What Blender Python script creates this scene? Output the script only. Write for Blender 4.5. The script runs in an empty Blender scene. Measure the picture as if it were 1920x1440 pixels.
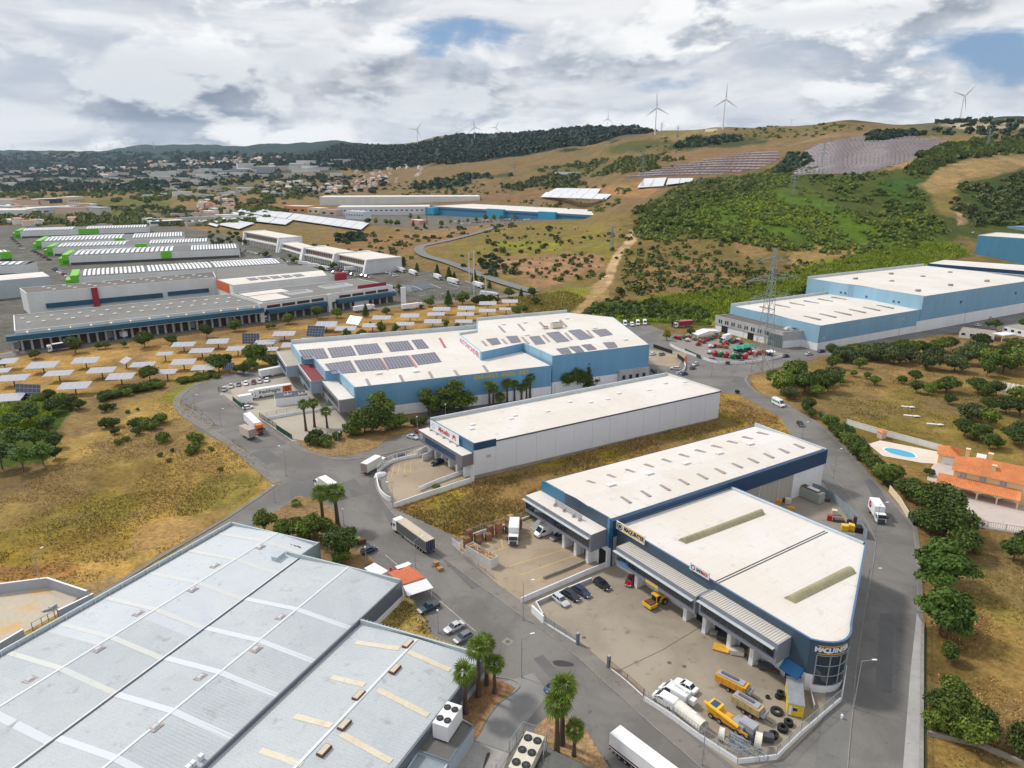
import bpy,math,random
import numpy as np
from math import sin,cos,pi,radians,hypot,atan2
random.seed(7);RNG=np.random.default_rng(7)
S=bpy.context.scene
HAZE=.000022
COL=S.collection
CAM_H=90.;FPX=1300.;HORIZON=310.
PITCH=math.atan((720-HORIZON)/FPX);CP,SP=cos(PITCH),sin(PITCH)
cd=bpy.data.cameras.new('camera');cam=bpy.data.objects.new('camera',cd);COL.objects.link(cam)
cam.location=(0,0,CAM_H);cam.rotation_euler=(pi/2-PITCH,0,0)
cd.sensor_width=36.;cd.lens=36.*FPX/1920.;cd.clip_start=1.;cd.clip_end=40000
S.camera=cam
SUN_EL,SUN_AZ=radians(48),radians(-62)
world=bpy.data.worlds.new('World');S.world=world;world.use_nodes=True
def build_world():
 nt=world.node_tree;N=nt.nodes;L=nt.links;N.clear()
 out=N.new('ShaderNodeOutputWorld');bg=N.new('ShaderNodeBackground');L.new(bg.outputs[0],out.inputs[0])
 sky=N.new('ShaderNodeTexSky');sky.sky_type='NISHITA';sky.sun_disc=False
 sky.sun_elevation=SUN_EL;sky.sun_rotation=SUN_AZ;sky.altitude=100
 sk=N.new('ShaderNodeVectorMath');sk.operation='SCALE';L.new(sky.outputs[0],sk.inputs[0]);sk.inputs[3].default_value=1.
 tc=N.new('ShaderNodeTexCoord');sx=N.new('ShaderNodeSeparateXYZ');L.new(tc.outputs['Generated'],sx.inputs[0])
 def M(op,a,b=None,c=None,clamp=False):
  n=N.new('ShaderNodeMath');n.operation=op;n.use_clamp=clamp
  for i,q in enumerate((a,b,c)):
   if q is None:continue
   if isinstance(q,(int,float)):n.inputs[i].default_value=q
   else:L.new(q,n.inputs[i])
  return n.outputs[0]
 def noise(scale,det,rough,off,dist=.0,st=(1,1,2.1)):
  mp=N.new('ShaderNodeMapping');L.new(tc.outputs['Generated'],mp.inputs[0]);mp.inputs['Location'].default_value=off;mp.inputs['Scale'].default_value=st
  n=N.new('ShaderNodeTexNoise');n.inputs['Scale'].default_value=scale;n.inputs['Detail'].default_value=det
  n.inputs['Roughness'].default_value=rough;n.inputs['Distortion'].default_value=dist
  L.new(mp.outputs[0],n.inputs[0]);return n.outputs[0]
 def ramp(f,a,b):
  n=N.new('ShaderNodeMapRange');n.interpolation_type='SMOOTHSTEP';n.clamp=True
  L.new(f,n.inputs[0]);n.inputs[1].default_value=a;n.inputs[2].default_value=b;return n.outputs[0]
 def mix(f,a,b):
  n=N.new('ShaderNodeMix');n.data_type='RGBA'
  L.new(f,n.inputs[0])
  for i,q in((6,a),(7,b)):
   if isinstance(q,tuple):n.inputs[i].default_value=(*q,1)
   else:L.new(q,n.inputs[i])
  return n.outputs[2]
 n1=noise(2.3,9,.55,(3.1,1.7,.2),.15)
 n2=noise(6.5,10,.56,(8.3,4.4,.0),.25)
 n2b=noise(6.5,10,.56,(8.3,4.4,.075),.25)
 n3=noise(3.4,9,.6,(1.2,9.1,.6),.5,(1,1,4.5))
 def blob(cx,cz,rx,rz):
  az=M('DIVIDE',sx.outputs[0],M('MAXIMUM',sx.outputs[1],.05))
  a=M('DIVIDE',M('SUBTRACT',az,cx),rx);b=M('DIVIDE',M('SUBTRACT',sx.outputs[2],cz),rz)
  return M('SUBTRACT',1.,M('ADD',M('MULTIPLY',a,a),M('MULTIPLY',b,b)),None,True)
 def px2(u,v):
  x=(u-960)/FPX;y=(v-720)/FPX;d=math.sqrt(1+x*x+y*y)
  return x/(CP-y*SP),-(SP+y*CP)/d
 b=None
 for(u,v,ru,rv,w)in((250,150,420,70,.75),(760,160,230,60,1.),(1080,140,160,60,.55),(60,100,150,45,.8),(1600,30,420,22,.5),(560,105,130,40,.6),(350,215,380,18,.6),(1560,195,300,20,.35),(1000,200,320,22,.5)):
  cx,cz=px2(u,v);t=M('MULTIPLY',blob(cx,cz,ru/1260.,rv/1300.),w)
  b=t if b is None else M('MAXIMUM',b,t)
 relief=M('SUBTRACT',n2,n2b)
 lit=ramp(relief,-.06,.06)
 lump=ramp(M('ADD',M('MULTIPLY',n2,.6),M('MULTIPLY',n1,.4)),.43,.55)
 dark=M('MULTIPLY',M('MULTIPLY',ramp(b,.0,.7),lump),.72)
 thin=ramp(M('ADD',M('MULTIPLY',n3,.6),M('MULTIPLY',n1,.4)),.4,.58)
 WH=mix(thin,(.58,.63,.71),(.96,.965,.97))
 puff=mix(lit,(.47,.52,.6),(1.08,1.08,1.07))
 WH=mix(ramp(n2,.44,.6),WH,puff)
 grey=mix(lit,(.17,.21,.29),(.72,.76,.8))
 cloud=mix(dark,WH,grey)
 g=None
 for(u,v,ru,rv,w)in((840,68,150,36,1.),(1735,78,230,50,1.15),(1430,50,240,36,.55),(1900,100,170,50,.95),(1240,150,90,25,.45),(300,25,120,20,.3)):
  cx,cz=px2(u,v);t=M('MULTIPLY',blob(cx,cz,ru/1260.,rv/1300.),w)
  g=t if g is None else M('MAXIMUM',g,t)
 hole=ramp(M('SUBTRACT',M('MULTIPLY',g,.52),M('MULTIPLY',M('SUBTRACT',M('ADD',M('MULTIPLY',n2,.5),M('MULTIPLY',n3,.5)),.5),4.6)),.22,.8)
 hole=M('MULTIPLY',hole,ramp(g,.0,.3))
 hole=M('MULTIPLY',hole,.95)
 blue=N.new('ShaderNodeVectorMath');blue.operation='SCALE';L.new(sky.outputs[0],blue.inputs[0]);blue.inputs[3].default_value=.1
 bl=N.new('ShaderNodeMix');bl.data_type='RGBA';bl.inputs[0].default_value=.55;L.new(blue.outputs[0],bl.inputs[6]);bl.inputs[7].default_value=(.16,.34,.66,1)
 fin=mix(hole,cloud,bl.outputs[2])
 L.new(fin,bg.inputs[0]);bg.inputs[1].default_value=.92
build_world()
sd=bpy.data.lights.new('sun','SUN');sd.energy=2.9;sd.angle=radians(7);sd.color=(1.,.955,.89)
sun=bpy.data.objects.new('sun',sd);COL.objects.link(sun)
sun.rotation_euler=(pi/2-SUN_EL,0,-SUN_AZ+pi)
sun.location=(0,0,200)
vs=S.view_settings;vs.view_transform='Standard';vs.look='None';vs.gamma=1;vs.exposure=.04;vs.use_curve_mapping=False
S.render.engine='CYCLES'
def g(u,v,z=.0):
 x=(u-960)/FPX;y=(v-720)/FPX
 k=(CAM_H-z)/(SP+y*CP)
 return(x*k,(CP-y*SP)*k)
def proj(X,Y,Z):
 d=Y*CP+(CAM_H-Z)*SP;yd=(CAM_H-Z)*CP-Y*SP
 return 960+FPX*X/d,720+FPX*yd/d
def slope(v):
 y=(v-720)/FPX
 return(SP+y*CP)/(CP-y*SP)
F_='f'
TC=[(-900,[(900,F_),(2000,368),(3500,342),(5000,322),(6500,300),(9000,282),(12000,292)]),(0,[(900,F_),(1400,F_),(2000,369),(2600,357),(3500,341),(5000,327),(6500,305),(9000,281),(12000,290)]),(200,[(900,F_),(1400,F_),(2000,367),(2600,355),(3500,339),(5000,322),(6500,304),(9000,284),(12000,292)]),(300,[(900,F_),(1200,F_),(1500,390),(2000,366),(2600,352),(3500,336),(5000,316),(6500,298),(9000,272),(12000,280)]),(420,[(900,F_),(1200,411),(1500,388),(2000,362),(2600,348),(3500,330),(5000,308),(6500,285),(9000,272),(12000,280)]),(520,[(800,F_),(1000,430),(1250,408),(1500,388),(2000,360),(2600,342),(3500,322),(5000,296),(6500,270),(8000,276)]),(640,[(700,F_),(850,450),(1000,430),(1250,408),(1500,390),(2000,362),(2600,340),(3200,320),(4500,290),(6000,264),(8000,272)]),(740,[(650,F_),(800,458),(1000,428),(1250,410),(1500,390),(2000,355),(2500,335),(3000,312),(4000,284),(5000,271),(7000,280)]),(850,[(500,F_),(600,508),(700,475),(850,444),(1000,425),(1250,409),(1500,388),(2000,345),(2500,310),(3200,290),(4200,253),(6000,262)]),(960,[(450,F_),(600,508),(750,466),(1000,424),(1250,407),(1500,385),(2000,335),(2400,298),(3200,280),(4200,250),(6000,262)]),(1080,[(450,F_),(600,506),(750,462),(1000,422),(1250,400),(1500,372),(2000,312),(2400,277),(3200,262),(4200,240),(6000,252)]),(1175,[(420,F_),(500,548),(600,505),(750,450),(900,405),(1100,368),(1400,330),(1800,288),(2300,256),(3200,252),(4200,235),(6000,250)]),(1240,[(420,F_),(500,545),(600,500),(750,440),(900,395),(1100,358),(1400,322),(1800,278),(2300,246),(3200,262),(6000,262)]),(1355,[(430,F_),(520,530),(620,480),(740,430),(860,390),(1000,362),(1300,325),(1700,280),(2250,237),(3000,262),(6000,270)]),(1450,[(440,F_),(520,530),(600,490),(700,440),(820,385),(960,352),(1250,318),(1650,272),(2200,232),(3000,262),(6000,270)]),(1560,[(450,F_),(520,535),(600,495),(700,450),(830,395),(1000,345),(1250,300),(1500,264),(2000,224),(3000,255),(6000,270)]),(1650,[(460,F_),(520,540),(620,492),(720,450),(850,398),(1000,338),(1200,296),(1500,258),(2000,229),(3000,255),(6000,270)]),(1740,[(480,F_),(560,520),(650,480),(760,430),(880,380),(1000,336),(1200,292),(1450,262),(2000,224),(3000,250),(6000,270)]),(1830,[(500,F_),(600,510),(700,468),(800,430),(900,380),(1020,330),(1200,290),(1450,255),(1900,218),(3000,250),(6000,270)]),(1960,[(520,F_),(620,508),(720,468),(820,425),(920,378),(1040,330),(1200,292),(1450,255),(1900,221),(3000,250),(6000,270)]),(2900,[(560,F_),(700,480),(900,400),(1200,310),(1500,262),(1900,230),(3000,250),(6000,270)]),]
def _vn(x,y,seed):
 xi=np.floor(x);yi=np.floor(y);fx=x-xi;fy=y-yi
 fx=fx*fx*(3-2*fx);fy=fy*fy*(3-2*fy)
 def h(a,b):
  q=np.sin(a*127.1+b*311.7+seed*74.7)*43758.5453;return q-np.floor(q)
 return(h(xi,yi)*(1-fx)+h(xi+1,yi)*fx)*(1-fy)+(h(xi,yi+1)*(1-fx)+h(xi+1,yi+1)*fx)*fy
def fbm(x,y,o=4,seed=0):
 s=0;a=.5
 for i in range(o):
  s=s+a*_vn(x,y,seed+i*13);x=x*2.03;y=y*2.03;a*=.5
 return s
YG=np.exp(np.linspace(math.log(60),math.log(12000),700))
TT=[];TZ=[]
for u,prof in TC:
 ys=[.0,prof[0][0]*.8];zs=[.0,.0]
 for Y,v in prof:
  ys.append(Y);zs.append(.0 if v==F_ else CAM_H-Y*slope(v))
 z=np.interp(YG,ys,zs)
 k=np.ones(13)/13.;z=np.convolve(np.pad(z,6,mode='edge'),k,'valid')
 TT.append((u-960)/FPX/1.02);TZ.append(z)
TT=np.array(TT);TZ=np.array(TZ)
def hz(X,Y):
 X=np.asarray(X,float);Y=np.asarray(Y,float);Yc=np.maximum(Y,61.)
 t=np.clip(X/Yc,TT[0],TT[-1]-1e-6)
 i=np.clip(np.searchsorted(TT,t,side='right')-1,0,len(TT)-2)
 f=(t-TT[i])/(TT[i+1]-TT[i]);f=f*f*(3-2*f)
 j=np.clip((np.log(np.minimum(Yc,11999.))-math.log(60))/(math.log(12000)-math.log(60))*699,0,698.999)
 j0=j.astype(int);fj=j-j0
 a=TZ[i,j0]*(1-fj)+TZ[i,j0+1]*fj;b=TZ[i+1,j0]*(1-fj)+TZ[i+1,j0+1]*fj
 z=a*(1-f)+b*f
 w=np.clip((np.abs(z)-1.)/25.,0,1)
 z=z+w*((fbm(X/150.,Y/150.,4,3)-.47)*(5+.0055*Yc))
 z=z+np.clip(1-np.abs(z),0,1)*0
 return z
def hzf(x,y):return float(hz(x,y))
_STEPS=np.exp(np.linspace(math.log(60),math.log(11500),2600))
def P(u,v):
 x=(u-960)/FPX;y=(v-720)/FPX
 tx=x/(CP-y*SP);s=slope(v)
 Z=CAM_H-_STEPS*s
 zz=hz(_STEPS*tx,_STEPS)
 k=np.argmax(Z<=zz)
 if not(Z<=zz).any():k=len(_STEPS)-1
 if k==0:k=1
 a=Z[k-1]-zz[k-1];b=Z[k]-zz[k];f=a/(a-b)if a!=b else 0
 Y=_STEPS[k-1]+f*(_STEPS[k]-_STEPS[k-1])
 return Y*tx,Y,hzf(Y*tx,Y)
MATS={}
def joints(m,step,dark=.72,axes=(0,)):
 nt=m.node_tree;N=nt.nodes;L=nt.links;b=N['Principled BSDF'];tc=N.new('ShaderNodeTexCoord');sp=N.new('ShaderNodeSeparateXYZ');L.new(tc.outputs['Object'],sp.inputs[0])
 inp=b.inputs['Base Color']
 for ax in axes:
  q=sp.outputs[ax]
  for op,v in(('DIVIDE',step),('FRACT',0),('LESS_THAN',.09/step)):
   n=N.new('ShaderNodeMath');n.operation=op;L.new(q,n.inputs[0]);n.inputs[1].default_value=v;q=n.outputs[0]
  x=N.new('ShaderNodeMix');x.data_type='RGBA';x.blend_type='MULTIPLY';L.new(q,x.inputs[0]);x.inputs[7].default_value=(dark,dark,dark,1)
  if inp.is_linked:L.new(inp.links[0].from_socket,x.inputs[6])
  else:x.inputs[6].default_value=inp.default_value
  L.new(x.outputs[2],inp)
def mat(name,col=None,rough=.7,metal=.0,spec=.5,vary=.0,VS2=1.,bump=.0,bscale=8.,vary2=None,emit=None,alpha=None,streak=False,coord='Object',joint=0):
 if name in MATS:return MATS[name]
 m=bpy.data.materials.new(name);m.use_nodes=True;MATS[name]=m
 nt=m.node_tree;N=nt.nodes;L=nt.links;b=N['Principled BSDF']
 b.inputs['Roughness'].default_value=rough;b.inputs['Metallic'].default_value=metal
 b.inputs['Specular IOR Level'].default_value=spec
 b.inputs['Base Color'].default_value=(*col,1)
 m.diffuse_color=(*col,1)
 if vary>0:
  tc=N.new('ShaderNodeTexCoord');mp=N.new('ShaderNodeMapping');L.new(tc.outputs[coord],mp.inputs[0])
  if streak:mp.inputs['Scale'].default_value=(1,1,.12)
  n=N.new('ShaderNodeTexNoise');n.inputs['Scale'].default_value=VS2;n.inputs['Detail'].default_value=8;n.inputs['Roughness'].default_value=.62
  L.new(mp.outputs[0],n.inputs[0])
  n2=N.new('ShaderNodeTexNoise');n2.inputs['Scale'].default_value=VS2*.13;n2.inputs['Detail'].default_value=5
  L.new(mp.outputs[0],n2.inputs[0])
  ad=N.new('ShaderNodeMath');ad.operation='ADD';L.new(n.outputs[0],ad.inputs[0]);L.new(n2.outputs[0],ad.inputs[1])
  mr=N.new('ShaderNodeMapRange');L.new(ad.outputs[0],mr.inputs[0]);mr.inputs[1].default_value=.72;mr.inputs[2].default_value=1.28
  mx=N.new('ShaderNodeMix');mx.data_type='RGBA';L.new(mr.outputs[0],mx.inputs[0])
  c2=vary2 or tuple(c*(1-vary)for c in col);c1=tuple(min(1,c*(1+vary*.5))for c in col)
  mx.inputs[6].default_value=(*c2,1);mx.inputs[7].default_value=(*c1,1);L.new(mx.outputs[2],b.inputs['Base Color'])
  if bump>0:
   bp=N.new('ShaderNodeBump');bp.inputs['Strength'].default_value=bump;bp.inputs['Distance'].default_value=.05
   n3=N.new('ShaderNodeTexNoise');n3.inputs['Scale'].default_value=bscale;n3.inputs['Detail'].default_value=6;L.new(mp.outputs[0],n3.inputs[0])
   L.new(n3.outputs[0],bp.inputs['Height']);L.new(bp.outputs[0],b.inputs['Normal'])
 if joint:joints(m,joint)
 if emit:b.inputs['Emission Color'].default_value=(*emit[:3],1);b.inputs['Emission Strength'].default_value=emit[3]
 if alpha is not None:b.inputs['Alpha'].default_value=alpha
 return m
def SN(name,c1,c2,c3,s1=.08,s2=.9,rough=.85,crack=.0,thr=.55,stretch=(1,1,1)):
 if name in MATS:return MATS[name]
 m=bpy.data.materials.new(name);m.use_nodes=True;MATS[name]=m
 nt=m.node_tree;N=nt.nodes;L=nt.links;b=N['Principled BSDF'];b.inputs['Roughness'].default_value=rough
 tc=N.new('ShaderNodeTexCoord');mp=N.new('ShaderNodeMapping');L.new(tc.outputs['Object'],mp.inputs[0]);mp.inputs['Scale'].default_value=stretch
 def nz(sc,de=8,ro=.6,di=0.):
  n=N.new('ShaderNodeTexNoise');n.inputs['Scale'].default_value=sc;n.inputs['Detail'].default_value=de;n.inputs['Roughness'].default_value=ro;n.inputs['Distortion'].default_value=di
  L.new(mp.outputs[0],n.inputs[0]);return n.outputs[0]
 def mr(x,a,c,lo=0.,hi=1.):
  n=N.new('ShaderNodeMapRange');n.interpolation_type='SMOOTHSTEP';L.new(x,n.inputs[0]);n.inputs[1].default_value=a;n.inputs[2].default_value=c;n.inputs[3].default_value=lo;n.inputs[4].default_value=hi;return n.outputs[0]
 def mix(f,a,c,blend='MIX'):
  n=N.new('ShaderNodeMix');n.data_type='RGBA';n.blend_type=blend
  if isinstance(f,float):n.inputs[0].default_value=f
  else:L.new(f,n.inputs[0])
  for i,q in((6,a),(7,c)):
   if isinstance(q,tuple):n.inputs[i].default_value=(*q,1)
   else:L.new(q,n.inputs[i])
  return n.outputs[2]
 c=mix(mr(nz(s1,7,.62,.6),.35,.65),c1,c2)
 c=mix(mr(nz(s2,6,.65),thr,thr+.17),c,c3)
 c=mix(mr(nz(s2*9,3,.7),.3,.7,0.,.35),c,tuple(x*.72 for x in c1))
 if crack:
  v=N.new('ShaderNodeTexVoronoi');v.feature='DISTANCE_TO_EDGE';v.inputs['Scale'].default_value=crack
  dm=N.new('ShaderNodeVectorMath');L.new(mp.outputs[0],dm.inputs[0])
  nn=N.new('ShaderNodeTexNoise');nn.inputs['Scale'].default_value=crack*3;L.new(mp.outputs[0],nn.inputs[0])
  sc=N.new('ShaderNodeVectorMath');sc.operation='SCALE';L.new(nn.outputs[1],sc.inputs[0]);sc.inputs[3].default_value=.5/crack
  L.new(sc.outputs[0],dm.inputs[1]);L.new(dm.outputs[0],v.inputs[0])
  c=mix(mr(v.outputs[0],.0,.006,.28,0.),c,tuple(x*.45 for x in c1))
 L.new(c,b.inputs['Base Color']);m.diffuse_color=(*c1,1)
 return m
class MB:
 def __init__(s):s.v=[];s.f=[];s.m=[]
 def poly(s,pts,mi=0):
  n=len(s.v);s.v+=[tuple(p)for p in pts];s.f.append(tuple(range(n,n+len(pts))));s.m.append(mi)
 def box(s,x0,x1,y0,y1,z0,z1,mi=0,rot=0,c=None):
  n=len(s.v);q=[(x,y,z)for z in(z0,z1)for x,y in((x0,y0),(x1,y0),(x1,y1),(x0,y1))]
  if rot:
   cx,cy=c or((x0+x1)/2,(y0+y1)/2);a,b=cos(rot),sin(rot)
   q=[(cx+(x-cx)*a-(y-cy)*b,cy+(x-cx)*b+(y-cy)*a,z)for x,y,z in q]
  s.v+=q
  for f in((0,3,2,1),(4,5,6,7),(0,1,5,4),(1,2,6,5),(2,3,7,6),(3,0,4,7)):
   s.f.append(tuple(n+i for i in f));s.m.append(mi)
  return s
 def HX(s,lo,hi,mi=0):
  n=len(s.v);s.v+=[tuple(p)for p in lo]+[tuple(p)for p in hi]
  for f in((0,3,2,1),(4,5,6,7),(0,1,5,4),(1,2,6,5),(2,3,7,6),(3,0,4,7)):
   s.f.append(tuple(n+i for i in f));s.m.append(mi)
  return s
 def PR(s,poly,z0,z1,mi=0,bottom=False,top=True,side=True):
  n=len(s.v);k=len(poly)
  if area(poly)<0:poly=poly[::-1]
  s.v+=[(x,y,z0)for x,y in poly]+[(x,y,z1)for x,y in poly]
  if side:
   for i in range(k):
    j=(i+1)%k;s.f.append((n+i,n+j,n+k+j,n+k+i));s.m.append(mi)
  if top:s.f.append(tuple(range(n+k,n+2*k)));s.m.append(mi)
  if bottom:s.f.append(tuple(range(n+k-1,n-1,-1)));s.m.append(mi)
  return s
 def TU(s,p0,p1,r0,r1=None,n=6,mi=0,caps=True):
  r1=r0 if r1 is None else r1
  d=[p1[i]-p0[i]for i in range(3)];l=math.sqrt(sum(q*q for q in d))or 1e-6;d=[q/l for q in d]
  a=(0,0,1)if abs(d[2])<.9 else(1,0,0)
  u=(d[1]*a[2]-d[2]*a[1],d[2]*a[0]-d[0]*a[2],d[0]*a[1]-d[1]*a[0]);lu=math.sqrt(sum(q*q for q in u));u=[q/lu for q in u]
  w=(d[1]*u[2]-d[2]*u[1],d[2]*u[0]-d[0]*u[2],d[0]*u[1]-d[1]*u[0])
  b=len(s.v)
  for p,r in((p0,r0),(p1,r1)):
   for i in range(n):
    c_,s_=cos(2*pi*i/n)*r,sin(2*pi*i/n)*r
    s.v.append(tuple(p[k]+u[k]*c_+w[k]*s_ for k in range(3)))
  for i in range(n):
   j=(i+1)%n;s.f.append((b+i,b+j,b+n+j,b+n+i));s.m.append(mi)
  if caps:
   s.f.append(tuple(range(b+n-1,b-1,-1)));s.m.append(mi);s.f.append(tuple(range(b+n,b+2*n)));s.m.append(mi)
  return s
 def loft(s,rings,mi=0,caps=True,closed=True):
  b=len(s.v);n=len(rings[0])
  for r in rings:s.v+=[tuple(p)for p in r]
  for k in range(len(rings)-1):
   for i in range(n if closed else n-1):
    j=(i+1)%n;s.f.append((b+k*n+i,b+k*n+j,b+(k+1)*n+j,b+(k+1)*n+i));s.m.append(mi)
  if caps:
   s.f.append(tuple(range(b+n-1,b-1,-1)));s.m.append(mi)
   e=b+(len(rings)-1)*n;s.f.append(tuple(range(e,e+n)));s.m.append(mi)
  return s
 def BU(s,name,mats,parent=None,world=False,kind=None,smooth=False,label=None):
  if world and parent is not None:
   ox,oy,oz=parent.location;a=-parent.rotation_euler[2];c_,s_=cos(a),sin(a)
   V=[((x-ox)*c_-(y-oy)*s_,(x-ox)*s_+(y-oy)*c_,z-oz)for x,y,z in s.v]
  else:V=s.v
  me=bpy.data.meshes.new(name);me.from_pydata(V,[],s.f)
  if not isinstance(mats,(list,tuple)):mats=[mats]
  for m in mats:me.materials.append(m)
  if len(mats)>1:me.polygons.foreach_set('material_index',s.m)
  if smooth:me.polygons.foreach_set('use_smooth',[True]*len(me.polygons))
  me.update()
  o=bpy.data.objects.new(name,me);COL.objects.link(o)
  if parent is not None:o.parent=parent
  if kind:o['kind']=kind
  if label:o['label']=label
  return o
def CC_(p):
 return p if area(p)>0 else p[::-1]
def area(p):return sum(p[i][0]*p[(i+1)%len(p)][1]-p[(i+1)%len(p)][0]*p[i][1]for i in range(len(p)))/2
def tag(o,label=None,cat=None,group=None,kind=None):
 if label:o['label']=label
 if cat:o['category']=cat
 if group:o['group']=group
 if kind:o['kind']=kind
 return o
def TH(name,label,cat,loc=(0,0,0),rz=.0,group=None):
 o=bpy.data.objects.new(name,None);COL.objects.link(o);o.location=loc;o.rotation_euler=(0,0,rz);o.empty_display_size=.5
 return tag(o,label,cat,group)
KIDS={}
def dup(root,loc,rz=.0,label=None,group=None,sc=None,swap=None):
 if root.name not in KIDS:KIDS[root.name]=[(c,list(c.children))for c in root.children]
 r=root.copy();COL.objects.link(r);r.location=loc;r.rotation_euler=(0,0,rz)
 if sc:r.scale=(sc,sc,sc)if isinstance(sc,(int,float))else sc
 if label:r['label']=label
 if group:r['group']=group
 def sw(o):
  if swap and o.type=='MESH':
   for k,sl in enumerate(o.material_slots):
    if sl.material and sl.material.name in swap:sl.link='OBJECT';sl.material=swap[sl.material.name]
 sw(r)
 for ch,gs in KIDS[root.name]:
  c=ch.copy();COL.objects.link(c);c.parent=r;sw(c)
  for gg in gs:d=gg.copy();COL.objects.link(d);d.parent=c;sw(d)
 return r
def NPM(name,V,Fq,mats,parent=None,kind=None,mi=None,colattr=None,k=4):
 me=bpy.data.meshes.new(name);V=np.ascontiguousarray(V,np.float32);Fq=np.ascontiguousarray(Fq,np.int32);k=Fq.shape[1]
 me.vertices.add(len(V));me.vertices.foreach_set('co',V.ravel())
 me.loops.add(Fq.size);me.loops.foreach_set('vertex_index',Fq.ravel())
 me.polygons.add(len(Fq));me.polygons.foreach_set('loop_start',np.arange(0,Fq.size,k,dtype=np.int32));me.polygons.foreach_set('loop_total',np.full(len(Fq),k,np.int32))
 if not isinstance(mats,(list,tuple)):mats=[mats]
 for m in mats:me.materials.append(m)
 if mi is not None:me.polygons.foreach_set('material_index',np.ascontiguousarray(mi,np.int32))
 if colattr is not None:
  a=me.color_attributes.new('tint','FLOAT_COLOR','POINT');a.data.foreach_set('color',np.ascontiguousarray(colattr,np.float32).ravel())
 me.update(calc_edges=True)
 o=bpy.data.objects.new(name,me);COL.objects.link(o)
 if parent is not None:o.parent=parent
 if kind:o['kind']=kind
 return o
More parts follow.
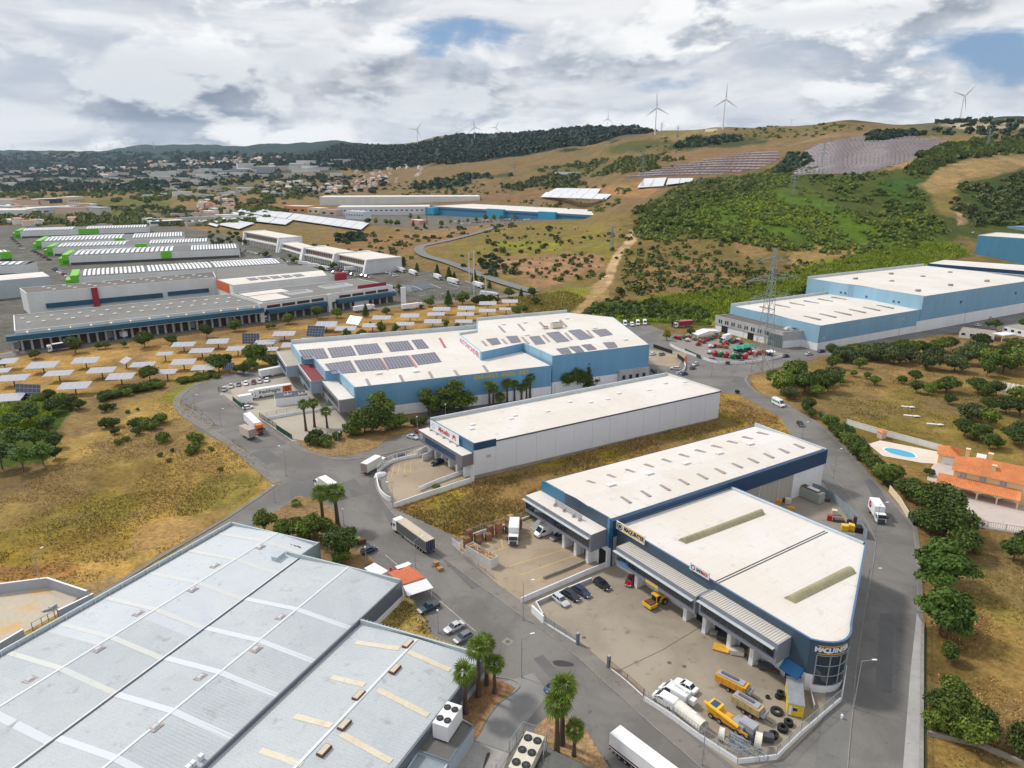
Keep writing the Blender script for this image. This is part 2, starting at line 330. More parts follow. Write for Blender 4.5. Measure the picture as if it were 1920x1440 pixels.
# -- TERRAIN
STRAW=(.4,.255,.095);STRAWL=(.5,.35,.165);OLIVE=(.17,.135,.035);BROWN=(.25,.145,.07);DIRT=(.62,.44,.29);PINK=(.42,.25,.165);REED=(.22,.28,.03);SCRUB=(.035,.055,.014);DKHILL=(.022,.04,.028);HILL=(.12,.1,.05);GRASS=(.11,.13,.03);ORANGE=(.5,.25,.06);TAN=(.36,.22,.12);GREYE=(.2,.17,.14)  # DKHILL is pushed bluer, distance haze put into the colour
REG=[([(-900,230),(2900,230),(2900,1440),(-900,1440)],(.24,.175,.075),0,1),([(-900,240),(700,240),(760,272),(640,305),(440,330),(200,345),(-900,345)],(.035,.062,.055),6,1),([(-900,300),(300,296),(520,300),(640,310),(640,330),(-900,348)],(.05,.065,.045),5,.8),([(80,286),(160,285),(150,296),(90,297)],(.3,.27,.22),4,.5),([(100,378),(170,362),(300,360),(420,365),(560,378),(560,400),(380,402),(180,384)],(.3,.19,.1),4,1),([(-900,345),(700,335),(700,362),(-900,372)],(.15,.13,.07),8,.7),([(-900,352),(240,352),(240,362),(-900,366)],(.26,.17,.1),4,.8),([(-900,372),(260,364),(400,362),(330,400),(240,440),(-900,440)],(.27,.19,.085),6,.9),([(190,352),(340,352),(340,358),(190,360)],(.04,.055,.03),4,.9),([(165,376),(240,372),(330,380),(300,400),(200,404),(165,398)],(.12,.13,.035),5,.8),([(0,402),(400,402),(420,420),(0,424)],(.07,.09,.03),5,.7),([(140,420),(520,412),(480,430),(240,440)],(.34,.22,.12),4,.7),([(640,268),(760,274),(860,252),(1000,248),(1100,236),(1190,236),(1240,248),(1180,262),(1080,278),(960,296),(820,308),(700,318),(600,312),(500,300)],DKHILL,5,1),([(1130,238),(1190,238),(1235,250),(1185,262),(1140,262)],(.16,.12,.09),4,.7),([(700,318),(820,308),(960,296),(1080,278),(1180,262),(1240,247),(1330,240),(1560,224),(1700,236),(1700,330),(1160,400),(700,400),(560,360)],(.235,.165,.085),6,1),([(1180,262),(1380,246),(1560,228),(1640,232),(1440,262),(1240,282),(1100,300)],(.17,.145,.05),8,.7),([(1240,250),(1340,240),(1360,250),(1300,270),(1240,274)],(.32,.25,.11),5,.8),([(860,330),(960,326),(960,334),(860,336)],SCRUB,3,.8),([(780,352),(860,340),(900,345),(800,362)],SCRUB,5,.7),([(1130,275),(1260,262),(1280,275),(1150,290)],(.08,.09,.03),6,.8),([(940,345),(1060,330),(1080,340),(960,356)],(.07,.085,.03),6,.7),([(1000,318),(1120,300),(1240,294),(1300,304),(1180,322),(1040,336)],(.12,.11,.045),7,.75),([(1290,262),(1380,256),(1440,262),(1440,272),(1300,280),(1240,286)],(.06,.075,.025),5,.9),([(1560,262),(1620,250),(1700,246),(1760,250),(1760,262),(1640,270)],(.06,.075,.025),5,.8),([(1240,292),(1340,278),(1450,274),(1460,284),(1340,300),(1240,310)],(.3,.18,.1),4,.8),([(860,372),(1160,350),(1180,372),(1000,378),(870,386)],(.27,.16,.1),5,.8),([(1120,352),(1200,340),(1240,350),(1210,372),(1130,366)],(.42,.24,.12),4,.9),([(1150,335),(1240,316),(1430,284),(1470,296),(1400,325),(1270,332)],(.19,.115,.095),3,1),([(1480,330),(1478,296),(1560,258),(1640,250),(1780,268),(1700,300),(1600,332),(1500,334)],(.24,.165,.125),3,1),([(1440,284),(1560,257),(1700,252),(1780,266),(1790,262),(1700,246),(1560,250)],(.35,.25,.16),3,.9),([(1720,290),(1790,268),(1800,276),(1690,316),(1640,330),(1650,320)],(.45,.3,.16),3,.9),([(1680,232),(1760,220),(1920,222),(2900,225),(2900,240),(1800,252),(1740,250)],(.13,.13,.07),5,.9),([(1760,232),(1800,230),(1920,232),(1920,242),(1840,246),(1810,244)],(.62,.52,.4),3,.8),([(1830,240),(1880,238),(1860,252),(1825,254)],(.55,.42,.3),3,.8),([(1180,400),(1290,345),(1440,325),(1560,330),(1640,320),(1760,300),(1920,285),(2900,280),(2900,470),(1920,470),(1820,450),(1700,470),(1560,480),(1400,470),(1290,440),(1200,430)],(.085,.1,.025),8,1),([(1290,405),(1380,372),(1460,358),(1540,370),(1640,420),(1700,450),(1600,470),(1480,450),(1330,420)],(.1,.16,.022),8,1),([(1640,336),(1720,330),(1740,360),(1700,380),(1640,370)],(.05,.1,.02),5,.9),([(1720,345),(1760,315),(1840,292),(1920,292),(2300,300),(2300,330),(1920,318),(1840,340),(1780,360),(1740,362)],(.4,.28,.15),5,.95),([(1740,362),(1790,350),(1820,400),(1800,412),(1760,400)],(.3,.22,.09),5,.8),([(1800,345),(1920,320),(2500,320),(2500,430),(1920,412),(1830,400)],(.055,.08,.02),6,.9),([(1640,400),(1720,380),(1760,410),(1700,420)],(.2,.2,.03),6,.8),([(1795,400),(1812,396),(1818,420),(1800,424)],DIRT,3,.9),([(600,430),(700,440),(900,425),(960,418),(1000,430),(860,450),(760,480),(700,495),(640,470)],(.3,.185,.09),5,1),([(730,420),(930,405),(950,416),(860,440),(760,450)],(.33,.22,.12),4,.8),([(820,470),(960,425),(1060,415),(1180,430),(1200,460),(1130,500),(1060,560),(980,545),(900,500)],(.25,.2,.065),6,1),([(930,455),(1040,450),(1060,470),(960,478)],(.27,.27,.05),5,.8),([(1100,450),(1140,455),(1120,470)],(.25,.26,.04),5,.7),([(880,498),(980,480),(1060,476),(1130,480),(1140,500),(1080,525),(1010,540),(960,520)],PINK,7,.9),([(1170,415),(1290,450),(1440,455),(1560,470),(1500,520),(1400,555),(1290,560),(1180,560),(1160,520)],(.2,.15,.06),7,1),([(1200,500),(1330,490),(1420,530),(1330,550),(1220,550)],(.36,.22,.13),8,.55),([(1370,440),(1450,450),(1440,480),(1390,480)],(.36,.23,.13),6,.6),([(1480,470),(1620,455),(1630,465),(1500,500),(1480,495)],(.42,.3,.14),5,.8),([(1215,560),(1330,545),(1430,530),(1500,505),(1620,475),(1700,450),(1800,460),(1820,480),(1720,500),(1700,520),(1600,545),(1590,570),(1400,590),(1330,610),(1100,605),(1110,585),(1200,575)],REED,6,1),([(1090,590),(1110,565),(1230,568),(1330,585),(1330,612),(1100,606)],(.05,.09,.018),5,1),([(1450,560),(1520,530),(1600,520),(1660,520),(1600,560),(1480,575)],(.05,.085,.018),6,.9),([(1620,480),(1780,440),(1810,470),(1700,500),(1650,520)],(.1,.14,.02),6,.7),([(1180,432),(1200,430),(1196,450),(1168,480),(1160,500),(1150,530),(1120,560),(1090,590),(1070,600),(1086,575),(1110,545),(1134,515),(1150,480),(1172,455)],DIRT,2,1),([(1080,560),(1110,540),(1140,520),(1140,560),(1100,600),(1060,605)],(.4,.28,.14),4,.7),([(960,560),(1060,548),(1100,560),(1060,590),(980,592)],(.2,.21,.04),7,.8),([(1000,548),(1080,536),(1120,548),(1060,566)],(.22,.25,.03),5,.7),([(690,490),(740,500),(860,545),(980,558),(960,575),(860,562),(740,520)],(.34,.22,.11),4,.9),([(-900,660),(0,668),(160,640),(420,610),(560,595),(700,585),(900,565),(1000,560),(1040,590),(900,600),(640,645),(520,680),(420,715),(300,715),(180,735),(0,762),(-900,800)],(.47,.3,.13),3,1),([(-900,652),(160,636),(420,608),(560,592),(700,580),(900,560),(1000,556),(1000,566),(880,572),(700,594),(520,618),(300,648),(100,668),(-900,690)],(.3,.19,.09),4,.85),([(-900,770),(0,755),(130,735),(300,715),(520,688),(640,660),(560,690),(420,708),(350,735),(340,757),(380,790),(520,905),(430,968),(300,1045),(180,1122),(0,1228),(-900,1500)],(.4,.275,.115),4,1),([(330,715),(520,690),(560,688),(430,705),(365,722),(335,742),(345,770),(300,750)],(.2,.21,.04),5,.8),([(-900,900),(0,945),(120,880),(240,815),(300,790),(380,810),(300,850),(160,940),(0,985),(-900,1050)],(.33,.24,.1),10,.8),([(60,955),(200,880),(300,860),(330,900),(240,960),(100,1000)],(.26,.18,.07),12,.8),([(-900,1040),(0,995),(80,960),(200,925),(280,930),(230,1000),(120,1040),(0,1080)],(.24,.19,.055),10,.8),([(-900,1080),(0,1025),(150,1000),(300,960),(380,945),(320,1000),(200,1045),(0,1085)],(.38,.255,.075),10,.5),([(380,900),(440,880),(500,895),(470,930),(400,960),(330,980)],(.25,.21,.07),9,.8),([(330,870),(400,850),(420,870),(360,890)],(.22,.15,.07),8,.5),([(250,1000),(330,968),(380,975),(370,1000),(300,1035),(240,1035)],(.42,.26,.15),6,.55),([(140,1060),(230,1045),(260,1070),(200,1110),(140,1100)],(.55,.36,.15),6,.9),([(-900,1080),(60,1060),(150,1055),(140,1085),(0,1090)],(.38,.21,.1),6,.9),([(150,1100),(220,1080),(230,1100),(190,1125),(160,1120)],(.42,.31,.2),5,.7),([(0,755),(60,745),(130,735),(140,760),(110,800),(90,860),(0,900),(-900,900),(-900,790)],(.07,.1,.02),6,1),([(0,880),(90,865),(85,900),(0,940),(-900,960),(-900,900)],(.2,.14,.075),6,.9),([(-300,668),(0,660),(160,640),(500,598),(740,568),(960,550),(905,536),(860,524),(800,508),(735,493),(700,500),(640,478),(460,446),(400,436),(280,418),(30,424),(-300,430)],(.165,.162,.16),1,.9),([(600,412),(700,420),(800,432),(1080,408),(1080,398),(800,405),(633,404)],(.18,.175,.17),1,.85),([(430,392),(530,390),(640,404),(760,418),(640,412),(500,396)],(.18,.175,.17),1,.8),([(600,830),(560,820),(600,790),(760,790),(790,800),(740,830),(690,845),(640,850)],(.3,.19,.085),3,1),([(735,950),(890,900),(1350,735),(1380,739),(1425,760),(1462,782),(1486,818),(1410,798),(1020,905),(1010,975),(860,1010)],(.4,.265,.085),4,1),([(900,905),(1130,830),(1380,760),(1400,790),(1150,860),(1010,900),(900,930)],(.25,.2,.05),8,.75),([(960,900),(1040,875),(1050,900),(1000,960),(940,950)],(.36,.2,.075),9,.7),([(760,960),(860,925),(900,940),(850,980),(790,980)],(.28,.22,.07),9,.7),([(1350,735),(1380,739),(1425,760),(1462,782),(1486,818),(1420,798)],(.42,.27,.1),5,.8),([(1395,715),(1405,695),(1480,690),(1560,665),(1920,628),(2900,600),(2900,2000),(1740,2000),(1735,1180),(1720,1000),(1540,796),(1500,775),(1430,745)],(.29,.195,.085),5,1),([(1400,704),(1440,700),(1470,740),(1500,775),(1430,745)],(.46,.3,.15),4,.9),([(1480,700),(1700,680),(1860,690),(1920,720),(1920,900),(1860,880),(1560,790),(1510,770)],(.29,.215,.08),7,.9),([(1560,720),(1640,700),(1700,720),(1640,750)],(.42,.28,.12),7,.8),([(1500,640),(1920,640),(1920,700),(1800,720),(1600,700)],(.34,.22,.12),7,.7),([(1530,760),(1640,770),(1800,850),(1760,870),(1560,800)],(.22,.17,.055),8,.8),([(1740,1180),(1780,1000),(1920,1010),(2900,1010),(2900,1300),(1850,1290),(1760,1250)],(.34,.23,.1),8,.9),([(1800,1030),(1920,1060),(2400,1100),(2400,1200),(1860,1170),(1800,1120)],(.25,.21,.07),10,.6),([(1760,1160),(1850,1150),(1870,1200),(1800,1250)],(.21,.125,.065),12,.9),([(1735,1200),(1790,1120),(1820,1180),(1850,1300),(1900,1360),(1735,1370)],(.2,.14,.06),8,.8),([(700,1168),(755,1118),(800,1160),(810,1195),(760,1185)],(.33,.24,.065),3,1),]
def inpoly(px,py,poly):
 r=np.zeros(px.shape,bool);n=len(poly)
 for i in range(n):
  x0,y0=poly[i];x1,y1=poly[(i+1)%n]
  if y0==y1:continue
  c=(y0>py)!=(y1>py)
  r^=c&(px<(x1-x0)*(py-y0)/(y1-y0)+x0)
 return r
def terrain_grid(tu,Yv):
 T,Y=np.meshgrid(tu,Yv);X=T*Y
 return X,Y,hz(X,Y)
def ground_colour(X,Y,Z):
 d=Y*CP+(CAM_H-Z)*SP;U=960+FPX*X/d;V=720+FPX*((CAM_H-Z)*CP-Y*SP)/d
 sc=np.clip(d/160.,.35,12)
 n1=fbm(X/(5*sc),Y/(5*sc),4,21)-.47;n2=fbm(X/(5*sc),Y/(5*sc),4,77)-.47
 col=np.zeros(X.shape+(3,))
 for k,(poly,c,rg,st)in enumerate(REG):
  q=rg*3.2
  m=inpoly(U+n1*q*2,V+n2*q,poly)
  if rg>0:
   m2=inpoly(U+n2*q*3+rg*.7,V+n1*q*1.3+rg*.3,poly);w=(m*.5+m2*.5)
  else:w=m.astype(float)
  w=w*st
  col=col*(1-w[...,None])+np.array(c)*w[...,None]
 return col
tu=np.linspace(-1.15,1.15,761);Yv=np.concatenate([np.linspace(-60,58,12),np.exp(np.linspace(math.log(62),math.log(12000),900))])
TX,TY=np.meshgrid(tu,Yv);TXX=TX*np.maximum(TY,62.)
TZZ=np.where(TY<60,.0,hz(TXX,np.maximum(TY,61)))
TCOL=ground_colour(TXX,np.maximum(TY,62),TZZ)
mott=.62+.75*fbm(TXX/11.,TY/11.,5,5)
TCOL=TCOL*mott[...,None]
gl_=TCOL.mean(-1,keepdims=True);TCOL=np.clip((gl_+(TCOL-gl_)*1.22)*.8,.006,1)
br_=np.clip((fbm(TXX/23.,TY/23.,5,91)-.5)*5,0,.65)[...,None]*(TCOL[...,:1]>.17)
TCOL=TCOL*(1-br_)+np.array([.2,.13,.065])*br_
nr,nc=TXX.shape
idx=np.arange(nr*nc).reshape(nr,nc)
FQ=np.stack([idx[:-1,:-1],idx[:-1,1:],idx[1:,1:],idx[1:,:-1]],-1).reshape(-1,4)
def ground_mat():
 m=bpy.data.materials.new('ground_soil');m.use_nodes=True;nt=m.node_tree;N=nt.nodes;L=nt.links;b=N['Principled BSDF'];b.inputs['Roughness'].default_value=.95;b.inputs['Specular IOR Level'].default_value=.15
 at=N.new('ShaderNodeAttribute');at.attribute_name='tint'
 tc=N.new('ShaderNodeTexCoord')
 def nz(sc,de=6,ro=.65,di=0.):
  n=N.new('ShaderNodeTexNoise');n.inputs['Scale'].default_value=sc;n.inputs['Detail'].default_value=de;n.inputs['Roughness'].default_value=ro;n.inputs['Distortion'].default_value=di;L.new(tc.outputs['Object'],n.inputs[0]);return n.outputs[0]
 def mr(x,a,c,lo,hi):
  n=N.new('ShaderNodeMapRange');L.new(x,n.inputs[0]);n.inputs[1].default_value=a;n.inputs[2].default_value=c;n.inputs[3].default_value=lo;n.inputs[4].default_value=hi;return n.outputs[0]
 def mul(a,b_):
  n=N.new('ShaderNodeMath');n.operation='MULTIPLY';L.new(a,n.inputs[0]);L.new(b_,n.inputs[1]);return n.outputs[0]
 f=mul(mr(nz(.9),.3,.7,.62,1.32),mr(nz(.16,7,.7,.8),.3,.7,.66,1.28))
 f=mul(f,mr(nz(5.5,3),.3,.7,.66,1.3))
 sc=N.new('ShaderNodeVectorMath');sc.operation='SCALE';L.new(at.outputs[0],sc.inputs[0]);L.new(f,sc.inputs[3])
 hs=N.new('ShaderNodeMix');hs.data_type='RGBA';hs.blend_type='MULTIPLY';L.new(mr(nz(.35,6,.7,1.),.42,.62,0,.55),hs.inputs[0])
 L.new(sc.outputs[0],hs.inputs[6]);hs.inputs[7].default_value=(.78,.86,.62,1);L.new(hs.outputs[2],b.inputs['Base Color'])
 bp=N.new('ShaderNodeBump');bp.inputs['Distance'].default_value=.35;bp.inputs['Strength'].default_value=.6;L.new(nz(1.6,7,.75),bp.inputs['Height']);L.new(bp.outputs[0],b.inputs['Normal'])
 return m
GM=ground_mat()
NPM('ground',np.stack([TXX,TY,TZZ],-1).reshape(-1,3),FQ,GM,kind='structure',colattr=np.concatenate([TCOL,np.ones(TCOL.shape[:2]+(1,))],-1).reshape(-1,4))
# -- MATERIALS IN USE
asph=SN('asphalt',(.135,.127,.12),(.205,.193,.182),(.08,.075,.072),.07,.5,.9,.11,.58)
asph2=SN('asphalt_patch',(.12,.118,.118),(.15,.147,.145),(.09,.088,.087),.08,.7,.9,.2)
walkm=SN('pavement_slabs',(.17,.155,.138),(.225,.205,.185),(.105,.093,.08),.12,.8,.9,.35)
kerbm=mat('kerb_stone',(.25,.235,.21),.9,vary=.35,VS2=1.5)
concm=SN('yard_concrete',(.34,.29,.225),(.25,.21,.165),(.17,.13,.095),.07,.45,.88,.0,.56)
conc2=SN('yard_concrete_warm',(.38,.305,.22),(.3,.235,.165),(.2,.14,.08),.08,.35,.88,.0,.56)
conc3=SN('yard_concrete_pale',(.42,.375,.31),(.34,.3,.25),(.26,.22,.18),.06,.5,.88,.0,.6)
roofw=SN('white_roof_membrane',(.7,.67,.635),(.65,.595,.53),(.56,.49,.42),.05,.35,.7,0,.56)
roofw2=SN('white_roof_cream',(.7,.67,.645),(.67,.61,.545),(.58,.51,.43),.06,.3,.7,0,.56)
roofg=SN('grey_metal_roof',(.42,.455,.485),(.48,.51,.53),(.33,.34,.35),.09,.35,.75,0,.56)
roofpatch=SN('repainted_roof',(.5,.54,.59),(.55,.58,.61),(.34,.36,.4),.12,.7,.75,0,.575)
roofdk=SN('gravel_roof',(.175,.17,.16),(.215,.208,.195),(.13,.125,.118),.03,.3,.95,0,.6)
WH=mat('white_paint',(.76,.77,.8),.6,vary=.1,VS2=.6,streak=True)
whitew=mat('white_panel',(.66,.665,.71),.5,vary=.05,VS2=.4)
cream=mat('cream_plaster',(.7,.58,.4),.8,vary=.08)
gutter=mat('gutter_dark',(.05,.04,.06),.5)
navy=mat('navy_cladding',(.008,.05,.125),.42,vary=.18,VS2=.5,streak=True)
slate=mat('slate_blue_cladding',(.045,.08,.12),.45,vary=.12,VS2=.5,streak=True)
greyp=mat('grey_panel',(.2,.21,.25),.5,vary=.08,VS2=.5)
GL=mat('light_grey_concrete',(.42,.42,.42),.85,vary=.18,VS2=.5,streak=True)
GD=mat('dark_grey_metal',(.06,.065,.075),.5)
lblue=mat('sky_blue_cladding',(.135,.315,.5),.5,vary=.13,VS2=.35,streak=True)
lblue2=mat('pale_or_sunlit_blue',(.27,.46,.6),.5,vary=.12,VS2=.35,streak=True)  # lighter copy of the blue: daylight painted onto left-facing end walls
coping=mat('zinc_coping',(.5,.55,.58),.45,vary=.15,VS2=1.2)
C2=mat('pale_coping',(.66,.67,.67),.5,vary=.15,VS2=1.2)
glass=mat('dark_glass',(.012,.022,.04),.08,spec=.9)
alu=mat('aluminium',(.55,.57,.6),.35,.6)
WM=mat('white_metal',(.75,.75,.76),.4)
skyl=mat('skylight_strip',(.3,.255,.235),.35,vary=.15)
skyl2=mat('skylight_dome',(.55,.56,.62),.2)
strip=SN('translucent_strip',(.56,.59,.585),(.6,.6,.56),(.5,.48,.4),.2,.8,.7)
ochre=SN('ochre_strip',(.62,.54,.4),(.66,.62,.52),(.52,.4,.24),.5,1.2,.6)
rust=mat('rust_brown',(.13,.055,.035),.85,vary=.3,VS2=3)
yellow=mat('yellow_paint',(.78,.42,.02),.5,vary=.12,VS2=2)
yline=mat('faded_yellow_line',(.62,.42,.12),.85,vary=.3,VS2=2)
wline=mat('faded_white_line',(.42,.4,.38),.9,vary=.3,VS2=2)
black=mat('black_rubber',(.012,.012,.013),.7)
dark=mat('opening_shade',(.01,.01,.012),.9)  # near-black panels painting the shade inside open doorways
red=mat('red_paint',(.42,.012,.02),.5,vary=.15,VS2=2)
green=mat('green_mesh',(.006,.055,.03),.7,vary=.3,VS2=2)
GV=mat('galvanised',(.36,.38,.4),.5,.3,vary=.15,VS2=2)
lblue3=mat('faded_blue_cladding',(.185,.36,.53),.5,vary=.13,VS2=.35,streak=True)
pvm=mat('solar_cell',(.085,.08,.125),.25,spec=.8,vary=.2,VS2=.5)
pvb=mat('solar_cell_blue',(.012,.03,.09),.2,spec=.8)
pvf=mat('solar_frame',(.5,.5,.56),.4)
tile=mat('terracotta_tile',(.66,.24,.085),.8,vary=.28,VS2=1.4)
# -- FLAT SHEETS AND KERBS
def W(pts,z=.0):return[g(u,v,z)for u,v in pts]
def sheet(name,px,z,m,kind='structure',parent=None,wpts=None):
 pts=wpts or W(px);mb=MB()
 if area(pts)<0:pts=pts[::-1]
 mb.poly([(x,y,z)for x,y in pts]);return mb.BU(name,m,parent,kind=kind)
def curve(pts,n=5):
 out=[]
 for i in range(len(pts)-1):
  p0=pts[max(i-1,0)];p1=pts[i];p2=pts[i+1];p3=pts[min(i+2,len(pts)-1)]
  for k in range(n):
   t=k/n;out.append(tuple(.5*((2*p1[j])+(-p0[j]+p2[j])*t+(2*p0[j]-5*p1[j]+4*p2[j]-p3[j])*t*t+(-p0[j]+3*p1[j]-3*p2[j]+p3[j])*t**3)for j in(0,1)))
 out.append(tuple(pts[-1]));return out
def offs(pts,d):
 out=[]
 for i,p in enumerate(pts):
  a=pts[max(i-1,0)];b=pts[min(i+1,len(pts)-1)];dx,dy=b[0]-a[0],b[1]-a[1];l=hypot(dx,dy)or 1
  out.append((p[0]+dy/l*d,p[1]-dx/l*d))
 return out
def ribbon(name,pts,d0,d1,z0,z1,m,kind='structure',zf=None,parent=None,label=None):
 a,b=offs(pts,d0),offs(pts,d1);mb=MB();n=len(pts)
 zt=[(zf(*p)if zf else 0)for p in pts]
 V=[(x,y,z1+zt[i])for i,(x,y)in enumerate(a)]+[(x,y,z1+zt[i])for i,(x,y)in enumerate(b)]
 V+=[(x,y,z0+zt[i])for i,(x,y)in enumerate(a)]+[(x,y,z0+zt[i])for i,(x,y)in enumerate(b)]
 mb.v=V
 for i in range(n-1):
  q=[(i,n+i,n+i+1,i+1)]
  if z1-z0>1e-3:q+=[(i,i+1,2*n+i+1,2*n+i),(n+i+1,n+i,3*n+i,3*n+i+1)]
  for f in q:mb.f.append(f);mb.m.append(0)
 if z1-z0>1e-3:
  mb.f+=[(0,2*n,3*n,n),(n-1,2*n-1,4*n-1,3*n-1)];mb.m+=[0,0]
 return mb.BU(name,m,parent,kind=kind,label=label)
left_kerb=[(600,668),(530,686),(470,696),(420,706),(372,722),(345,740),(338,755),(350,775),(400,806),(450,840),(500,882),(528,905)]
sheet('road_north',left_kerb[::-1]+[(660,640),(900,600),(1100,596),(1190,598),(1256,625),(1475,652),(1920,582),(2500,500),(2500,545),(1920,610),(1760,628),(1640,648),(1520,674),(1440,694),(1400,704),(1402,719),(1425,737),(1459,748),(1500,773),(1535,793),(1568,823),(1486,818),(1462,782),(1425,760),(1380,739),(1350,735),(890,898),(735,950)],.02,asph)
sheet('road_south',[(528,905),(735,950),(860,1010),(1010,975),(1030,906),(1410,798),(1486,818),(1568,823),(1617,877),(1671,937),(1711,983),(1720,1030),(1733,1173),(1731,1440),(1731,1900),(-100,1900),(-400,1500),(0,1240),(180,1124),(430,972)],.02,asph)
sheet('road_patch',[(542,917),(560,905),(620,912),(575,935),(545,935)],.028,asph2)
sheet('road_patch',[(690,905),(712,880),(720,940),(760,985),(735,990)],.028,asph2)
sheet('driveway',[(905,1290),(1000,1262),(1030,1300),(990,1350),(955,1411),(891,1389),(915,1340),(935,1318)],.028,SN('driveway_concrete',(.21,.205,.2),(.26,.255,.25),(.33,.33,.33),.12,.5,.85,0,.6))
sheet('loading_floor',[(891,1391),(955,1413),(930,1480),(900,1560),(780,1560),(800,1460)],.026,SN('loading_concrete',(.3,.28,.27),(.36,.34,.33),(.22,.2,.19),.12,.5))
sheet('yard_freight',[(412,742),(418,724),(480,708),(530,697),(640,690),(720,780),(655,803),(600,824),(548,828),(498,792),(470,777),(434,752)],.045,conc3)
sheet('yard_white_hall',[(706,906),(704,890),(722,870),(750,858),(790,838),(885,870),(890,903),(738,949),(714,930)],.045,conc2)
sheet('yard_pallets',[(848,1022),(905,995),(1000,962),(1040,955),(1160,1010),(1152,1052),(972,1129)],.045,conc2)
sheet('yard_machinery',[(975,1133),(1150,1056),(1330,1090),(1500,1180),(1590,1270),(1590,1300),(1470,1422),(1392,1450),(1300,1380),(1203,1310),(1135,1250),(1080,1220),(1005,1172)],.045,concm)
sheet('yard_tractors',[(1252,640),(1300,622),(1340,614),(1350,640),(1475,664),(1440,680),(1380,682),(1331,675),(1275,656)],.045,SN('yard_tarmac',(.24,.21,.195),(.28,.25,.23),(.16,.14,.13),.06,.5,.9,0,.58))
sheet('yard_east',[(1200,680),(1215,655),(1290,662),(1270,690)],.045,conc2)
sheet('yard_behind',[(1425,940),(1480,905),(1565,905),(1600,945),(1625,985),(1628,1010),(1520,985),(1450,950)],.045,SN('yard_dirt_concrete',(.25,.215,.175),(.31,.27,.215),(.17,.145,.115),.1,.5))
def FW_(px,w,n=4,side=1,walk=walkm):
 pts=curve(W(px),n)
 ribbon('kerb',pts,0,.16*side if side>0 else-.16,.0,.145,kerbm)
 if side>0:ribbon('pavement',pts,.162,w,.0,.137,walk)
 else:ribbon('pavement',pts,-w,-.162,.0,.137,walk)
FW_([(716,868),(706,884),(703,905),(712,930),(740,968),(822,1040),(952,1137),(1019,1183),(1078,1230),(1200,1341),(1310,1437),(1450,1560)],3.4,4,-1)
FW_([(600,668),(530,686),(470,696),(420,706),(372,722),(345,740),(338,755),(350,775),(400,806),(450,840),(500,882),(528,903)],2.6,4,1)
FW_([(522,908),(430,971),(300,1047),(180,1123),(60,1196)],1.2,2,1)
wk2=SN('pavement_dusty',(.155,.15,.145),(.185,.18,.172),(.12,.11,.1),.1,.6,.9,.0)
FW_([(1486,818),(1540,846),(1558,885),(1600,940),(1637,1000),(1641,1035),(1622,1150),(1608,1240),(1600,1330),(1590,1440),(1582,1600)],4.5,5,1,wk2)
FW_([(412,742),(434,760),(500,806),(548,838),(600,856),(640,863),(700,857),(760,843),(800,832)],1.6,5,-1)
FW_([(1400,704),(1396,712),(1402,722),(1425,740),(1459,751),(1500,776),(1535,797),(1568,826),(1617,880),(1671,940),(1711,988)],1.1,4,-1)
FW_([(1711,988),(1716,1030),(1719,1090),(1720,1147)],1.1,4,-1)
sheet('verge_gravel',[(1719,1150),(1733,1175),(1731,1440),(1730,1600),(1686,1600),(1693,1440),(1707,1260)],.03,SN('dusty_gravel',(.34,.335,.33),(.4,.39,.385),(.27,.25,.235),.25,1.4,.95))
FW_([(655,1010),(690,1040),(730,1090),(760,1118),(812,1192),(880,1222)],.2,3,1)
FW_([(895,1372),(931,1322),(972,1290),(960,1276),(926,1270)],.2,5,1)
ribbon('parking_line',W([(722,1040),(809,1113),(860,1157),(892,1184)]),-.08,.08,.024,.026,wline)
ribbon('parking_line',W([(1095,1368),(1140,1440),(1190,1510)]),-.1,.1,.024,.026,wline)
def bed(px,colr,z=.06,edge=True,nseg=3):
 pts=curve(W(px+[px[0]]),nseg)[:-1];mb=MB()
 if area(pts)<0:pts=pts[::-1]
 mb.PR(pts,.0,z)
 o=mb.BU('planting_bed',GM,kind='structure')
 a=o.data.color_attributes.new('tint','FLOAT_COLOR','POINT');a.data.foreach_set('color',[*colr,1.]*len(o.data.vertices))
 return o
bed([(552,823),(600,828),(655,805),(705,775),(770,770),(800,790),(770,808),(725,826),(700,842),(640,855),(590,850)],(.3,.19,.085),.1)
bed([(655,1018),(700,1048),(735,1098),(752,1118),(700,1166),(690,1100),(600,1050),(510,1020),(480,985),(540,945),(562,930),(620,950),(640,985)],(.27,.17,.085),.1)
bed([(752,1118),(768,1122),(800,1165),(814,1193),(880,1218),(876,1225),(760,1190),(696,1168)],(.33,.235,.07),.1)
bed([(905,1242),(926,1272),(966,1290),(932,1322),(910,1355),(893,1385),(862,1370),(850,1320),(870,1262)],(.3,.17,.085),.1,nseg=2)
bed([(1000,1372),(1024,1345),(1060,1345),(1098,1368),(1140,1442),(1180,1500),(1080,1480),(1040,1410)],(.38,.24,.13),.1,nseg=2)
for u,v in((1070,1203),(841,1061),(1255,1243),(1283,1250),(1084,1189),(1095,1196),(812,1062)):
 x,y=g(u,v);mb=MB();mb.TU((x,y,.05),(x,y,.062),.42,n=14);tag(mb.BU('manhole_cover',mat('cast_iron',(.11,.09,.08),.7)),kind='structure')
x,y=g(952,1203);mb=MB();mb.box(x-.9,x+.9,y-.9,y+.9,.02,.03,rot=.9);tag(mb.BU('manhole_surround',kerbm),kind='structure')
mb=MB();mb.TU((x,y,.03),(x,y,.04),.5,n=16);tag(mb.BU('manhole_cover',mat('cast_iron')),kind='structure')
def blot(px,m,z=.03):return sheet('oil_stain',None,z,m,wpts=curve(W(px+[px[0]]),4)[:-1])
oil=mat('oil_stain',(.035,.033,.032),.6)
blot([(1036,1240),(1050,1238),(1072,1243),(1075,1249),(1055,1250),(1040,1247)],oil)
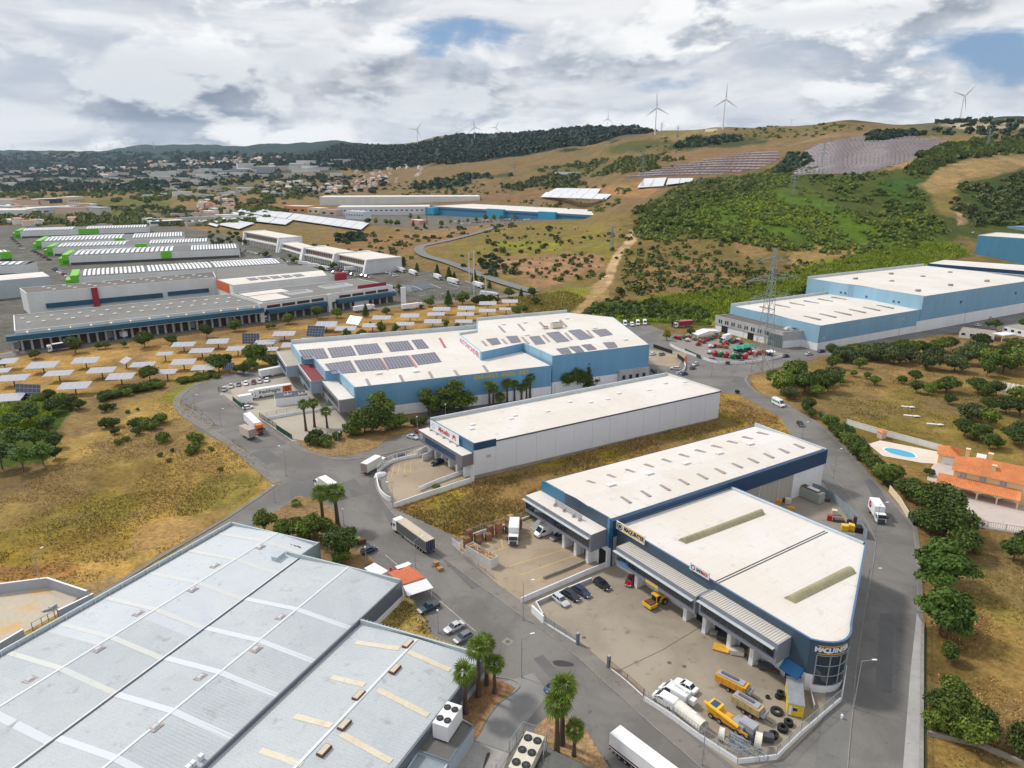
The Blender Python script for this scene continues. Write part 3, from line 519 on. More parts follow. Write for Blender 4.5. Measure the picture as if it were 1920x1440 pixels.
blot([(905,1440),(912,1415),(918,1411),(918,1418),(905,1446),(898,1455)],oil,.034)
for a,b in(((915,990),(915,1020)),((962,1008),(1045,995)),((1045,995),(1062,975)),((908,1040),(1000,1010)),((955,1062),(1075,1025)),((975,1078),(1090,1038)),((1000,1091),(1065,1066)),((936,998),(943,1027)),((970,992),(975,1012)),((912,1012),(962,1008))):
 ribbon('bay_line',W([a,b]),-.09,.09,.049,.052,yline)
for k in range(5):
 a=(724+k*9,898-k*9);b=(721+k*9+10+k*2,880-k*5)
 ribbon('bay_line',W([(722+k*12,897-k*3),(727+k*11,878-k*3.5)]),-.07,.07,.049,.052,yline)
ribbon('expansion_joint',W([(1162,1257),(1240,1220),(1320,1172)]),-.07,.07,.047,.05,mat('joint_dark',(.07,.06,.055),.9))
# -- WALL FRAMES
from mathutils import Matrix
class Fr:
 def __init__(s,A,B):
  s.A=A;dx,dy=B[0]-A[0],B[1]-A[1];s.L=hypot(dx,dy);s.d=(dx/s.L,dy/s.L);s.n=(s.d[1],-s.d[0]);s.ang=atan2(dy,dx)
 def p(s,a,o,z):return(s.A[0]+s.d[0]*a+s.n[0]*o,s.A[1]+s.d[1]*a+s.n[1]*o,z)
 def xy(s,a,o=0):return s.p(a,o,0)[:2]
 def box(s,mb,s0,s1,o0,o1,z0,z1,mi=0,zt=None):
  lo=[s.p(s0,o0,z0),s.p(s0,o1,z0),s.p(s1,o1,z0),s.p(s1,o0,z0)];hi=[(x,y,z1)for x,y,_ in lo]
  if zt is not None:hi=[(*hi[0][:2],z1),(*hi[1][:2],z1),(*hi[2][:2],zt),(*hi[3][:2],zt)]
  mb.HX(lo,hi,mi);return mb
 def on(s,u,v,o=.0):
  x=(u-960)/FPX;y=(v-720)/FPX;dn=SP+y*CP;fw=CP-y*SP
  ax,ay=s.A[0]+s.n[0]*o,s.A[1]+s.n[1]*o
  k=(ax*s.n[0]+ay*s.n[1])/(x*s.n[0]+fw*s.n[1])
  return((x*k-ax)*s.d[0]+(fw*k-ay)*s.d[1],CAM_H-dn*k)
def PA(name,root,m,fn,**k):
 mb=MB();fn(mb);return mb.BU(name,m,root,world=True,**k)
def root_at(name,label,cat,fr,z=0,group=None):return TH(name,label,cat,(fr.A[0],fr.A[1],z),fr.ang,group)
def WN(fr,root,s0,s1,z0,z1,n,o=.0,fm=alu,gm=glass,rows=1,t=.07,dep=.1,name='window'):
 mb=MB();e=t
 fr.box(mb,s0,s1,o,o+dep,z0-e,z0);fr.box(mb,s0,s1,o,o+dep,z1,z1+e)
 for i in range(n+1):
  a=s0+(s1-s0)*i/n;fr.box(mb,a-e/2,a+e/2,o,o+dep*1.1,z0,z1)
 for r in range(1,rows):
  z=z0+(z1-z0)*r/rows;fr.box(mb,s0,s1,o,o+dep*.9,z-e/2,z+e/2)
 w=mb.BU(name,fm,root,1)
 for i in range(n):
  a=s0+(s1-s0)*i/n+e/2;b=s0+(s1-s0)*(i+1)/n-e/2
  for r in range(rows):
   q0=z0+(z1-z0)*r/rows+(e/2 if r else 0);q1=z0+(z1-z0)*(r+1)/rows-(e/2 if r<rows-1 else 0)
   m2=MB();fr.box(m2,a,b,o+.005,o+dep*.45,q0,q1)
   p_=m2.BU('pane',gm,root,1);p_.parent=w
 return w
_TX={}
def text_mesh(s,size,ext=.03,bold=.0,shear=.0,spacing=1.):
 k=(s,size,ext,bold,shear,spacing)
 if k not in _TX:
  c=bpy.data.curves.new('lettering','FONT');c.body=s;c.size=size;c.extrude=ext;c.offset=bold;c.shear=shear;c.space_character=spacing
  c.align_x='CENTER';c.align_y='CENTER';c.resolution_u=3
  o=bpy.data.objects.new('lettering',c);COL.objects.link(o);bpy.context.view_layer.update()
  me=bpy.data.meshes.new_from_object(o.evaluated_get(bpy.context.evaluated_depsgraph_get()));bpy.data.objects.remove(o);bpy.data.curves.remove(c);_TX[k]=me
 return _TX[k]
def LT_(s,size,m,root,fr,a,z,o=.05,width=None,slopez=.0,name='lettering',**k):
 me=text_mesh(s,size,**k).copy();me.name='lettering';me.materials.clear();me.materials.append(m)
 ob=bpy.data.objects.new(name,me);COL.objects.link(ob)
 sx=1.
 if width:
  xs=[v.co.x for v in me.vertices];sx=width/max(max(xs)-min(xs),1e-3)
 x,y,_=fr.p(a,o,0)
 M=Matrix(((fr.d[0],0,fr.n[0],x),(fr.d[1],0,fr.n[1],y),(0,1,0,z),(0,0,0,1)))@Matrix.Diagonal((sx,1,1,1))
 ob.parent=root;ob.matrix_local=(Matrix.Translation(root.location)@Matrix.Rotation(root.rotation_euler[2],4,'Z')).inverted()@M
 return ob
def disc(name,root,fr,a,z,o,r,m,n=18,inner=.0,t=.03):
 mb=MB()
 if inner:
  R=[[fr.p(a+cos(2*pi*i/n)*q,o+w,z+sin(2*pi*i/n)*q)for i in range(n)]for q,w in((inner,0),(inner,t),(r,t),(r,0))]
  mb.loft(R,caps=False)
 else:mb.TU(fr.p(a,o,z),fr.p(a,o+t,z),r,n=n)
 return mb.BU(name,m,root,1)
def wallring(root,poly,z0,z1,m,name='wall',label=None):
 mb=MB();mb.PR(poly,z0,z1,top=False);return mb.BU(name,m,root,world=True,label=label)
def CPG(root,poly,z,m,w=.35,h=.12,name='coping',skip=()):
 mb=MB();k=len(poly)
 if area(poly)<0:poly=poly[::-1]
 for i in range(k):
  if i in skip:continue
  f=Fr(poly[i],poly[(i+1)%k]);f.box(mb,-.06,f.L+.055,-w+.003*i,.08+.003*i,z-h+.002*i,z+.03+.002*i)
 return mb.BU(name,m,root,1)
def QD(root,name,pts,m,label=None,kind=None):
 mb=MB();mb.poly(pts);return mb.BU(name,m,root,world=True,label=label,kind=kind)
def XB(g,*a,**k):
 q=MB();q.box(*a,**k);return q.BU(*g)
def XT(g,*a,**k):
 q=MB();q.TU(*a,**k);return q.BU(*g)
def PF(n,t,m,f,*a,**k):
 q=MB();f.box(q,*a,**k);return q.BU(n,m,t,1)
def lerp(a,b,t):return tuple(a[i]+(b[i]-a[i])*t for i in range(len(a)))
def gable(root,c,z,dz,m,name='roof'):
 r0=lerp(c[3],c[0],.5);r1=lerp(c[1],c[2],.5);mb=MB()
 mb.poly([(*c[0],z),(*c[1],z),(*r1,z+dz),(*r0,z+dz)]);mb.poly([(*r0,z+dz),(*r1,z+dz),(*c[2],z),(*c[3],z)])
 return mb.BU(name,m,root,1)
def ribs(root,name,A,B,L,step,w,h,zf,m,d0=.0):
 mb=MB();f=Fr(A,B);n=int(f.L/step);Ll=hypot(*L)
 for i in range(n):
  a=f.xy((i+.5)*step);b=(a[0]+L[0],a[1]+L[1])
  e=Fr(a,b);m_=lerp(a,b,.5)
  pts=[a,m_,b]
  for p,q in((a,m_),(m_,b)):
   zp,zq=zf(*p),zf(*q);dx,dy=f.d[0]*w/2,f.d[1]*w/2
   mb.poly([(p[0]-dx,p[1]-dy,zp),(p[0],p[1],zp+h),(q[0],q[1],zq+h),(q[0]-dx,q[1]-dy,zq)])
   mb.poly([(p[0],p[1],zp+h),(p[0]+dx,p[1]+dy,zp),(q[0]+dx,q[1]+dy,zq),(q[0],q[1],zq+h)])
 return mb.BU(name,m,root,world=True,kind='stuff')
for m_,st in((lblue,1.2),(lblue3,1.2),(lblue2,1.2),(navy,1.1),(slate,1.1),(roofw,3.1),(roofw2,2.4),(WH,5.),(greyp,2.2)):joints(m_,st,.9 if m_ in(roofw,roofw2)else .8)
for m_ in(roofw,roofw2):joints(m_,11.,.86,(1,))
for k_,q_ in enumerate(([(360,800),(372,793),(420,818),(408,826)],[(470,850),(500,842),(530,862),(500,872)],[(830,1050),(850,1046),(905,1100),(885,1106)],[(1000,1235),(1018,1228),(1050,1262),(1030,1270)],[(1620,900),(1640,898),(1668,950),(1648,952)],[(1650,1150),(1676,1150),(1672,1300),(1640,1300)],[(1380,705),(1410,712),(1400,726),(1370,716)],[(640,905),(665,898),(690,925),(662,932)])):sheet('road_patch',q_,.029,asph2)
# -- NEAR HALLS
def SKL(root,cells,z,m,name='skylight',th=.12):
 for q in cells:
  p=[g(u,v,z)for u,v in q]
  if area(p)<0:p=p[::-1]
  mb=MB();mb.HX([(x,y,z-.03)for x,y in p],[(x,y,z+th)for x,y in p]);mb.BU(name,m,root,1)
def slot(u0,v0,u1,v1,w=3.2):
 return[(u0,v0),(u0+w,v0-w*.33),(u1+w,v1-w*.33),(u1,v1)]
def RB_(root,u,v,z,w=1.2,d=1.,h=.5,m=WM,rz=.55,name='roof_vent'):
 x,y=g(u,v,z);mb=MB();mb.box(x-w/2,x+w/2,y-d/2,y+d/2,z-.02,z+h,rot=rz,c=(x,y));mb.box(x-w*.58,x+w*.58,y-d*.58,y+d*.58,z+h,z+h+.08,rot=rz,c=(x,y))
 return mb.BU(name,m,root,1)
HW=11.2
c0=g(889,833,HW);c1=g(1351,732,HW);c3=g(807,787,HW)
dv=(c3[0]-c0[0],c3[1]-c0[1]);c2=(c1[0]+dv[0],c1[1]+dv[1])
fs=Fr(c0,c1);ff=Fr(c3,c0)
wh=root_at('warehouse','long white panelled hall with cream roof and grey office front under a script-lettered board','warehouse',fs)
plinth=mat('block_plinth',(.3,.27,.23),.9,vary=.3,VS2=1.5)
PF('plinth',wh,plinth,fs,0,fs.L,-.5,.12,0,1.1,zt=.5)
PA('wall',wh,WH,lambda mb:mb.PR([c0,c1,c2,c3],0,HW-.55,top=False))
npan=14;pw=fs.L/npan
for i in range(npan):
 PF('wall_panel',wh,whitew,fs,i*pw+.05,(i+1)*pw-.05,.005,.09,1.1-.6*i/npan+.02,HW-.62 if i else HW-2.05)
gable(wh,[c0,c1,c2,c3],HW-.45,.35,roofw)
PF('eaves_gutter',wh,gutter,fs,pw+.2,fs.L+.1,-.1,.22,HW-.6,HW-.22)
fb=Fr(c2,c3);fe=Fr(c1,c2)
PF('parapet',wh,coping,fb,-.02,fb.L+.02,-.4,.1,HW-2,HW+.75)
PF('parapet',wh,C2,fe,.02,fe.L-.45,-.35,.1,HW-2,HW+.12,zt=HW+.5)
PF('blue_fascia',wh,navy,fs,-.05,pw+.15,-.3,.14,HW-2.,HW+.25)
PF('blue_fascia',wh,mat('mid_blue_cladding',(.05,.16,.28),.45,vary=.1),ff,.1,ff.L-.31,-.3,.1,HW-3.2,HW+.2)
for u,v in((886,797),(884,805),(958,786),(965,780),(1026,772),(1068,754),(1107,755),(1139,749),(1160,738),(1216,732),(1247,719),(1284,717)):RB_(wh,u,v,HW-.2,1.5,1.,.35)
PF('wall_vent',wh,alu,fs,4.2,5.4,.1,.35,6.2,7.)
OB=4.;z0b,z1b=HW-6.7,HW-3.
PF('office_box',wh,mat('office_grey',(.17,.16,.185),.6,vary=.08),ff,-1.2,ff.L-.6,.005,OB,z0b,z1b)
PF('office_roof',wh,roofw,ff,-1.2,ff.L-.6,.3,OB-.1,z1b,z1b+.06)
bw=mat('blue_window',(.01,.05,.13),.15,spec=.8)
for i in range(4):
 s=3.4+i*4.6;WN(ff,wh,s,s+4.2,z0b+1.,z0b+2.7,4,OB,mat('navy_frame',(.02,.08,.2),.4),bw,rows=2)
disc('emblem',wh,ff,.7,z0b+2.2,OB,1.,mat('pale_grey_emblem',(.45,.45,.48),.5),14,.62)
PF('emblem_bar',wh,mat('pale_grey_emblem'),ff,.55,.85,OB,OB+.04,z0b+1.5,z0b+2.8)
PF('ground_wall',wh,WH,ff,.5,ff.L,.01,.4,0,z0b)
for i,s in enumerate((2.2,6.2,10.6,15.,19.2)):
 PF('dock_door_or_opening',wh,dark if i in(2,4)else GD,ff,s,s+2.6,.41,.5,.9,3.9)  # dark ones are flat panels for the unlit inside of open docks
 PF('dock_pillar',wh,WH,ff,s+3.,s+4.,.41,1.9,0,z0b)
fsn=root_at('roof_sign','long white sign board with red script lettering on the white hall roof edge','sign',ff)
PF('board',fsn,WH,ff,1.2,18.4,.6,.75,HW-2.6,HW+.5)
for i in range(5):PF('bracket',fsn,alu,ff,2+i*4,2.12+i*4,.75,1.6,HW-3.,HW-2.4)
LT_('Miguelito',2.3,mat('crimson_letter',(.4,.01,.05),.5),fsn,ff,9.6,HW-1.,.76,6.8,bold=.05,shear=.25)
mb=MB()
for i in range(7):
 t=pi*i/6;r=1.2;mb.TU(ff.p(15.7+cos(t)*1.15,.78,HW-1.6+sin(t)*1.5),ff.p(15.7+cos(t)*.6,.78,HW-1.7+sin(t)*.7),.12,n=5)
mb.BU('emblem',mat('brick_red_letter',(.45,.06,.03),.6),fsn,1)
disc('emblem',fsn,ff,3.,HW-1.1,.76,.9,mat('pale_blue_letter',(.45,.55,.68),.6),14,.6)
H2=12.
A1=g(1158,985,10.5);E1=g(1487,1181,10.5);fM=Fr(A1,E1)
a2=g(1017,901,H2);k2=g(1150,976,H2);e2=g(1551,843,H2);dq=(a2[0]-k2[0],a2[1]-k2[1]);b2=(e2[0]+dq[0]*.92,e2[1]+dq[1]*.92)
f2=Fr(a2,k2);f2s=Fr(k2,e2)
nh=root_at('warehouse','hall with cream roof, two rows of rooflights and a navy blue side band','warehouse',f2s)
PF('lower_wall',nh,mat('dusty_wall',(.42,.39,.35),.8,vary=.2,VS2=.5,streak=True),f2s,0,f2s.L-14,-1,0,0,H2-4.2)
PF('lower_wall',nh,WH,f2s,f2s.L-13.99,f2s.L-.6,-1,.02,0,H2-4.2)
for s in(43,51,59):PF('downpipe',nh,WH,f2s,s,s+.15,0,.14,0,H2-4.3)
PA('wall',nh,WH,lambda mb:mb.PR([f2s.xy(0,-1.02),f2s.xy(f2s.L-.6,-1.02),b2,a2],0,H2-.5,top=False))
PF('navy_band',nh,navy,f2s,0,f2s.L,-1,.25,H2-4.19,H2)
PF('navy_band',nh,navy,f2,f2.L-.8,f2.L+.25,.005,.3,0,H2-.002)
gable(nh,[k2,e2,b2,a2],H2-.35,.7,roofw2)
PF('front_parapet',nh,mat('teal_blue_cladding',(.035,.17,.29),.42,vary=.12,streak=True),f2,0,9.3,-.2,.22,4,H2+.12)
PF('front_parapet',nh,slate,f2,9.31,f2.L-1.6,-.2,.21,4,H2+.1)
PF('front_parapet',nh,mat('corner_blue',(.07,.22,.4),.4),f2,f2.L-1.59,f2.L-.81,-.2,.24,4,H2+.1)
fe2=Fr(e2,b2);PF('parapet',nh,coping,fe2,.3,fe2.L,-.35,.1,0,H2+.25,zt=H2+.9)
fb2=Fr(b2,a2);PF('eaves_gutter',nh,gutter,fb2,.2,fb2.L-.2,-.1,.2,H2-.55,H2-.3)
Z7=lambda x,y:(980+x/5.647,780+y/5.647);Z8=lambda x,y:(1280+x/5.053,790+y/5.053)
row1=[Z7(*q)for q in((672,690),(885,625),(1080,570),(1278,514),(1465,460),(1648,408))]+[Z8(*q)for q in((110,273),(265,232),(413,190),(556,149),(697,108))]
row1e=[Z7(*q)for q in((815,744),(1025,682),(1222,622),(1420,568),(1602,512),(1792,458))]+[Z8(*q)for q in((237,312),(395,268),(540,223),(682,184),(825,140))]
row2=[Z7(*q)for q in((980,835),(1190,772),(1395,712),(1590,650))]+[Z8(*q)for q in((80,480),(243,430),(403,382),(556,334),(707,290),(850,244),(990,200))]
row2e=[Z7(*q)for q in((1130,925),(1338,857),(1545,793),(1742,730),)]+[Z8(*q)for q in((220,550),(388,497),(550,444),(702,397),(847,350),(990,303),(1132,257))]
for(r_,re)in((row1,row1e),(row2,row2e)):
 for(u0,v0),(u1,v1)in zip(r_,re):SKL(nh,[slot(u0,v0,u1,v1,5)],H2+.0,skyl,'rooflight',.1)
for x,y in((935,735),(1340,615)):u,v=Z7(x,y);RB_(nh,u,v,H2+.3,2.2,1.1,.4)
for x,y in((30,402),(345,305),(640,218)):u,v=Z8(x,y);RB_(nh,u,v,H2+.3,2.2,1.1,.4)
ob2=Fr(f2.xy(-.4,0),k2);zt2,zb2=9.1,4.7
PF('office_box',nh,greyp,ob2,0,ob2.L-1.7,.23,5.2,zb2,zt2)
PF('office_roof',nh,roofw2,ob2,.1,ob2.L-1.8,.3,5.1,zt2,zt2+.06)
PF('canopy',nh,coping,ob2,-.6,ob2.L-2.1,5.2,5.95,zt2-1.1,zt2-.98)
for i in range(7):
 s=.3+i*(ob2.L-2.6)/7;WN(ob2,nh,s,s+(ob2.L-2.9)/7,zb2+.95,zt2-1.25,3,5.2,mat('window_frame_blue',(.1,.13,.17),.4),glass,t=.05)
PF('ground_wall',nh,WH,ob2,1.5,ob2.L,.02,1.5,0,zb2)
WN(ob2,nh,2,5.2,2.6,4.,3,1.5,alu,glass)
for i,s in enumerate((10.2,14.6,18.9)):
 PF('dock_door_or_opening',nh,[mat('brown_door',(.14,.06,.02),.7),dark,GD][i],ob2,s,s+3.,1.51,1.6,0,4.)  # the near-black one paints a shaded open bay
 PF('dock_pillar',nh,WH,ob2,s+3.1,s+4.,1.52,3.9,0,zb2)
PF('dark_bay',nh,dark,ob2,ob2.L-2.6,ob2.L-.4,1.52,1.6,0,4.4)  # flat dark sheet in place of the shade in an open bay
PF('display_board',nh,GL,ob2,8.5,18.5,2.3,2.45,zt2+.25,zt2+1.6)
for s in(9,12.5,16,18.2):PF('board_post',nh,alu,ob2,s,s+.08,2.46,3.3,zt2+.07,zt2+.8)
PA('entrance_stairs',nh,GL,lambda mb:[ob2.box(mb,1.2-.0,4.5,1.52+.45*i,1.97+.45*i,0,1.9-.27*i)for i in range(7)])
H1=10.5
B1=g(1373,914,H1);C1=g(1624,1019,H1);D1=g(1593,1190,H1)
import itertools
def bez(p0,p1,p2,n):
 return[((1-t)**2*p0[0]+2*t*(1-t)*p1[0]+t*t*p2[0],(1-t)**2*p0[1]+2*t*(1-t)*p1[1]+t*t*p2[1])for t in[i/n for i in range(n+1)]]
E0=fM.xy(fM.L-.0);Ec=fM.xy(fM.L+11.)
fD=Fr(C1,D1);Dm=D1;tip=fM.xy(fM.L+9.2)
cor=bez(fM.xy(fM.L+3.5),(D1[0]-1.2,D1[1]-4.6),fD.xy(fD.L-3.),10)
poly1=[A1]+[E0]+cor+[C1,B1]
mh=root_at('warehouse','machinery dealer hall with rounded glazed corner and cream roof with two arched vents','warehouse',fM)
PA('base_wall',mh,WH,lambda mb:mb.PR(poly1,0,3.6,top=False))
ins=[lerp(p,(50,135),.0015)for p in poly1]
PA('cladding',mh,slate,lambda mb:mb.PR(poly1,3.6,H1+.25,top=False))
PA('roof',mh,roofw2,lambda mb:mb.poly([(*lerp(p,(45,138),.004),H1-.12)for p in poly1[::-1]]if area(poly1)<0 else[(*lerp(p,(45,138),.004),H1-.12)for p in poly1]))
CPG(mh,poly1,H1+.27,mat('blue_coping',(.07,.15,.28),.5),.28,.1)
fCB=Fr(C1,B1);PF('parapet',mh,coping,fCB,.3,fCB.L-.2,-.9,-.3,H1-1,H1+.35)
va=fM.xy(28.2,-.3);vb=g(1549,996,H1)
fv=Fr(va,vb);
for o in(-.38,.28):PF('roof_seam',mh,gutter,fv,0,fv.L,o,o+.14,H1-.125,H1+.0)
def arch(root,q,z):
 a,b,c,d=[g(u,v,z)for u,v in q];R=[]
 for p0,p1 in((a,d),(b,c)):
  R.append([(*lerp(p0,p1,t),z-.05+1.05*sin(pi*t))for t in[i/8 for i in range(9)]])
 mb=MB();mb.loft(R,caps=True,closed=False);o=mb.BU('arched_vent',mat('khaki_vent',(.36,.32,.19),.6,vary=.25,VS2=1.2),root,1)
 n=16;mb=MB()
 for i in range(n+1):
  t=i/n;rr=[]
  for tt in(t-.0018,t+.0018):
   rr.append([(*lerp(lerp(a,b,tt),lerp(d,c,tt),w),z-.04+1.1*sin(pi*w))for w in[j/8 for j in range(9)]])
  mb.loft(rr,caps=False,closed=False)
 s=mb.BU('rib',mat('khaki_rib',(.46,.42,.28),.6),root,1);s.parent=o;return o
Z9=lambda x,y:(1380+x/5.143,940+y/5.143)
arch(mh,[(1272,1013),(1422,957),(1434,966),(1287,1020)],H1-.1)
arch(mh,[Z9(458,930),Z9(1040,642),Z9(1162,697),Z9(575,988)],H1-.1)
mg=mat('seamed_metal_roof',(.6,.575,.53),.5,vary=.1)
def obox(s0,s1,zb,zt):
 PF('office_box',mh,greyp,fM,s0,s1,.01,4.,zb,zt)
 n=int((s1-s0)/.55)
 PF('office_roof',mh,mg,fM,s0+.1,s1-.1,.05,3.9,zt,zt+.05)
 PA('roof_seams',mh,mat('seam_brown',(.36,.31,.25),.6),lambda mb:[fM.box(mb,s0+.3+i*.55,s0+.36+i*.55,.05,3.9,zt+.05,zt+.13)for i in range(n)],kind='stuff')
 PF('canopy',mh,coping,fM,s0-.3,s1-.5,4.,4.75,zt-1.05,zt-.93)
 nw=max(3,int((s1-s0)/3.));w=(s1-s0-.8)/nw
 for i in range(nw):WN(fM,mh,s0+.4+i*w,s0+.4+(i+1)*w-.15,zb+1.,zt-1.25,2,4.,mat('window_frame_blue'),glass,t=.05)
obox(4.,27.2,4.2,8.2);obox(28.2,45.9,4.9,9.)
PF('end_panel',mh,greyp,fM,27.21,28.19,.01,3.2,4.5,8.6)
PF('slate_wall',mh,slate,fM,.05,4.,.008,.05,3.61,4.2)
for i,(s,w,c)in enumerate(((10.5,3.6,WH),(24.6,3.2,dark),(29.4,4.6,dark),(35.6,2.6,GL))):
 PF('dock_door_or_opening',mh,[WM,dark,dark,GD][i],fM,s,s+w,.01,.1,0,3.4)  # dark panels stand for shaded openings, the wall has no holes
for s in(8.9,15.2,23.2,28.2,34.3,39.5):PF('dock_pillar',mh,WH,fM,s,s+.9,.02,2.6,0,4.15 if s<28 else 4.85)
WN(fM,mh,19.5,21.8,2.4,3.5,2,.02,GD,glass)
WN(fM,mh,40.8,43.2,2.2,3.4,2,.02,GD,glass)
seg=cor[1:9]
for i in range(len(seg)-1):
 f=Fr(seg[i],seg[i+1])
 PF('glazing',mh,glass,f,.0,f.L,.01,.07,1.7,7.9)
for i in range(0,len(seg)):
 f=Fr(seg[max(i-1,0)],seg[min(i+1,len(seg)-1)]);
 if i%2==0 or i==len(seg)-1:PA('mullion',mh,GV,lambda mb:mb.TU((*Fr(seg[i],(seg[i][0]+f.d[0],seg[i][1]+f.d[1])).xy(0,.1),1.7),(*Fr(seg[i],(seg[i][0]+f.d[0],seg[i][1]+f.d[1])).xy(0,.1),7.9),.1,n=6))
for z in(1.7,3.7,5.8,7.9):
 for i in range(len(seg)-1):
  f=Fr(seg[i],seg[i+1]);PF('transom',mh,GV,f,-.02,f.L+.02,.07,.15,z-.06,z+.06)
for z,m_ in((8.15,yellow),(9.75,yellow)):
 for i in range(1,6):
  f=Fr(cor[i],cor[i+1]);PF('sign_stripe',mh,m_,f,0,f.L,.02,.07,z,z+.14)
for i,ch in enumerate('MAQUINTER'):
 t=1.+i*5.4/8;k=min(int(t),8);f=Fr(cor[k],cor[k+1]);LT_(ch,1.35,WH,mh,f,(t-k)*f.L,9.02,.06,bold=.05)
fc0=Fr(E0,cor[0])
disc('emblem',mh,Fr(E0,cor[1]),3.4,9.3,.08,.8,WH,16,.3)
PF('entrance_door',mh,bw,fM,fM.L-.3,fM.L+2.8,.02,.1,0,2.7)
mb=MB();mb.HX([fM.p(fM.L-.6,.1,3.1),fM.p(fM.L-.6,1.9,2.7),fM.p(fM.L+3.1,1.9,2.7),fM.p(fM.L+3.1,.1,3.1)],[fM.p(fM.L-.6,.1,4.3),fM.p(fM.L-.6,1.9,2.85),fM.p(fM.L+3.1,1.9,2.85),fM.p(fM.L+3.1,.1,4.3)]);mb.BU('awning',mat('blue_awning',(.02,.13,.32),.6),mh,1)
sg=root_at('roof_sign','cream roof-edge sign with black capitals and a round black emblem','sign',fM)
PF('board',sg,mat('cream_board',(.72,.68,.55),.5),fM,0,9.1,.35,.5,9.9,12.)
PA('stripe',sg,yellow,lambda mb:(fM.box(mb,2.4,9.,.5,.53,11.55,11.7),fM.box(mb,2.4,9.,.5,.53,10.15,10.3)))
LT_('MAQUINTER',1.35,mat('black_letter',(.015,.015,.03),.5),sg,fM,5.8,10.95,.51,6.4,bold=.05)
disc('emblem',sg,fM,1.3,10.95,.51,.85,mat('black_letter'),18,.66)
disc('emblem',sg,fM,1.3,10.95,.51,.42,mat('black_letter'),8)
for s in(.05,4.5,9.):PF('post',sg,GV,fM,s,s+.08,.22,.34,10.4,12.)
sg2=root_at('roof_sign','smaller pale roof-edge sign lettered in black and red','sign',fM)
PF('board',sg2,mat('pale_board',(.66,.68,.7),.5),fM,22.1,27.1,.35,.5,10.75,12.3)
LT_('EASY',.95,mat('black_letter'),sg2,fM,24.6,11.5,.51,1.5,bold=.04)
LT_('MACH',.95,mat('red_letter',(.55,.02,.02),.5),sg2,fM,26.,11.45,.51,1.5,bold=.04)
disc('emblem',sg2,fM,23.,11.55,.51,.55,mat('black_letter'),12,.4)
for s in(22.2,27.):PF('post',sg2,GV,fM,s,s+.08,.22,.34,10.4,12.3)
for s,z,c in((13.6,4.3,mat('ochre_sign',(.72,.48,.1),.5)),(5.6,4.6,mat('azure_sign',(.04,.25,.6),.5))):
 q=TH('wall_sign','ochre banner below the office windows' if s>10 else 'small azure banner at the office corner','sign',(*fM.xy(s),0),fM.ang)
 PF('panel',q,c,fM,s,s+3.6-(0 if s>10 else 1.2),4.01,4.06,z+.05,z+.95)
HL,HT=13.,16.4
sp=[(545.5,643.4),(564.7,668.5),(586,668.5),(610,696),(633,695),(664,726)]
q=[g(*a,HL)for a in sp];q1=g(1034,685,HL)
fL=Fr(q[5],q1);fL=Fr(q[5],fL.xy(fL.L))
bk0=q[0];bk1=g(894,611,HL+1)
polyL=[q[0],q[1],q[2],q[3],q[4],q[5],q1,bk1]
lb=root_at('warehouse','sky blue hall with stepped end, low western wing covered in solar arrays','warehouse',fL)
PA('base_wall',lb,WH,lambda mb:mb.PR(polyL,0,4.2,top=False))
PA('cladding',lb,lblue,lambda mb:mb.PR([fL.xy(0,.02),fL.xy(fL.L,.02),bk1,q[0],q[1],q[2],q[3],q[4]],4.2,HL,top=False))
for i in(0,2,4):
 f=Fr(q[i],q[i+1]);PF('end_parapet',lb,lblue2,f,-.1,f.L+.08,-.3,.12,4.2,HL+.12)  # end faces toward the sun get the lit, paler blue
for i in(1,3):
 f=Fr(q[i],q[i+1]);PF('end_parapet',lb,lblue,f,-.0,f.L+.0,-.3,.1,0,HL+.1)
fbk=Fr(bk1,q[0]);PF('parapet',lb,coping,fbk,0,fbk.L-.12,-.5,.1,9,HL+1.6)
PA('roof',lb,roofw,lambda mb:mb.poly([(*lerp(p,(-30,300),.006),HL-.25)for p in(polyL if area(polyL)>0 else polyL[::-1])]))
T0=fL.xy(fL.L);T1=g(1218,645.5,HT);T1=(T1[0]+.0,T1[1]);T2=g(1150,594,HT);T3=g(1063,585,HT);T4=g(894,600,HT)
N0=g(985,641,HT);N1=g(903,682,HL+3.2);N2=g(862,628,HL+3.2)
Tf=g(1036,667,HT)
polyT=[Tf,T1,T2,T3,T4,g(860,628,HT),g(903,656+8,HT),N0]
polyT=[Tf,T1,T2,T3,T4,g(893.5,622,HT),g(861,627,HT),g(902,660,HT),g(982,643,HT)]
lt=TH('warehouse','taller eastern wing of the sky blue hall with solar arrays and rooftop chiller','warehouse',(*Tf,0),fL.ang)
PA('cladding',lt,lblue,lambda mb:mb.PR(polyT,5.,HT,top=False))
PA('base_wall',lt,WH,lambda mb:mb.PR(polyT,0,5.,top=False))
for i in(6,8):
 f=Fr(polyT[i],polyT[(i+1)%9]);PF('end_parapet',lt,lblue2,f,.0,f.L-.0,-.3,.1,HL-1,HT+.1)
f=Fr(polyT[4],polyT[5]);PF('end_parapet',lt,lblue2,f,.0,f.L,-.3,.1,HL-1,HT+.1)
f=Fr(polyT[3],polyT[4]);PF('parapet',lt,coping,f,.1,f.L-.12,-.5,.1,9,HT+1.2)
f=Fr(polyT[5],polyT[6]);PF('parapet',lt,coping,f,.1,f.L-.12,-.5,.1,9,HT+.8)
PA('roof',lt,roofw,lambda mb:mb.poly([(*lerp(p,(15,310),.005),HT-.2)for p in(polyT if area(polyT)>0 else polyT[::-1])]))
fj=Fr(polyT[6],polyT[7])
js=TH('wall_sign','white sign with large red capitals on the blue end wall above the lower roof','sign',(*fj.xy(0),HL),fj.ang)
PF('board',js,WH,fj,.8,fj.L-1.2,.12,.28,HT-4.2,HT-.1)
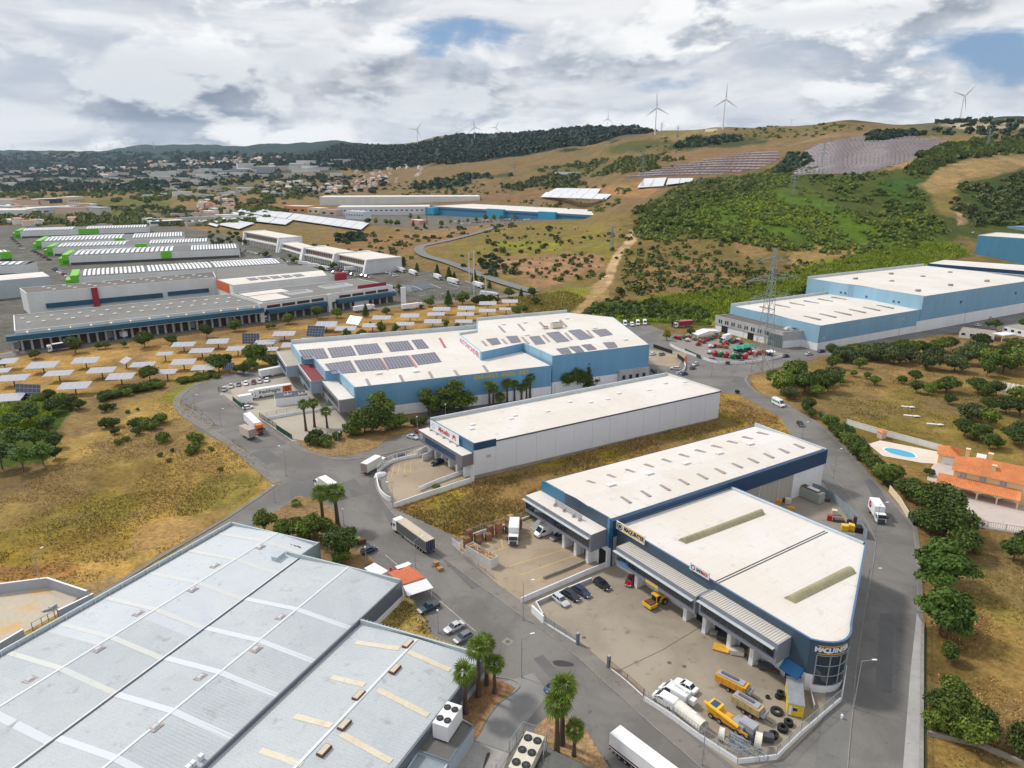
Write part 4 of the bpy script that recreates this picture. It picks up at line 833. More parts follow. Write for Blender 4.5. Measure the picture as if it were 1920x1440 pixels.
LT_('AUTOWONDER',3.2,mat('crimson_letter'),js,fj,fj.L/2-.2,HT-2.1,.29,fj.L-3.6,bold=.04)
PA('grey_annex',lt,GL,lambda mb:Fr(Tf,T1).box(mb,Fr(Tf,T1).L-15.5,Fr(Tf,T1).L-.3,.03,1.4,0,6.5))
fT=Fr(Tf,T1)
for i in range(4):WN(fT,lt,fT.L-14+i*3.4,fT.L-12.4+i*3.4,2.6,4.4,1,1.4)
ws=TH('wall_sign','faded illegible gold lettering blocks along the top of the blue wall','sign',(*fL.xy(48),8),fL.ang)
[PF('letter_block',ws,mat('faded_gold',(.4,.36,.12),.7),fL,46+k*1.45,47.1+k*1.45,.03,.07,HL-2.4,HL-.7-.3*(k%2))for k in range(16)if k not in(7,12)]
def obL(i,out,ext0,ext1,zb,zt,wn,rm,cm):
 f=Fr(q[i],q[i+1])
 PF('office_box',lb,cm,f,ext0,f.L+ext1,.13,out,zb,zt)
 PF('office_roof',lb,rm,f,ext0+.3,f.L+ext1-.3,.4,out-.3,zt,zt+.07)
 PA('roof_edge',lb,C2,lambda mb:(f.box(mb,ext0-.01,ext0+.3,.14,out,zt,zt+.3),f.box(mb,ext0,f.L+ext1,out-.3,out+.01,zt,zt+.31)))
 for k in range(wn):
  s=ext0+1.5+k*(f.L+ext1-ext0-3)/wn;WN(f,lb,s,s+1.3,zb+1.4,zt-1.2,1,out,GD,glass)
 PF('underside_wall',lb,WH,f,.5,f.L,.02,.12,0,4.19)
 for k,s in enumerate((2.5,9,15.5)):PF('dock_door_or_opening',lb,GD,f,s,s+3.4,.121,.2,.6,4.3)
grb=mat('grey_blue_panel',(.23,.29,.36),.5,vary=.08);dgb=mat('taupe_panel',(.24,.24,.255),.6,vary=.08)
obL(0,6.5,-1.,.3,4.6,9.4,9,conc3,grb);obL(2,6.,-2.,.2,4.6,9.6,9,mat('red_roof_felt',(.2,.03,.035),.8,vary=.2),grb);obL(4,6.,-2.,.6,4.2,9.,10,roofw,dgb)
ZL=lambda x,y:(500+x/5.647,570+y/5.647);ZT=lambda x,y:(860+x/3.84,540+y/3.84)
SKL(lb,[[ZL(x,y),ZL(x+28,y-4),ZL(x+64,y+62),ZL(x+34,y+66)]for x,y in((1040,795),(1395,755),(1705,718))],HL-.2,skyl,'rooflight')
SKL(lb,[[ZL(x,y),ZL(x+22,y-4),ZL(x+85,y+100),ZL(x+58,y+104)]for x,y in((1820,362),)],HL-.2,mat('red_rooflight',(.4,.12,.1),.5),'rooflight')
SKL(lb,[[ZT(x,y),ZT(x+18,y-3),ZT(x+50,y+42),ZT(x+32,y+45)]for x,y in((168,560),(-40,594))],HL-.2,skyl,'rooflight')
for x,y in((1185,742),(1580,720)):u,v=ZL(x,y);RB_(lb,u,v,HL-.2,2.4,1.2,.5)
SKL(lt,[[ZT(x,y),ZT(x+16,y-3),ZT(x+16+48*w,y+50*w-3),ZT(x+48*w,y+50*w)]for x,y,w in((280,275,.95),(420,262,.95),(575,248,.6),(722,232,1),(160,383,.7),(305,370,.7),(448,355,1),(598,340,1),(760,325,1),(915,308,1))],HT-.17,skyl,'rooflight')
for x,y in((320,265),(475,252),(780,222),(978,292),(1200,375),(490,342)):u,v=ZT(x,y);RB_(lt,u,v,HT-.2,2.2,1.2,.5)
def solar_array(quadpx,z,label,nx,ny,tilt=.0):
 a,b,c,d=[g(u,v,z)for u,v in quadpx]
 t=TH('rooftop_solar_array',label,'solar array',(*d,z),atan2(c[1]-d[1],c[0]-d[0]),'solar arrays on the blue hall roofs')
 def pt(s,r,dz):p=lerp(lerp(d,c,s),lerp(a,b,s),r);return(*p,z+dz)
 mb=MB();mb.HX([pt(0,0,.05),pt(1,0,.05),pt(1,1,.05),pt(0,1,.05)],[pt(0,0,.16),pt(1,0,.16),pt(1,1,.16),pt(0,1,.16)]);mb.BU('mounting_frame',pvf,t,1)
 mb=MB()
 for i in range(nx):
  for j in range(ny):
   e=.05;s0,s1,r0,r1=(i+e)/nx,(i+1-e)/nx,(j+e*.7)/ny,(j+1-e*.7)/ny
   mb.HX([pt(s0,r0,.16),pt(s1,r0,.16),pt(s1,r1,.16),pt(s0,r1,.16)],[pt(s0,r0,.2),pt(s1,r0,.2),pt(s1,r1,.2),pt(s0,r1,.2)])
 mb.BU('solar_modules',pvm,t,world=True,kind='stuff');return t
la=['back row, first from the stepped end','back row, second from the stepped end','back row, third from the stepped end','back row, fourth from the stepped end','back row, small one nearest the white sign','middle row, nearest the stepped end','middle row, second and beside a red walkway','middle row, between two red walkways','middle row, farthest from the stepped end']
for k,qd in enumerate(([(335,492),(600,470),(655,570),(400,590)],[(640,470),(895,445),(950,540),(690,568)],[(920,440),(1170,418),(1230,510),(975,540)],[(1250,412),(1495,390),(1560,480),(1310,505)],[(1530,385),(1645,375),(1720,465),(1595,475)],[(612,638),(885,600),(955,720),(700,742)],[(920,602),(1200,575),(1275,690),(990,712)],[(1225,572),(1490,545),(1570,655),(1290,688)],[(1525,545),(1780,512),(1850,610),(1600,645)])):
 solar_array([ZL(*a)for a in qd],HL-.1,'solar array on the low blue hall roof, '+la[k],4 if k==4 else 8,5)
lb2=['beside the white sign','second from the white sign','third from the white sign','large, in front of the chiller','large, right of the chiller','farthest back on the right','front row, leftmost','front row, middle','front row, third','front row, rightmost and alone']
for k,qd in enumerate(([(195,370),(275,360),(305,402),(240,412)],[(340,350),(420,345),(450,388),(378,398)],[(505,352),(580,345),(625,400),(550,408)],[(625,325),(720,315),(800,382),(705,392)],[(785,308),(875,298),(965,360),(870,375)],[(955,305),(1060,295),(1110,335),(1020,350)],[(700,440),(785,430),(815,468),(740,475)],[(788,425),(868,418),(905,458),(845,465)],[(880,412),(950,405),(995,440),(930,450)],[(1035,395),(1120,390),(1145,425),(1075,435)])):
 solar_array([ZT(*a)for a in qd],HT-.1,'solar array on the tall blue hall roof, '+lb2[k],5,4)
PA('red_walkway',lb,mat('red_walkway',(.5,.2,.18),.7),lambda mb:[mb.HX([(*g(*ZL(*p),HL-.2),HL-.24)for p in Q],[(*g(*ZL(*p),HL-.2),HL-.1)for p in Q])for Q in([(1195,580),(1215,578),(1295,700),(1270,702)],[(1488,545),(1510,543),(1600,668),(1570,672)])])
def chiller(label,loc,rz,L_,Wd,Ht,nx,ny,frame=True,base=.0):
 t=TH('chiller',label,'air chiller',loc,rz);mb=MB();mb.box(-L_/2,L_/2,-Wd/2,Wd/2,base,Ht);mb.BU('casing',WM if not frame else mat('cream_casing',(.62,.58,.48),.6,vary=.12),t)
 for i in range(nx):
  for j in range(ny):
   x=(-.5+(i+.5)/nx)*L_;y=(-.5+(j+.5)/ny)*Wd;r=min(L_/nx,Wd/ny)*.43
   mb=MB();mb.TU((x,y,Ht),(x,y,Ht+.14),r,n=16);f_=mb.BU('fan_guard',black,t)
   mb=MB();mb.TU((x,y,Ht+.14),(x,y,Ht+.17),r*.3,n=10)
   for k in range(5):a=2*pi*k/5;mb.box(x-r*.1,x+r*.85,y-.05,y+.05,Ht+.142,Ht+.155,rot=a,c=(x,y))
   h_=mb.BU('fan_blades',GD,t);h_.parent=f_
 if base:
  mb=MB()
  for sx in(-1,1):
   for sy in(-1,1):mb.box(sx*L_*.46-.08,sx*L_*.46+.08,sy*Wd*.44-.08,sy*Wd*.44+.08,0,base)
  mb.BU('stand',GV,t)
 return t
x,y=g(*ZT(705,285),HT);chiller('grey rooftop chiller with pipes on the tall blue hall',(x,y,HT-.2),.5,5.6,2.4,2.6,3,1,True,.4)
x,y=g(*ZT(625,290),HT);chiller('low condenser beside the larger rooftop chiller',(x,y,HT-.2),.5,2.6,1.6,1.1,2,1,True,.3)
pb=[g(u,v,3.2)for u,v in((515.5,747.5),(519,741),(583,733),(590,744))]
pb=[g(*ZL(90,1003),3.2),g(*ZL(75,945),3.2),g(*ZL(395,905),3.2),g(*ZL(440,965),3.2)]
t=TH('plant_building','low plant building with dark flat roof and two condensers beside the lettered truck','outbuilding',(*pb[0],0))
PA('wall',t,WH,lambda mb:mb.PR(pb,0,3.2,top=False));QD(t,'roof',[(*p,3.05)for p in(pb if area(pb)>0 else pb[::-1])],GD)
for u,v,lb_ in((*ZL(222,955),'twin condenser on the plant roof nearer the street'),(*ZL(375,945),'twin condenser on the plant roof nearer the hall')):
 x,y=g(u,v,3.4);chiller(lb_,(x,y,3.06),.35,2.8,1.6,.7,2,1,False)
# -- GREY HALLS IN THE FOREGROUND
HG=5.
TL=g(435,979,HG);TR=g(595,1017,HG);L0=g(0,1223,HG)
fa=Fr(TL,L0);ua=fa.d;fbm_=Fr(TL,TR);ub=fbm_.d
def gp(a,b,z=None):p=(TL[0]+ua[0]*a+ub[0]*b,TL[1]+ua[1]*a+ub[1]*b);return p if z is None else(*p,z)
def gab(u,v,z=HG):
 x,y=g(u,v,z);x-=TL[0];y-=TL[1];det=ua[0]*ub[1]-ua[1]*ub[0]
 return(x*ub[1]-y*ub[0])/det,(ua[0]*y-ua[1]*x)/det
bV=gab(595,1017)[1];bR1=gab(0,1323,HG+.4)[1];b2r=gab(177,1440,HG+.4)[1];bE=gab(752,1088)[1];aN=gab(563,1041)[0];aN2=gab(752,1088)[0];bE2=gab(377,1440)[1];bV2=gab(13,1440)[1];bR0=gab(510,1005,HG+.4)[1]
LEN=118.
gw=TH('warehouse','large low hall with pale grey corrugated double-pitched roof in the near left corner','warehouse',(*TL,0),fbm_.ang)
zE,zR=HG-.75,HG+.25
def bl(b0,b1,a):return b0+(b1-b0)*a/60.
def zf1(x,y):
 xx,yy=x-TL[0],y-TL[1];det=ua[0]*ub[1]-ua[1]*ub[0];a=(xx*ub[1]-yy*ub[0])/det;b=(ua[0]*yy-ua[1]*xx)/det
 v=bl(bV,bV2,a);r1=bl(bR0,bR1,a);e=bl(bE,bE2,a);r2=(v+e)/2
 if b<r1:t=b/r1
 elif b<v:t=(v-b)/(v-r1)
 elif b<r2:t=(b-v)/(r2-v)
 else:t=(e-b)/(e-r2)
 return zE+(zR-zE)*max(0,min(1,t))
def strip4(name,a0,a1,B0,B1,z0,z1,m,dz=.0):
 pts=[gp(a0,B0(a0),z0+dz),gp(a1,B0(a1),z0+dz),gp(a1,B1(a1),z1+dz),gp(a0,B1(a0),z1+dz)]
 if area([p[:2]for p in pts])<0:pts=pts[::-1]
 return QD(gw,name,pts,m)
vB=lambda a:bl(bV,bV2,a);rB1=lambda a:bl(bR0,bR1,a);eB=lambda a:bl(bE,bE2,a);rB2=lambda a:(vB(a)+eB(a))/2;zB=lambda a:.35
strip4('roof_slope',.3,46,zB,rB1,zE,zR,roofpatch);strip4('roof_slope',46,LEN,zB,rB1,zE,zR,roofg)
strip4('roof_slope',.3,37,rB1,vB,zR,zE,roofpatch);strip4('roof_slope',37,LEN,rB1,vB,zR,zE,roofg)
strip4('roof_slope',aN+.3,LEN,vB,rB2,zE,zR,roofg);strip4('roof_slope',aN+.3,LEN,rB2,eB,zR,zE,roofg)
ZH_=lambda x,y:(x/3,960+y/3)
for x,y in((1480,165),(1310,265),(1110,400),(865,550),(615,705),(325,880)):
 a=gab(*ZH_(x,y),zR)[0]
 for o,(Ba,Bb,za,zb)in enumerate(((zB,rB1,zE,zR),(rB1,vB,zR,zE))):strip4('translucent_strip',a-.75,a+.35,Ba,Bb,za,zb,strip,.04)
for x,y in((1680,550),(1450,720),(1220,895),(945,1110),(615,1370)):
 a=gab(*ZH_(x,y),zR)[0]
 for o,(Ba,Bb,za,zb)in enumerate(((vB,rB2,zE,zR),(rB2,lambda a:eB(a)-.6,zR,zE))):strip4('translucent_strip',a-.6,a+.6,Ba,Bb,za,zb,mat('pale_new_sheet',(.56,.6,.64),.7),.05)
a=gab(*ZH_(100,1170),zR)[0]
strip4('translucent_strip',a-.2,a+1.2,rB1,vB,zR,zE,mat('pale_new_sheet'),.05)
def gbox(name,a0,a1,B,w,z0,z1,m,kind=None):
 mb=MB();p=[gp(a0,B(a0)-w),gp(a1,B(a1)-w),gp(a1,B(a1)+w),gp(a0,B(a0)+w)];p=CC_(p)
 mb.PR(p,z0,z1);return mb.BU(name,m,gw,world=True,kind=kind)
gbox('ridge_cap',.3,LEN,rB1,.22,zR-.02,zR+.09,mat('pale_ridge',(.62,.65,.68),.5));gbox('ridge_cap',aN+.3,LEN,rB2,.22,zR-.02,zR+.09,mat('pale_ridge'))
gbox('valley_gutter',aN-1,LEN,vB,.16,zE+.02,zE+.12,mat('gutter_navy',(.03,.04,.08),.4));gbox('valley_flashing',aN-1,LEN,lambda a:vB(a)-.38,.16,zE+.05,zE+.14,C2)
def corr(a0,a1,step,Bs,nm='corrugation'):
 mb=MB();a=a0;w=.1;h=.035
 while a<a1:
  for Ba,Bb,za,zb in Bs:
   P0=[(a-w,za+.004),(a,za+h),(a+w,za+.004)];P1=[(a-w,zb+.004),(a,zb+h),(a+w,zb+.004)]
   q_=[[gp(x,Ba(x),z)for x,z in P0],[gp(x,Bb(x),z)for x,z in P1]]
   mb.poly([q_[0][0],q_[0][1],q_[1][1],q_[1][0]]);mb.poly([q_[0][1],q_[0][2],q_[1][2],q_[1][1]])
  a+=step
 return mb.BU(nm,roofg,gw,world=True,kind='stuff')
corr(aN+.8,LEN,.62,((vB,rB2,zE,zR),(rB2,eB,zR,zE)));corr(38,LEN,.62,((rB1,vB,zR,zE),));corr(46.5,LEN,.62,((zB,rB1,zE,zR),))
mb=MB()
for a in[i*.62 for i in range(1,74)]:
 for Ba,Bb,za,zb in((zB,rB1,zE,zR),)+(((rB1,vB,zR,zE),)if a<37 else()):
  q_=[[gp(x,B(x),z+h)for x,h in((a-.08,.003),(a,.022),(a+.08,.003))]for B,z in((Ba,za),(Bb,zb))]
  mb.poly([q_[0][0],q_[0][1],q_[1][1],q_[1][0]]);mb.poly([q_[0][1],q_[0][2],q_[1][2],q_[1][1]])
mb.BU('corrugation',roofpatch,gw,world=True,kind='stuff')
def dome(a,b,z,s=1.):
 mb=MB();x,y=gp(a,b);R=[]
 for k,(w,h)in enumerate(((.95,0),(.95,.12),(.62,.14))):
  R.append([(x+ua[0]*sx*w*s*1.25+ub[0]*sy*w*s,y+ua[1]*sx*w*s*1.25+ub[1]*sy*w*s,z+h)for sx,sy in((-1,-1),(1,-1),(1,1),(-1,1))])
 mb.loft(R,caps=True);o=mb.BU('skylight',mat('stained_kerb',(.4,.33,.29),.8,vary=.3,VS2=3),gw,1)
 mb=MB();R=[]
 for w,h in((.58,.14),(.5,.34),(.28,.46)):R.append([(x+ua[0]*sx*w*s*1.25+ub[0]*sy*w*s,y+ua[1]*sx*w*s*1.25+ub[1]*sy*w*s,z+h)for sx,sy in((-1,-1),(1,-1),(1,1),(-1,1))])
 mb.loft(R,caps=True);d=mb.BU('dome',skyl2,gw,1);d.parent=o
for x,y in((1465,200),(1210,305),(1085,440),(780,573),(555,775),(170,945),(1580,595),(1440,775),(1130,930),(875,1215)):
 a,b=gab(*ZH_(x,y),zR-.2);dome(a,b,zf1(*gp(a,b))-.02,.8)
def pbox(root,p,q_,t,z0,z1,m,name='parapet',label=None):
 f=Fr(p,q_);mb=MB();f.box(mb,-t*.5,f.L+t*.5,-t,0,z0,z1);return mb.BU(name,m,root,world=True,label=label)
pal=mat('pale_blue_grey_sheet',(.42,.49,.52),.5,vary=.08,VS2=.7)
pal2=mat('blue_grey_sheet',(.36,.42,.47),.5,vary=.1,VS2=.7,streak=True)
dsl=mat('dark_slate_sheet',(.13,.15,.18),.5,vary=.12,VS2=.7)
def wallg(p,q_,t,z0,z1,m,name='wall',n=None):return pbox(gw,p,q_,t,z0,z1,m,name)
wallg(gp(0,0),gp(LEN,0),-.35,0,HG+.15,pal,'parapet_wall')
wallg(gp(0,0),gp(0,bV+.4),-.36,0,HG+.1,pal,'parapet_wall')
wallg(gp(-.1,bV+.2),gp(aN,bV+.2),.3,0,HG+.12,pal2,'parapet_wall')
wallg(gp(aN,bV-3.6),gp(aN2,bE),-.34,0,HG+.3,pal,'parapet_wall')
wallg(gp(aN,bV-3.2),gp(aN+4.5,bV-2.8),-1.6,zE-.2,HG+.6,pal,'parapet_return')
mb=MB();f=Fr(gp(aN2,bE),gp(LEN,eB(LEN)));f.box(mb,.1,f.L,0,-.3,1.5,HG+.15);mb.BU('cladding',dsl,gw,1)
mb=MB();f.box(mb,.1,f.L,-.02,-.31,0,1.5);mb.BU('base_wall',WH,gw,1)
PA('joint_line',gw,C2,lambda mb:[Fr(gp(0,0),gp(LEN,0)).box(mb,3+i*3.,3.04+i*3.,-.02,-.37,HG-.9,HG+.16)for i in range(36)],kind='stuff')
fsq=Fr(gp(aN2,eB(aN2)),gp(LEN,eB(LEN)))
PA('rooflight_box',gw,WH,lambda mb:[mb.box(*sum([[c-.35,c+.35]for c in g(*ZH_(x,y),HG)],[]),HG-.5,HG+.3,rot=-.4)for x,y in((1130,1375),(1085,1412),(1060,1435))])
PA('stain_debris',gw,rust,lambda mb:[mb.TU((*g(*ZB_,HG-.2),HG-.35),(*g(ZB_[0]+5,ZB_[1]+2.5,HG-.2),HG-.33),.14,n=4)for ZB_ in[(528+7.5*i,1011+3.2*i+sin(i)*1.5)for i in range(5)]])
Q0=g(676,1163,HG);Q1=g(905,1228,HG);Qd=g(739,1440,HG);fq=Fr(Q0,Q1);fqa=Fr(Q1,Qd)
sh=TH('warehouse','low hall with corrugated roof, ochre strips and four brown-framed skylights in the near foreground','warehouse',(*Q0,0),fq.ang)
Lq=66.;L1=(Q0[0]+ua[0]*Lq,Q0[1]+ua[1]*Lq);L2=(Q1[0]+fqa.d[0]*Lq,Q1[1]+fqa.d[1]*Lq)
Rg0=g(782.9,1199,HG+.1);Rg1=g(640,1349.6,HG+.1);fr_=Fr(Rg0,Rg1);Rg1=fr_.xy(Lq)
QD(sh,'roof_slope',[(*Q0,zE),(*L1,zE),(*Rg1,zR),(*Rg0,zR)],roofg);QD(sh,'roof_slope',[(*Rg0,zR),(*Rg1,zR),(*L2,zE),(*Q1,zE)],roofg)
mb=MB()
for i in range(int(Lq/.62)):
 t=(i+.5)*.62/Lq;w=.11/Lq
 for Pa,Pb,Ra,Rb,za,zb in((Q0,L1,Rg0,Rg1,zE,zR),(Rg0,Rg1,Q1,L2,zR,zE)):
  q_=[[(*lerp(X,Y,tt),z+h)for tt,h in((t-w,.004),(t,.035),(t+w,.004))]for X,Y,z in((Pa,Pb,za),(Ra,Rb,zb))]
  mb.poly([q_[0][0],q_[0][1],q_[1][1],q_[1][0]]);mb.poly([q_[0][1],q_[0][2],q_[1][2],q_[1][1]])
mb.BU('corrugation',roofg,sh,world=True,kind='stuff')
PF('ridge_cap',sh,mat('pale_ridge'),fr_,.3,Lq,-.25,.25,zR-.02,zR+.1)
pbox(sh,Q0,Q1,-.35,0,HG+.35,pal,'parapet_wall')
PA('joint_line',sh,C2,lambda mb:[fq.box(mb,.6+i*.8,.64+i*.8,-.37,.02,HG-.8,HG+.36)for i in range(int(fq.L/.8))],kind='stuff')
f=Fr(Q1,L2);PF('cladding',sh,dsl,f,.1,f.L,.0,-.3,1.4,HG-.3);PF('base_wall',sh,pal2,f,.1,f.L,.02,-.31,0,1.4);PF('eaves_gutter',sh,GD,f,.1,f.L,-.25,.16,HG-.75,HG-.45)
ZGp=lambda x,y:(640+x/3.4286,1020+y/3.4286)
for(x0,y0),(x1,y1)in(((90,628),(375,690)),((430,712),(700,810)),((-60,858),(150,925)),((235,955),(560,1095)),((-300,1110),(-60,1190)),((0,1238),(320,1392)),((-520,1330),(-250,1440))):
 a=g(*ZGp(x0,y0),HG-.4);b=g(*ZGp(x1,y1),HG-.4);f=Fr(a,b);zl=lambda p:zE+(zR-zE)*max(0,1-abs(((p[0]-Rg0[0])*fr_.n[0]+(p[1]-Rg0[1])*fr_.n[1]))/13.)
 mb=MB();mb.HX([(*f.xy(0,-.55),zl(a)),(*f.xy(0,.55),zl(a)),(*f.xy(f.L,.55),zl(b)),(*f.xy(f.L,-.55),zl(b))],[(*f.xy(0,-.55),zl(a)+.09),(*f.xy(0,.55),zl(a)+.09),(*f.xy(f.L,.55),zl(b)+.09),(*f.xy(f.L,-.55),zl(b)+.09)]);mb.BU('translucent_strip',ochre,sh,1)
for x,y in((428,645),(345,808),(112,975),(20,1165),(-110,1330)):
 p=g(*ZGp(x,y),zR);mb=MB();f=Fr(p,(p[0]+fr_.d[0],p[1]+fr_.d[1]));f.box(mb,-1.15,1.15,-.6,.6,zR-.25,zR+.28);o=mb.BU('skylight',rust,sh,1)
 mb=MB();f.box(mb,-1.,1.,-.46,.46,zR+.282,zR+.4);d=mb.BU('dome',mat('tan_dome',(.55,.47,.36),.4),sh,1);d.parent=o
an=[g(u,v,3.4)for u,v in((776,1404),(836,1330),(888,1361),(842,1428))];an=CC_(an)
t=TH('annex','small flat-roofed annex with a white chiller on top, against the near hall','outbuilding',(*an[0],0))
PA('wall',t,pal2,lambda mb:mb.PR(an,0,3.4,top=False));QD(t,'roof',[(*p,3.2)for p in an],mat('felt_roof',(.13,.125,.115),.9,vary=.2));CPG(t,an,3.42,dsl,.2,.1)
an2=[g(u,v,2.8)for u,v in((745,1470),(783,1412),(840,1432),(800,1500))];an2=CC_(an2)
t=TH('annex','lower blue-grey lean-to roof below the flat-roofed annex','outbuilding',(*an2[0],0));PA('wall',t,pal2,lambda mb:mb.PR(an2,0,2.8,top=False));QD(t,'roof',[(*p,2.79)for p in an2],mat('lean_to_sheet',(.22,.26,.29),.6,vary=.15));CPG(t,an2,2.9,pal,.2,.1)
x,y=g(840,1368,3.3);chiller('white two-fan chiller on the annex roof beside the near hall',(x,y,3.2),radians(67),5.,2.7,3.2,2,2,False,.35)
x,y=g(988,1415,2.2);chiller('cream six-fan chiller in the fenced plant pen by the palms',(x,y,.05),radians(68),7.6,3.2,2.8,3,2,True,.9)
fr2=[g(u,v,1.6)for u,v in((1010,1432),(1040,1408),(1130,1450),(1090,1560),(980,1560))];fr2=CC_(fr2)
t=TH('outbuilding','flat grey-green roof at the bottom edge beside the fenced chiller','outbuilding',(*fr2[0],0));PA('wall',t,GL,lambda mb:mb.PR(fr2,0,1.6,top=False));QD(t,'roof',[(*p,1.58)for p in fr2],mat('green_grey_felt',(.12,.125,.115),.9,vary=.2))
# -- MARKET HALLS, FAR BUILDINGS
def SR(root,poly,z,m,name='roof'):
 p=poly if area(poly)>0 else poly[::-1];return QD(root,name,[(x,y,z)for x,y in p],m)
def shed(name,label,cat,A,B,h,depth,wm,rm,group=None,gab=.0,z=None,par=.0,band=None,nwin=0,wz=(1.5,3.),wmat=None):
 f=Fr(A[:2],B[:2]);z0=min(A[2],B[2])-1. if z is None else z;zt=max(A[2],B[2])+h if z is None else z+h
 t=TH(name,label,cat,(*A[:2],z0),f.ang,group);c=[f.xy(0),f.xy(f.L),f.xy(f.L,-depth),f.xy(0,-depth)]
 PA('wall',t,wm,lambda mb:mb.PR(c,z0,zt,top=False))
 if gab:gable(t,[f.xy(-.3,.3),f.xy(f.L+.3,.3),f.xy(f.L+.3,-depth-.3),f.xy(-.3,-depth-.3)],zt-.02,gab,rm);
 else:SR(t,c,zt-.12 if par==0 else zt-par,rm)
 if gab:
  for s in(0,f.L):PA('gable_wall',t,wm,lambda mb:mb.poly([f.p(s,0,zt-.02),f.p(s,-depth,zt-.02),f.p(s,-depth/2,zt+gab-.06)]))
 if band:PF('band',t,band[0],f,0,f.L,0,.15,zt-band[2],zt-band[1])
 if nwin:
  w=f.L/nwin
  for i in range(nwin):PF('window',t,wmat or glass,f,(i+.28)*w,(i+.72)*w,.0,.08,z0+1+wz[0],z0+1+wz[1])
 return t,f,c,zt
def G3(u,v,z=.0):return(*g(u,v,z),z)
teal=mat('market_teal',(.015,.09,.16),.5,vary=.15)
offw=mat('off_white_wall',(.68,.69,.69),.7,vary=.12,VS2=.2,streak=True)
lime=mat('lime_green',(.15,.52,.02),.5,vary=.1)
lamp=mat('wall_lamp_lit',(1,.7,.35),.5,emit=(1,.62,.25,3.))
fH=Fr(g(22,660),g(492,603))
HM=10.5
dH=47.
mk=TH('market_hall','long market hall with dark flat roof and blue canopy band over loading bays','market hall',(*fH.A,0),fH.ang)
cH=[fH.xy(3),fH.xy(fH.L),fH.xy(fH.L,-dH),fH.xy(3,-dH)]
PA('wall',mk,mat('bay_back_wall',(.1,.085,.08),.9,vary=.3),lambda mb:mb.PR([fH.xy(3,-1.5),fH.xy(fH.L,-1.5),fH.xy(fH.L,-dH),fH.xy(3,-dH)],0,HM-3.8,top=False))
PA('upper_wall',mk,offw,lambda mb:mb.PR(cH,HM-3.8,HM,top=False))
SR(mk,cH,HM-.3,roofdk);CPG(mk,cH,HM,C2,.5,.2)
PF('canopy',mk,teal,fH,-1,fH.L+.5,.01,5.,HM-4.2,HM-1.6);PF('canopy_edge',mk,C2,fH,-1.02,fH.L+.52,.02,5.1,HM-4.32,HM-4.2)
nb=30;sb=fH.L/nb
dr=mat('bay_door_red',(.12,.02,.015),.7,vary=.3,VS2=1)
for i in range(nb):
 PF('pillar',mk,mat('bay_pillar',(.42,.44,.45),.8),fH,i*sb+.2,i*sb+1.3,-1.3,.6,0,HM-4.33)
 if i%7 in(0,3,4,6):PF('bay_door',mk,dr if i%5 else mat('bay_door_grey',(.3,.31,.32),.7),fH,i*sb+1.5,(i+1)*sb-.2,-1.45,-1.2,1.,4.6)
for i in range(13):
 s=8+i*fH.L/13.3;
 PF('wall_lamp',mk,lamp,fH,s,s+.3,.05,.5,HM-1.2,HM-1.)
for r,o in((0,-34),(1,-20)):
 for i in range(18):
  s=6+i*fH.L/18.5+r*2.5;PF('roof_dome',mk,C2,fH,s,s+1.8,o,o+1.6,HM-.31,HM+.35)
HR=11.5
fR=Fr(g(499,603),g(738,566))
cR=[fR.xy(-1),fR.xy(fR.L),fR.xy(fR.L-2,-42),fR.xy(-1,-46)]
mr_=TH('market_hall','market hall with two sunken courtyards and two blue canopies','market hall',(*fR.A,0),fR.ang)
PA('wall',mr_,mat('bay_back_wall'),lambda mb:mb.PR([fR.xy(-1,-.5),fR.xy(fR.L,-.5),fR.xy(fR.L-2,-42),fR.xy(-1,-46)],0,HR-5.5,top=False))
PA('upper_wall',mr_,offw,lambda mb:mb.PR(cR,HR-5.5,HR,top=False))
SR(mr_,cR,HR-.25,roofdk);CPG(mr_,cR,HR,C2,.5,.2)
L_=fR.L
for s0,s1 in((.5,L_*.43),(L_*.52,L_-.3)):PF('canopy',mr_,teal,fR,s0,s1,.01,4.2,HR-6.6,HR-4.1)
for i in range(9):
 s=1.5+i*(L_-4)/9;
 if i!=4:PF('window',mr_,mat('reddish_glass',(.07,.03,.03),.3),fR,s,s+(L_-4)/9-1.4,.01,.1,HR-3.6,HR-1.9)
PF('pier',mr_,offw,fR,L_*.45,L_*.45+2.6,.02,1.6,0,HR+.1)
PF('pier',mr_,offw,fR,-3.4,-1.05,-1.,1.,0,HR+.1)
for i in range(16):
 s=1.5+i*(L_-2)/16;PF('pillar',mr_,mat('bay_pillar'),fR,s,s+1.1,-.45,.5,0,HR-6.7)
 if i%3:PF('bay_door',mr_,dr,fR,s+1.3,s+3.6,-.48,-.2,.8,4.2)
PF('white_door',mr_,WH,fR,L_*.66,L_*.78,.51,.7,.6,5.2)
PF('red_parapet',mr_,mat('crimson_fascia',(.3,.015,.03),.6),fR,L_*.74,L_-1.5,-6,-5.6,HR-.2,HR+1.8)
PA('roof_membrane',mr_,roofw,lambda mb:(fR.box(mb,1.5,20,-26,-6,HR-.27,HR+.02),fR.box(mb,1.5,30,-40,-28,HR-.27,HR+.02)))
for s0,s1,o0,o1 in((24,40,-24,-14),(52,72,-30,-18)):
 PA('courtyard',mr_,offw,lambda mb:(fR.box(mb,s0,s1,o0,o0+.4,HR-.3,HR+.5),fR.box(mb,s0,s0+.4,o0+.4,o1,HR-.3,HR+.5),fR.box(mb,s1-.4,s1,o0+.4,o1,HR-.3,HR+.5)))
 PF('courtyard_floor',mr_,mat('shaft_floor',(.3,.31,.32),.8),fR,s0+.4,s1-.4,o0+.4,o1,HR-.26,HR-.22)
HB=14.
fB=Fr(g(49,550,HB),g(405,520,HB));LB_=fB.L
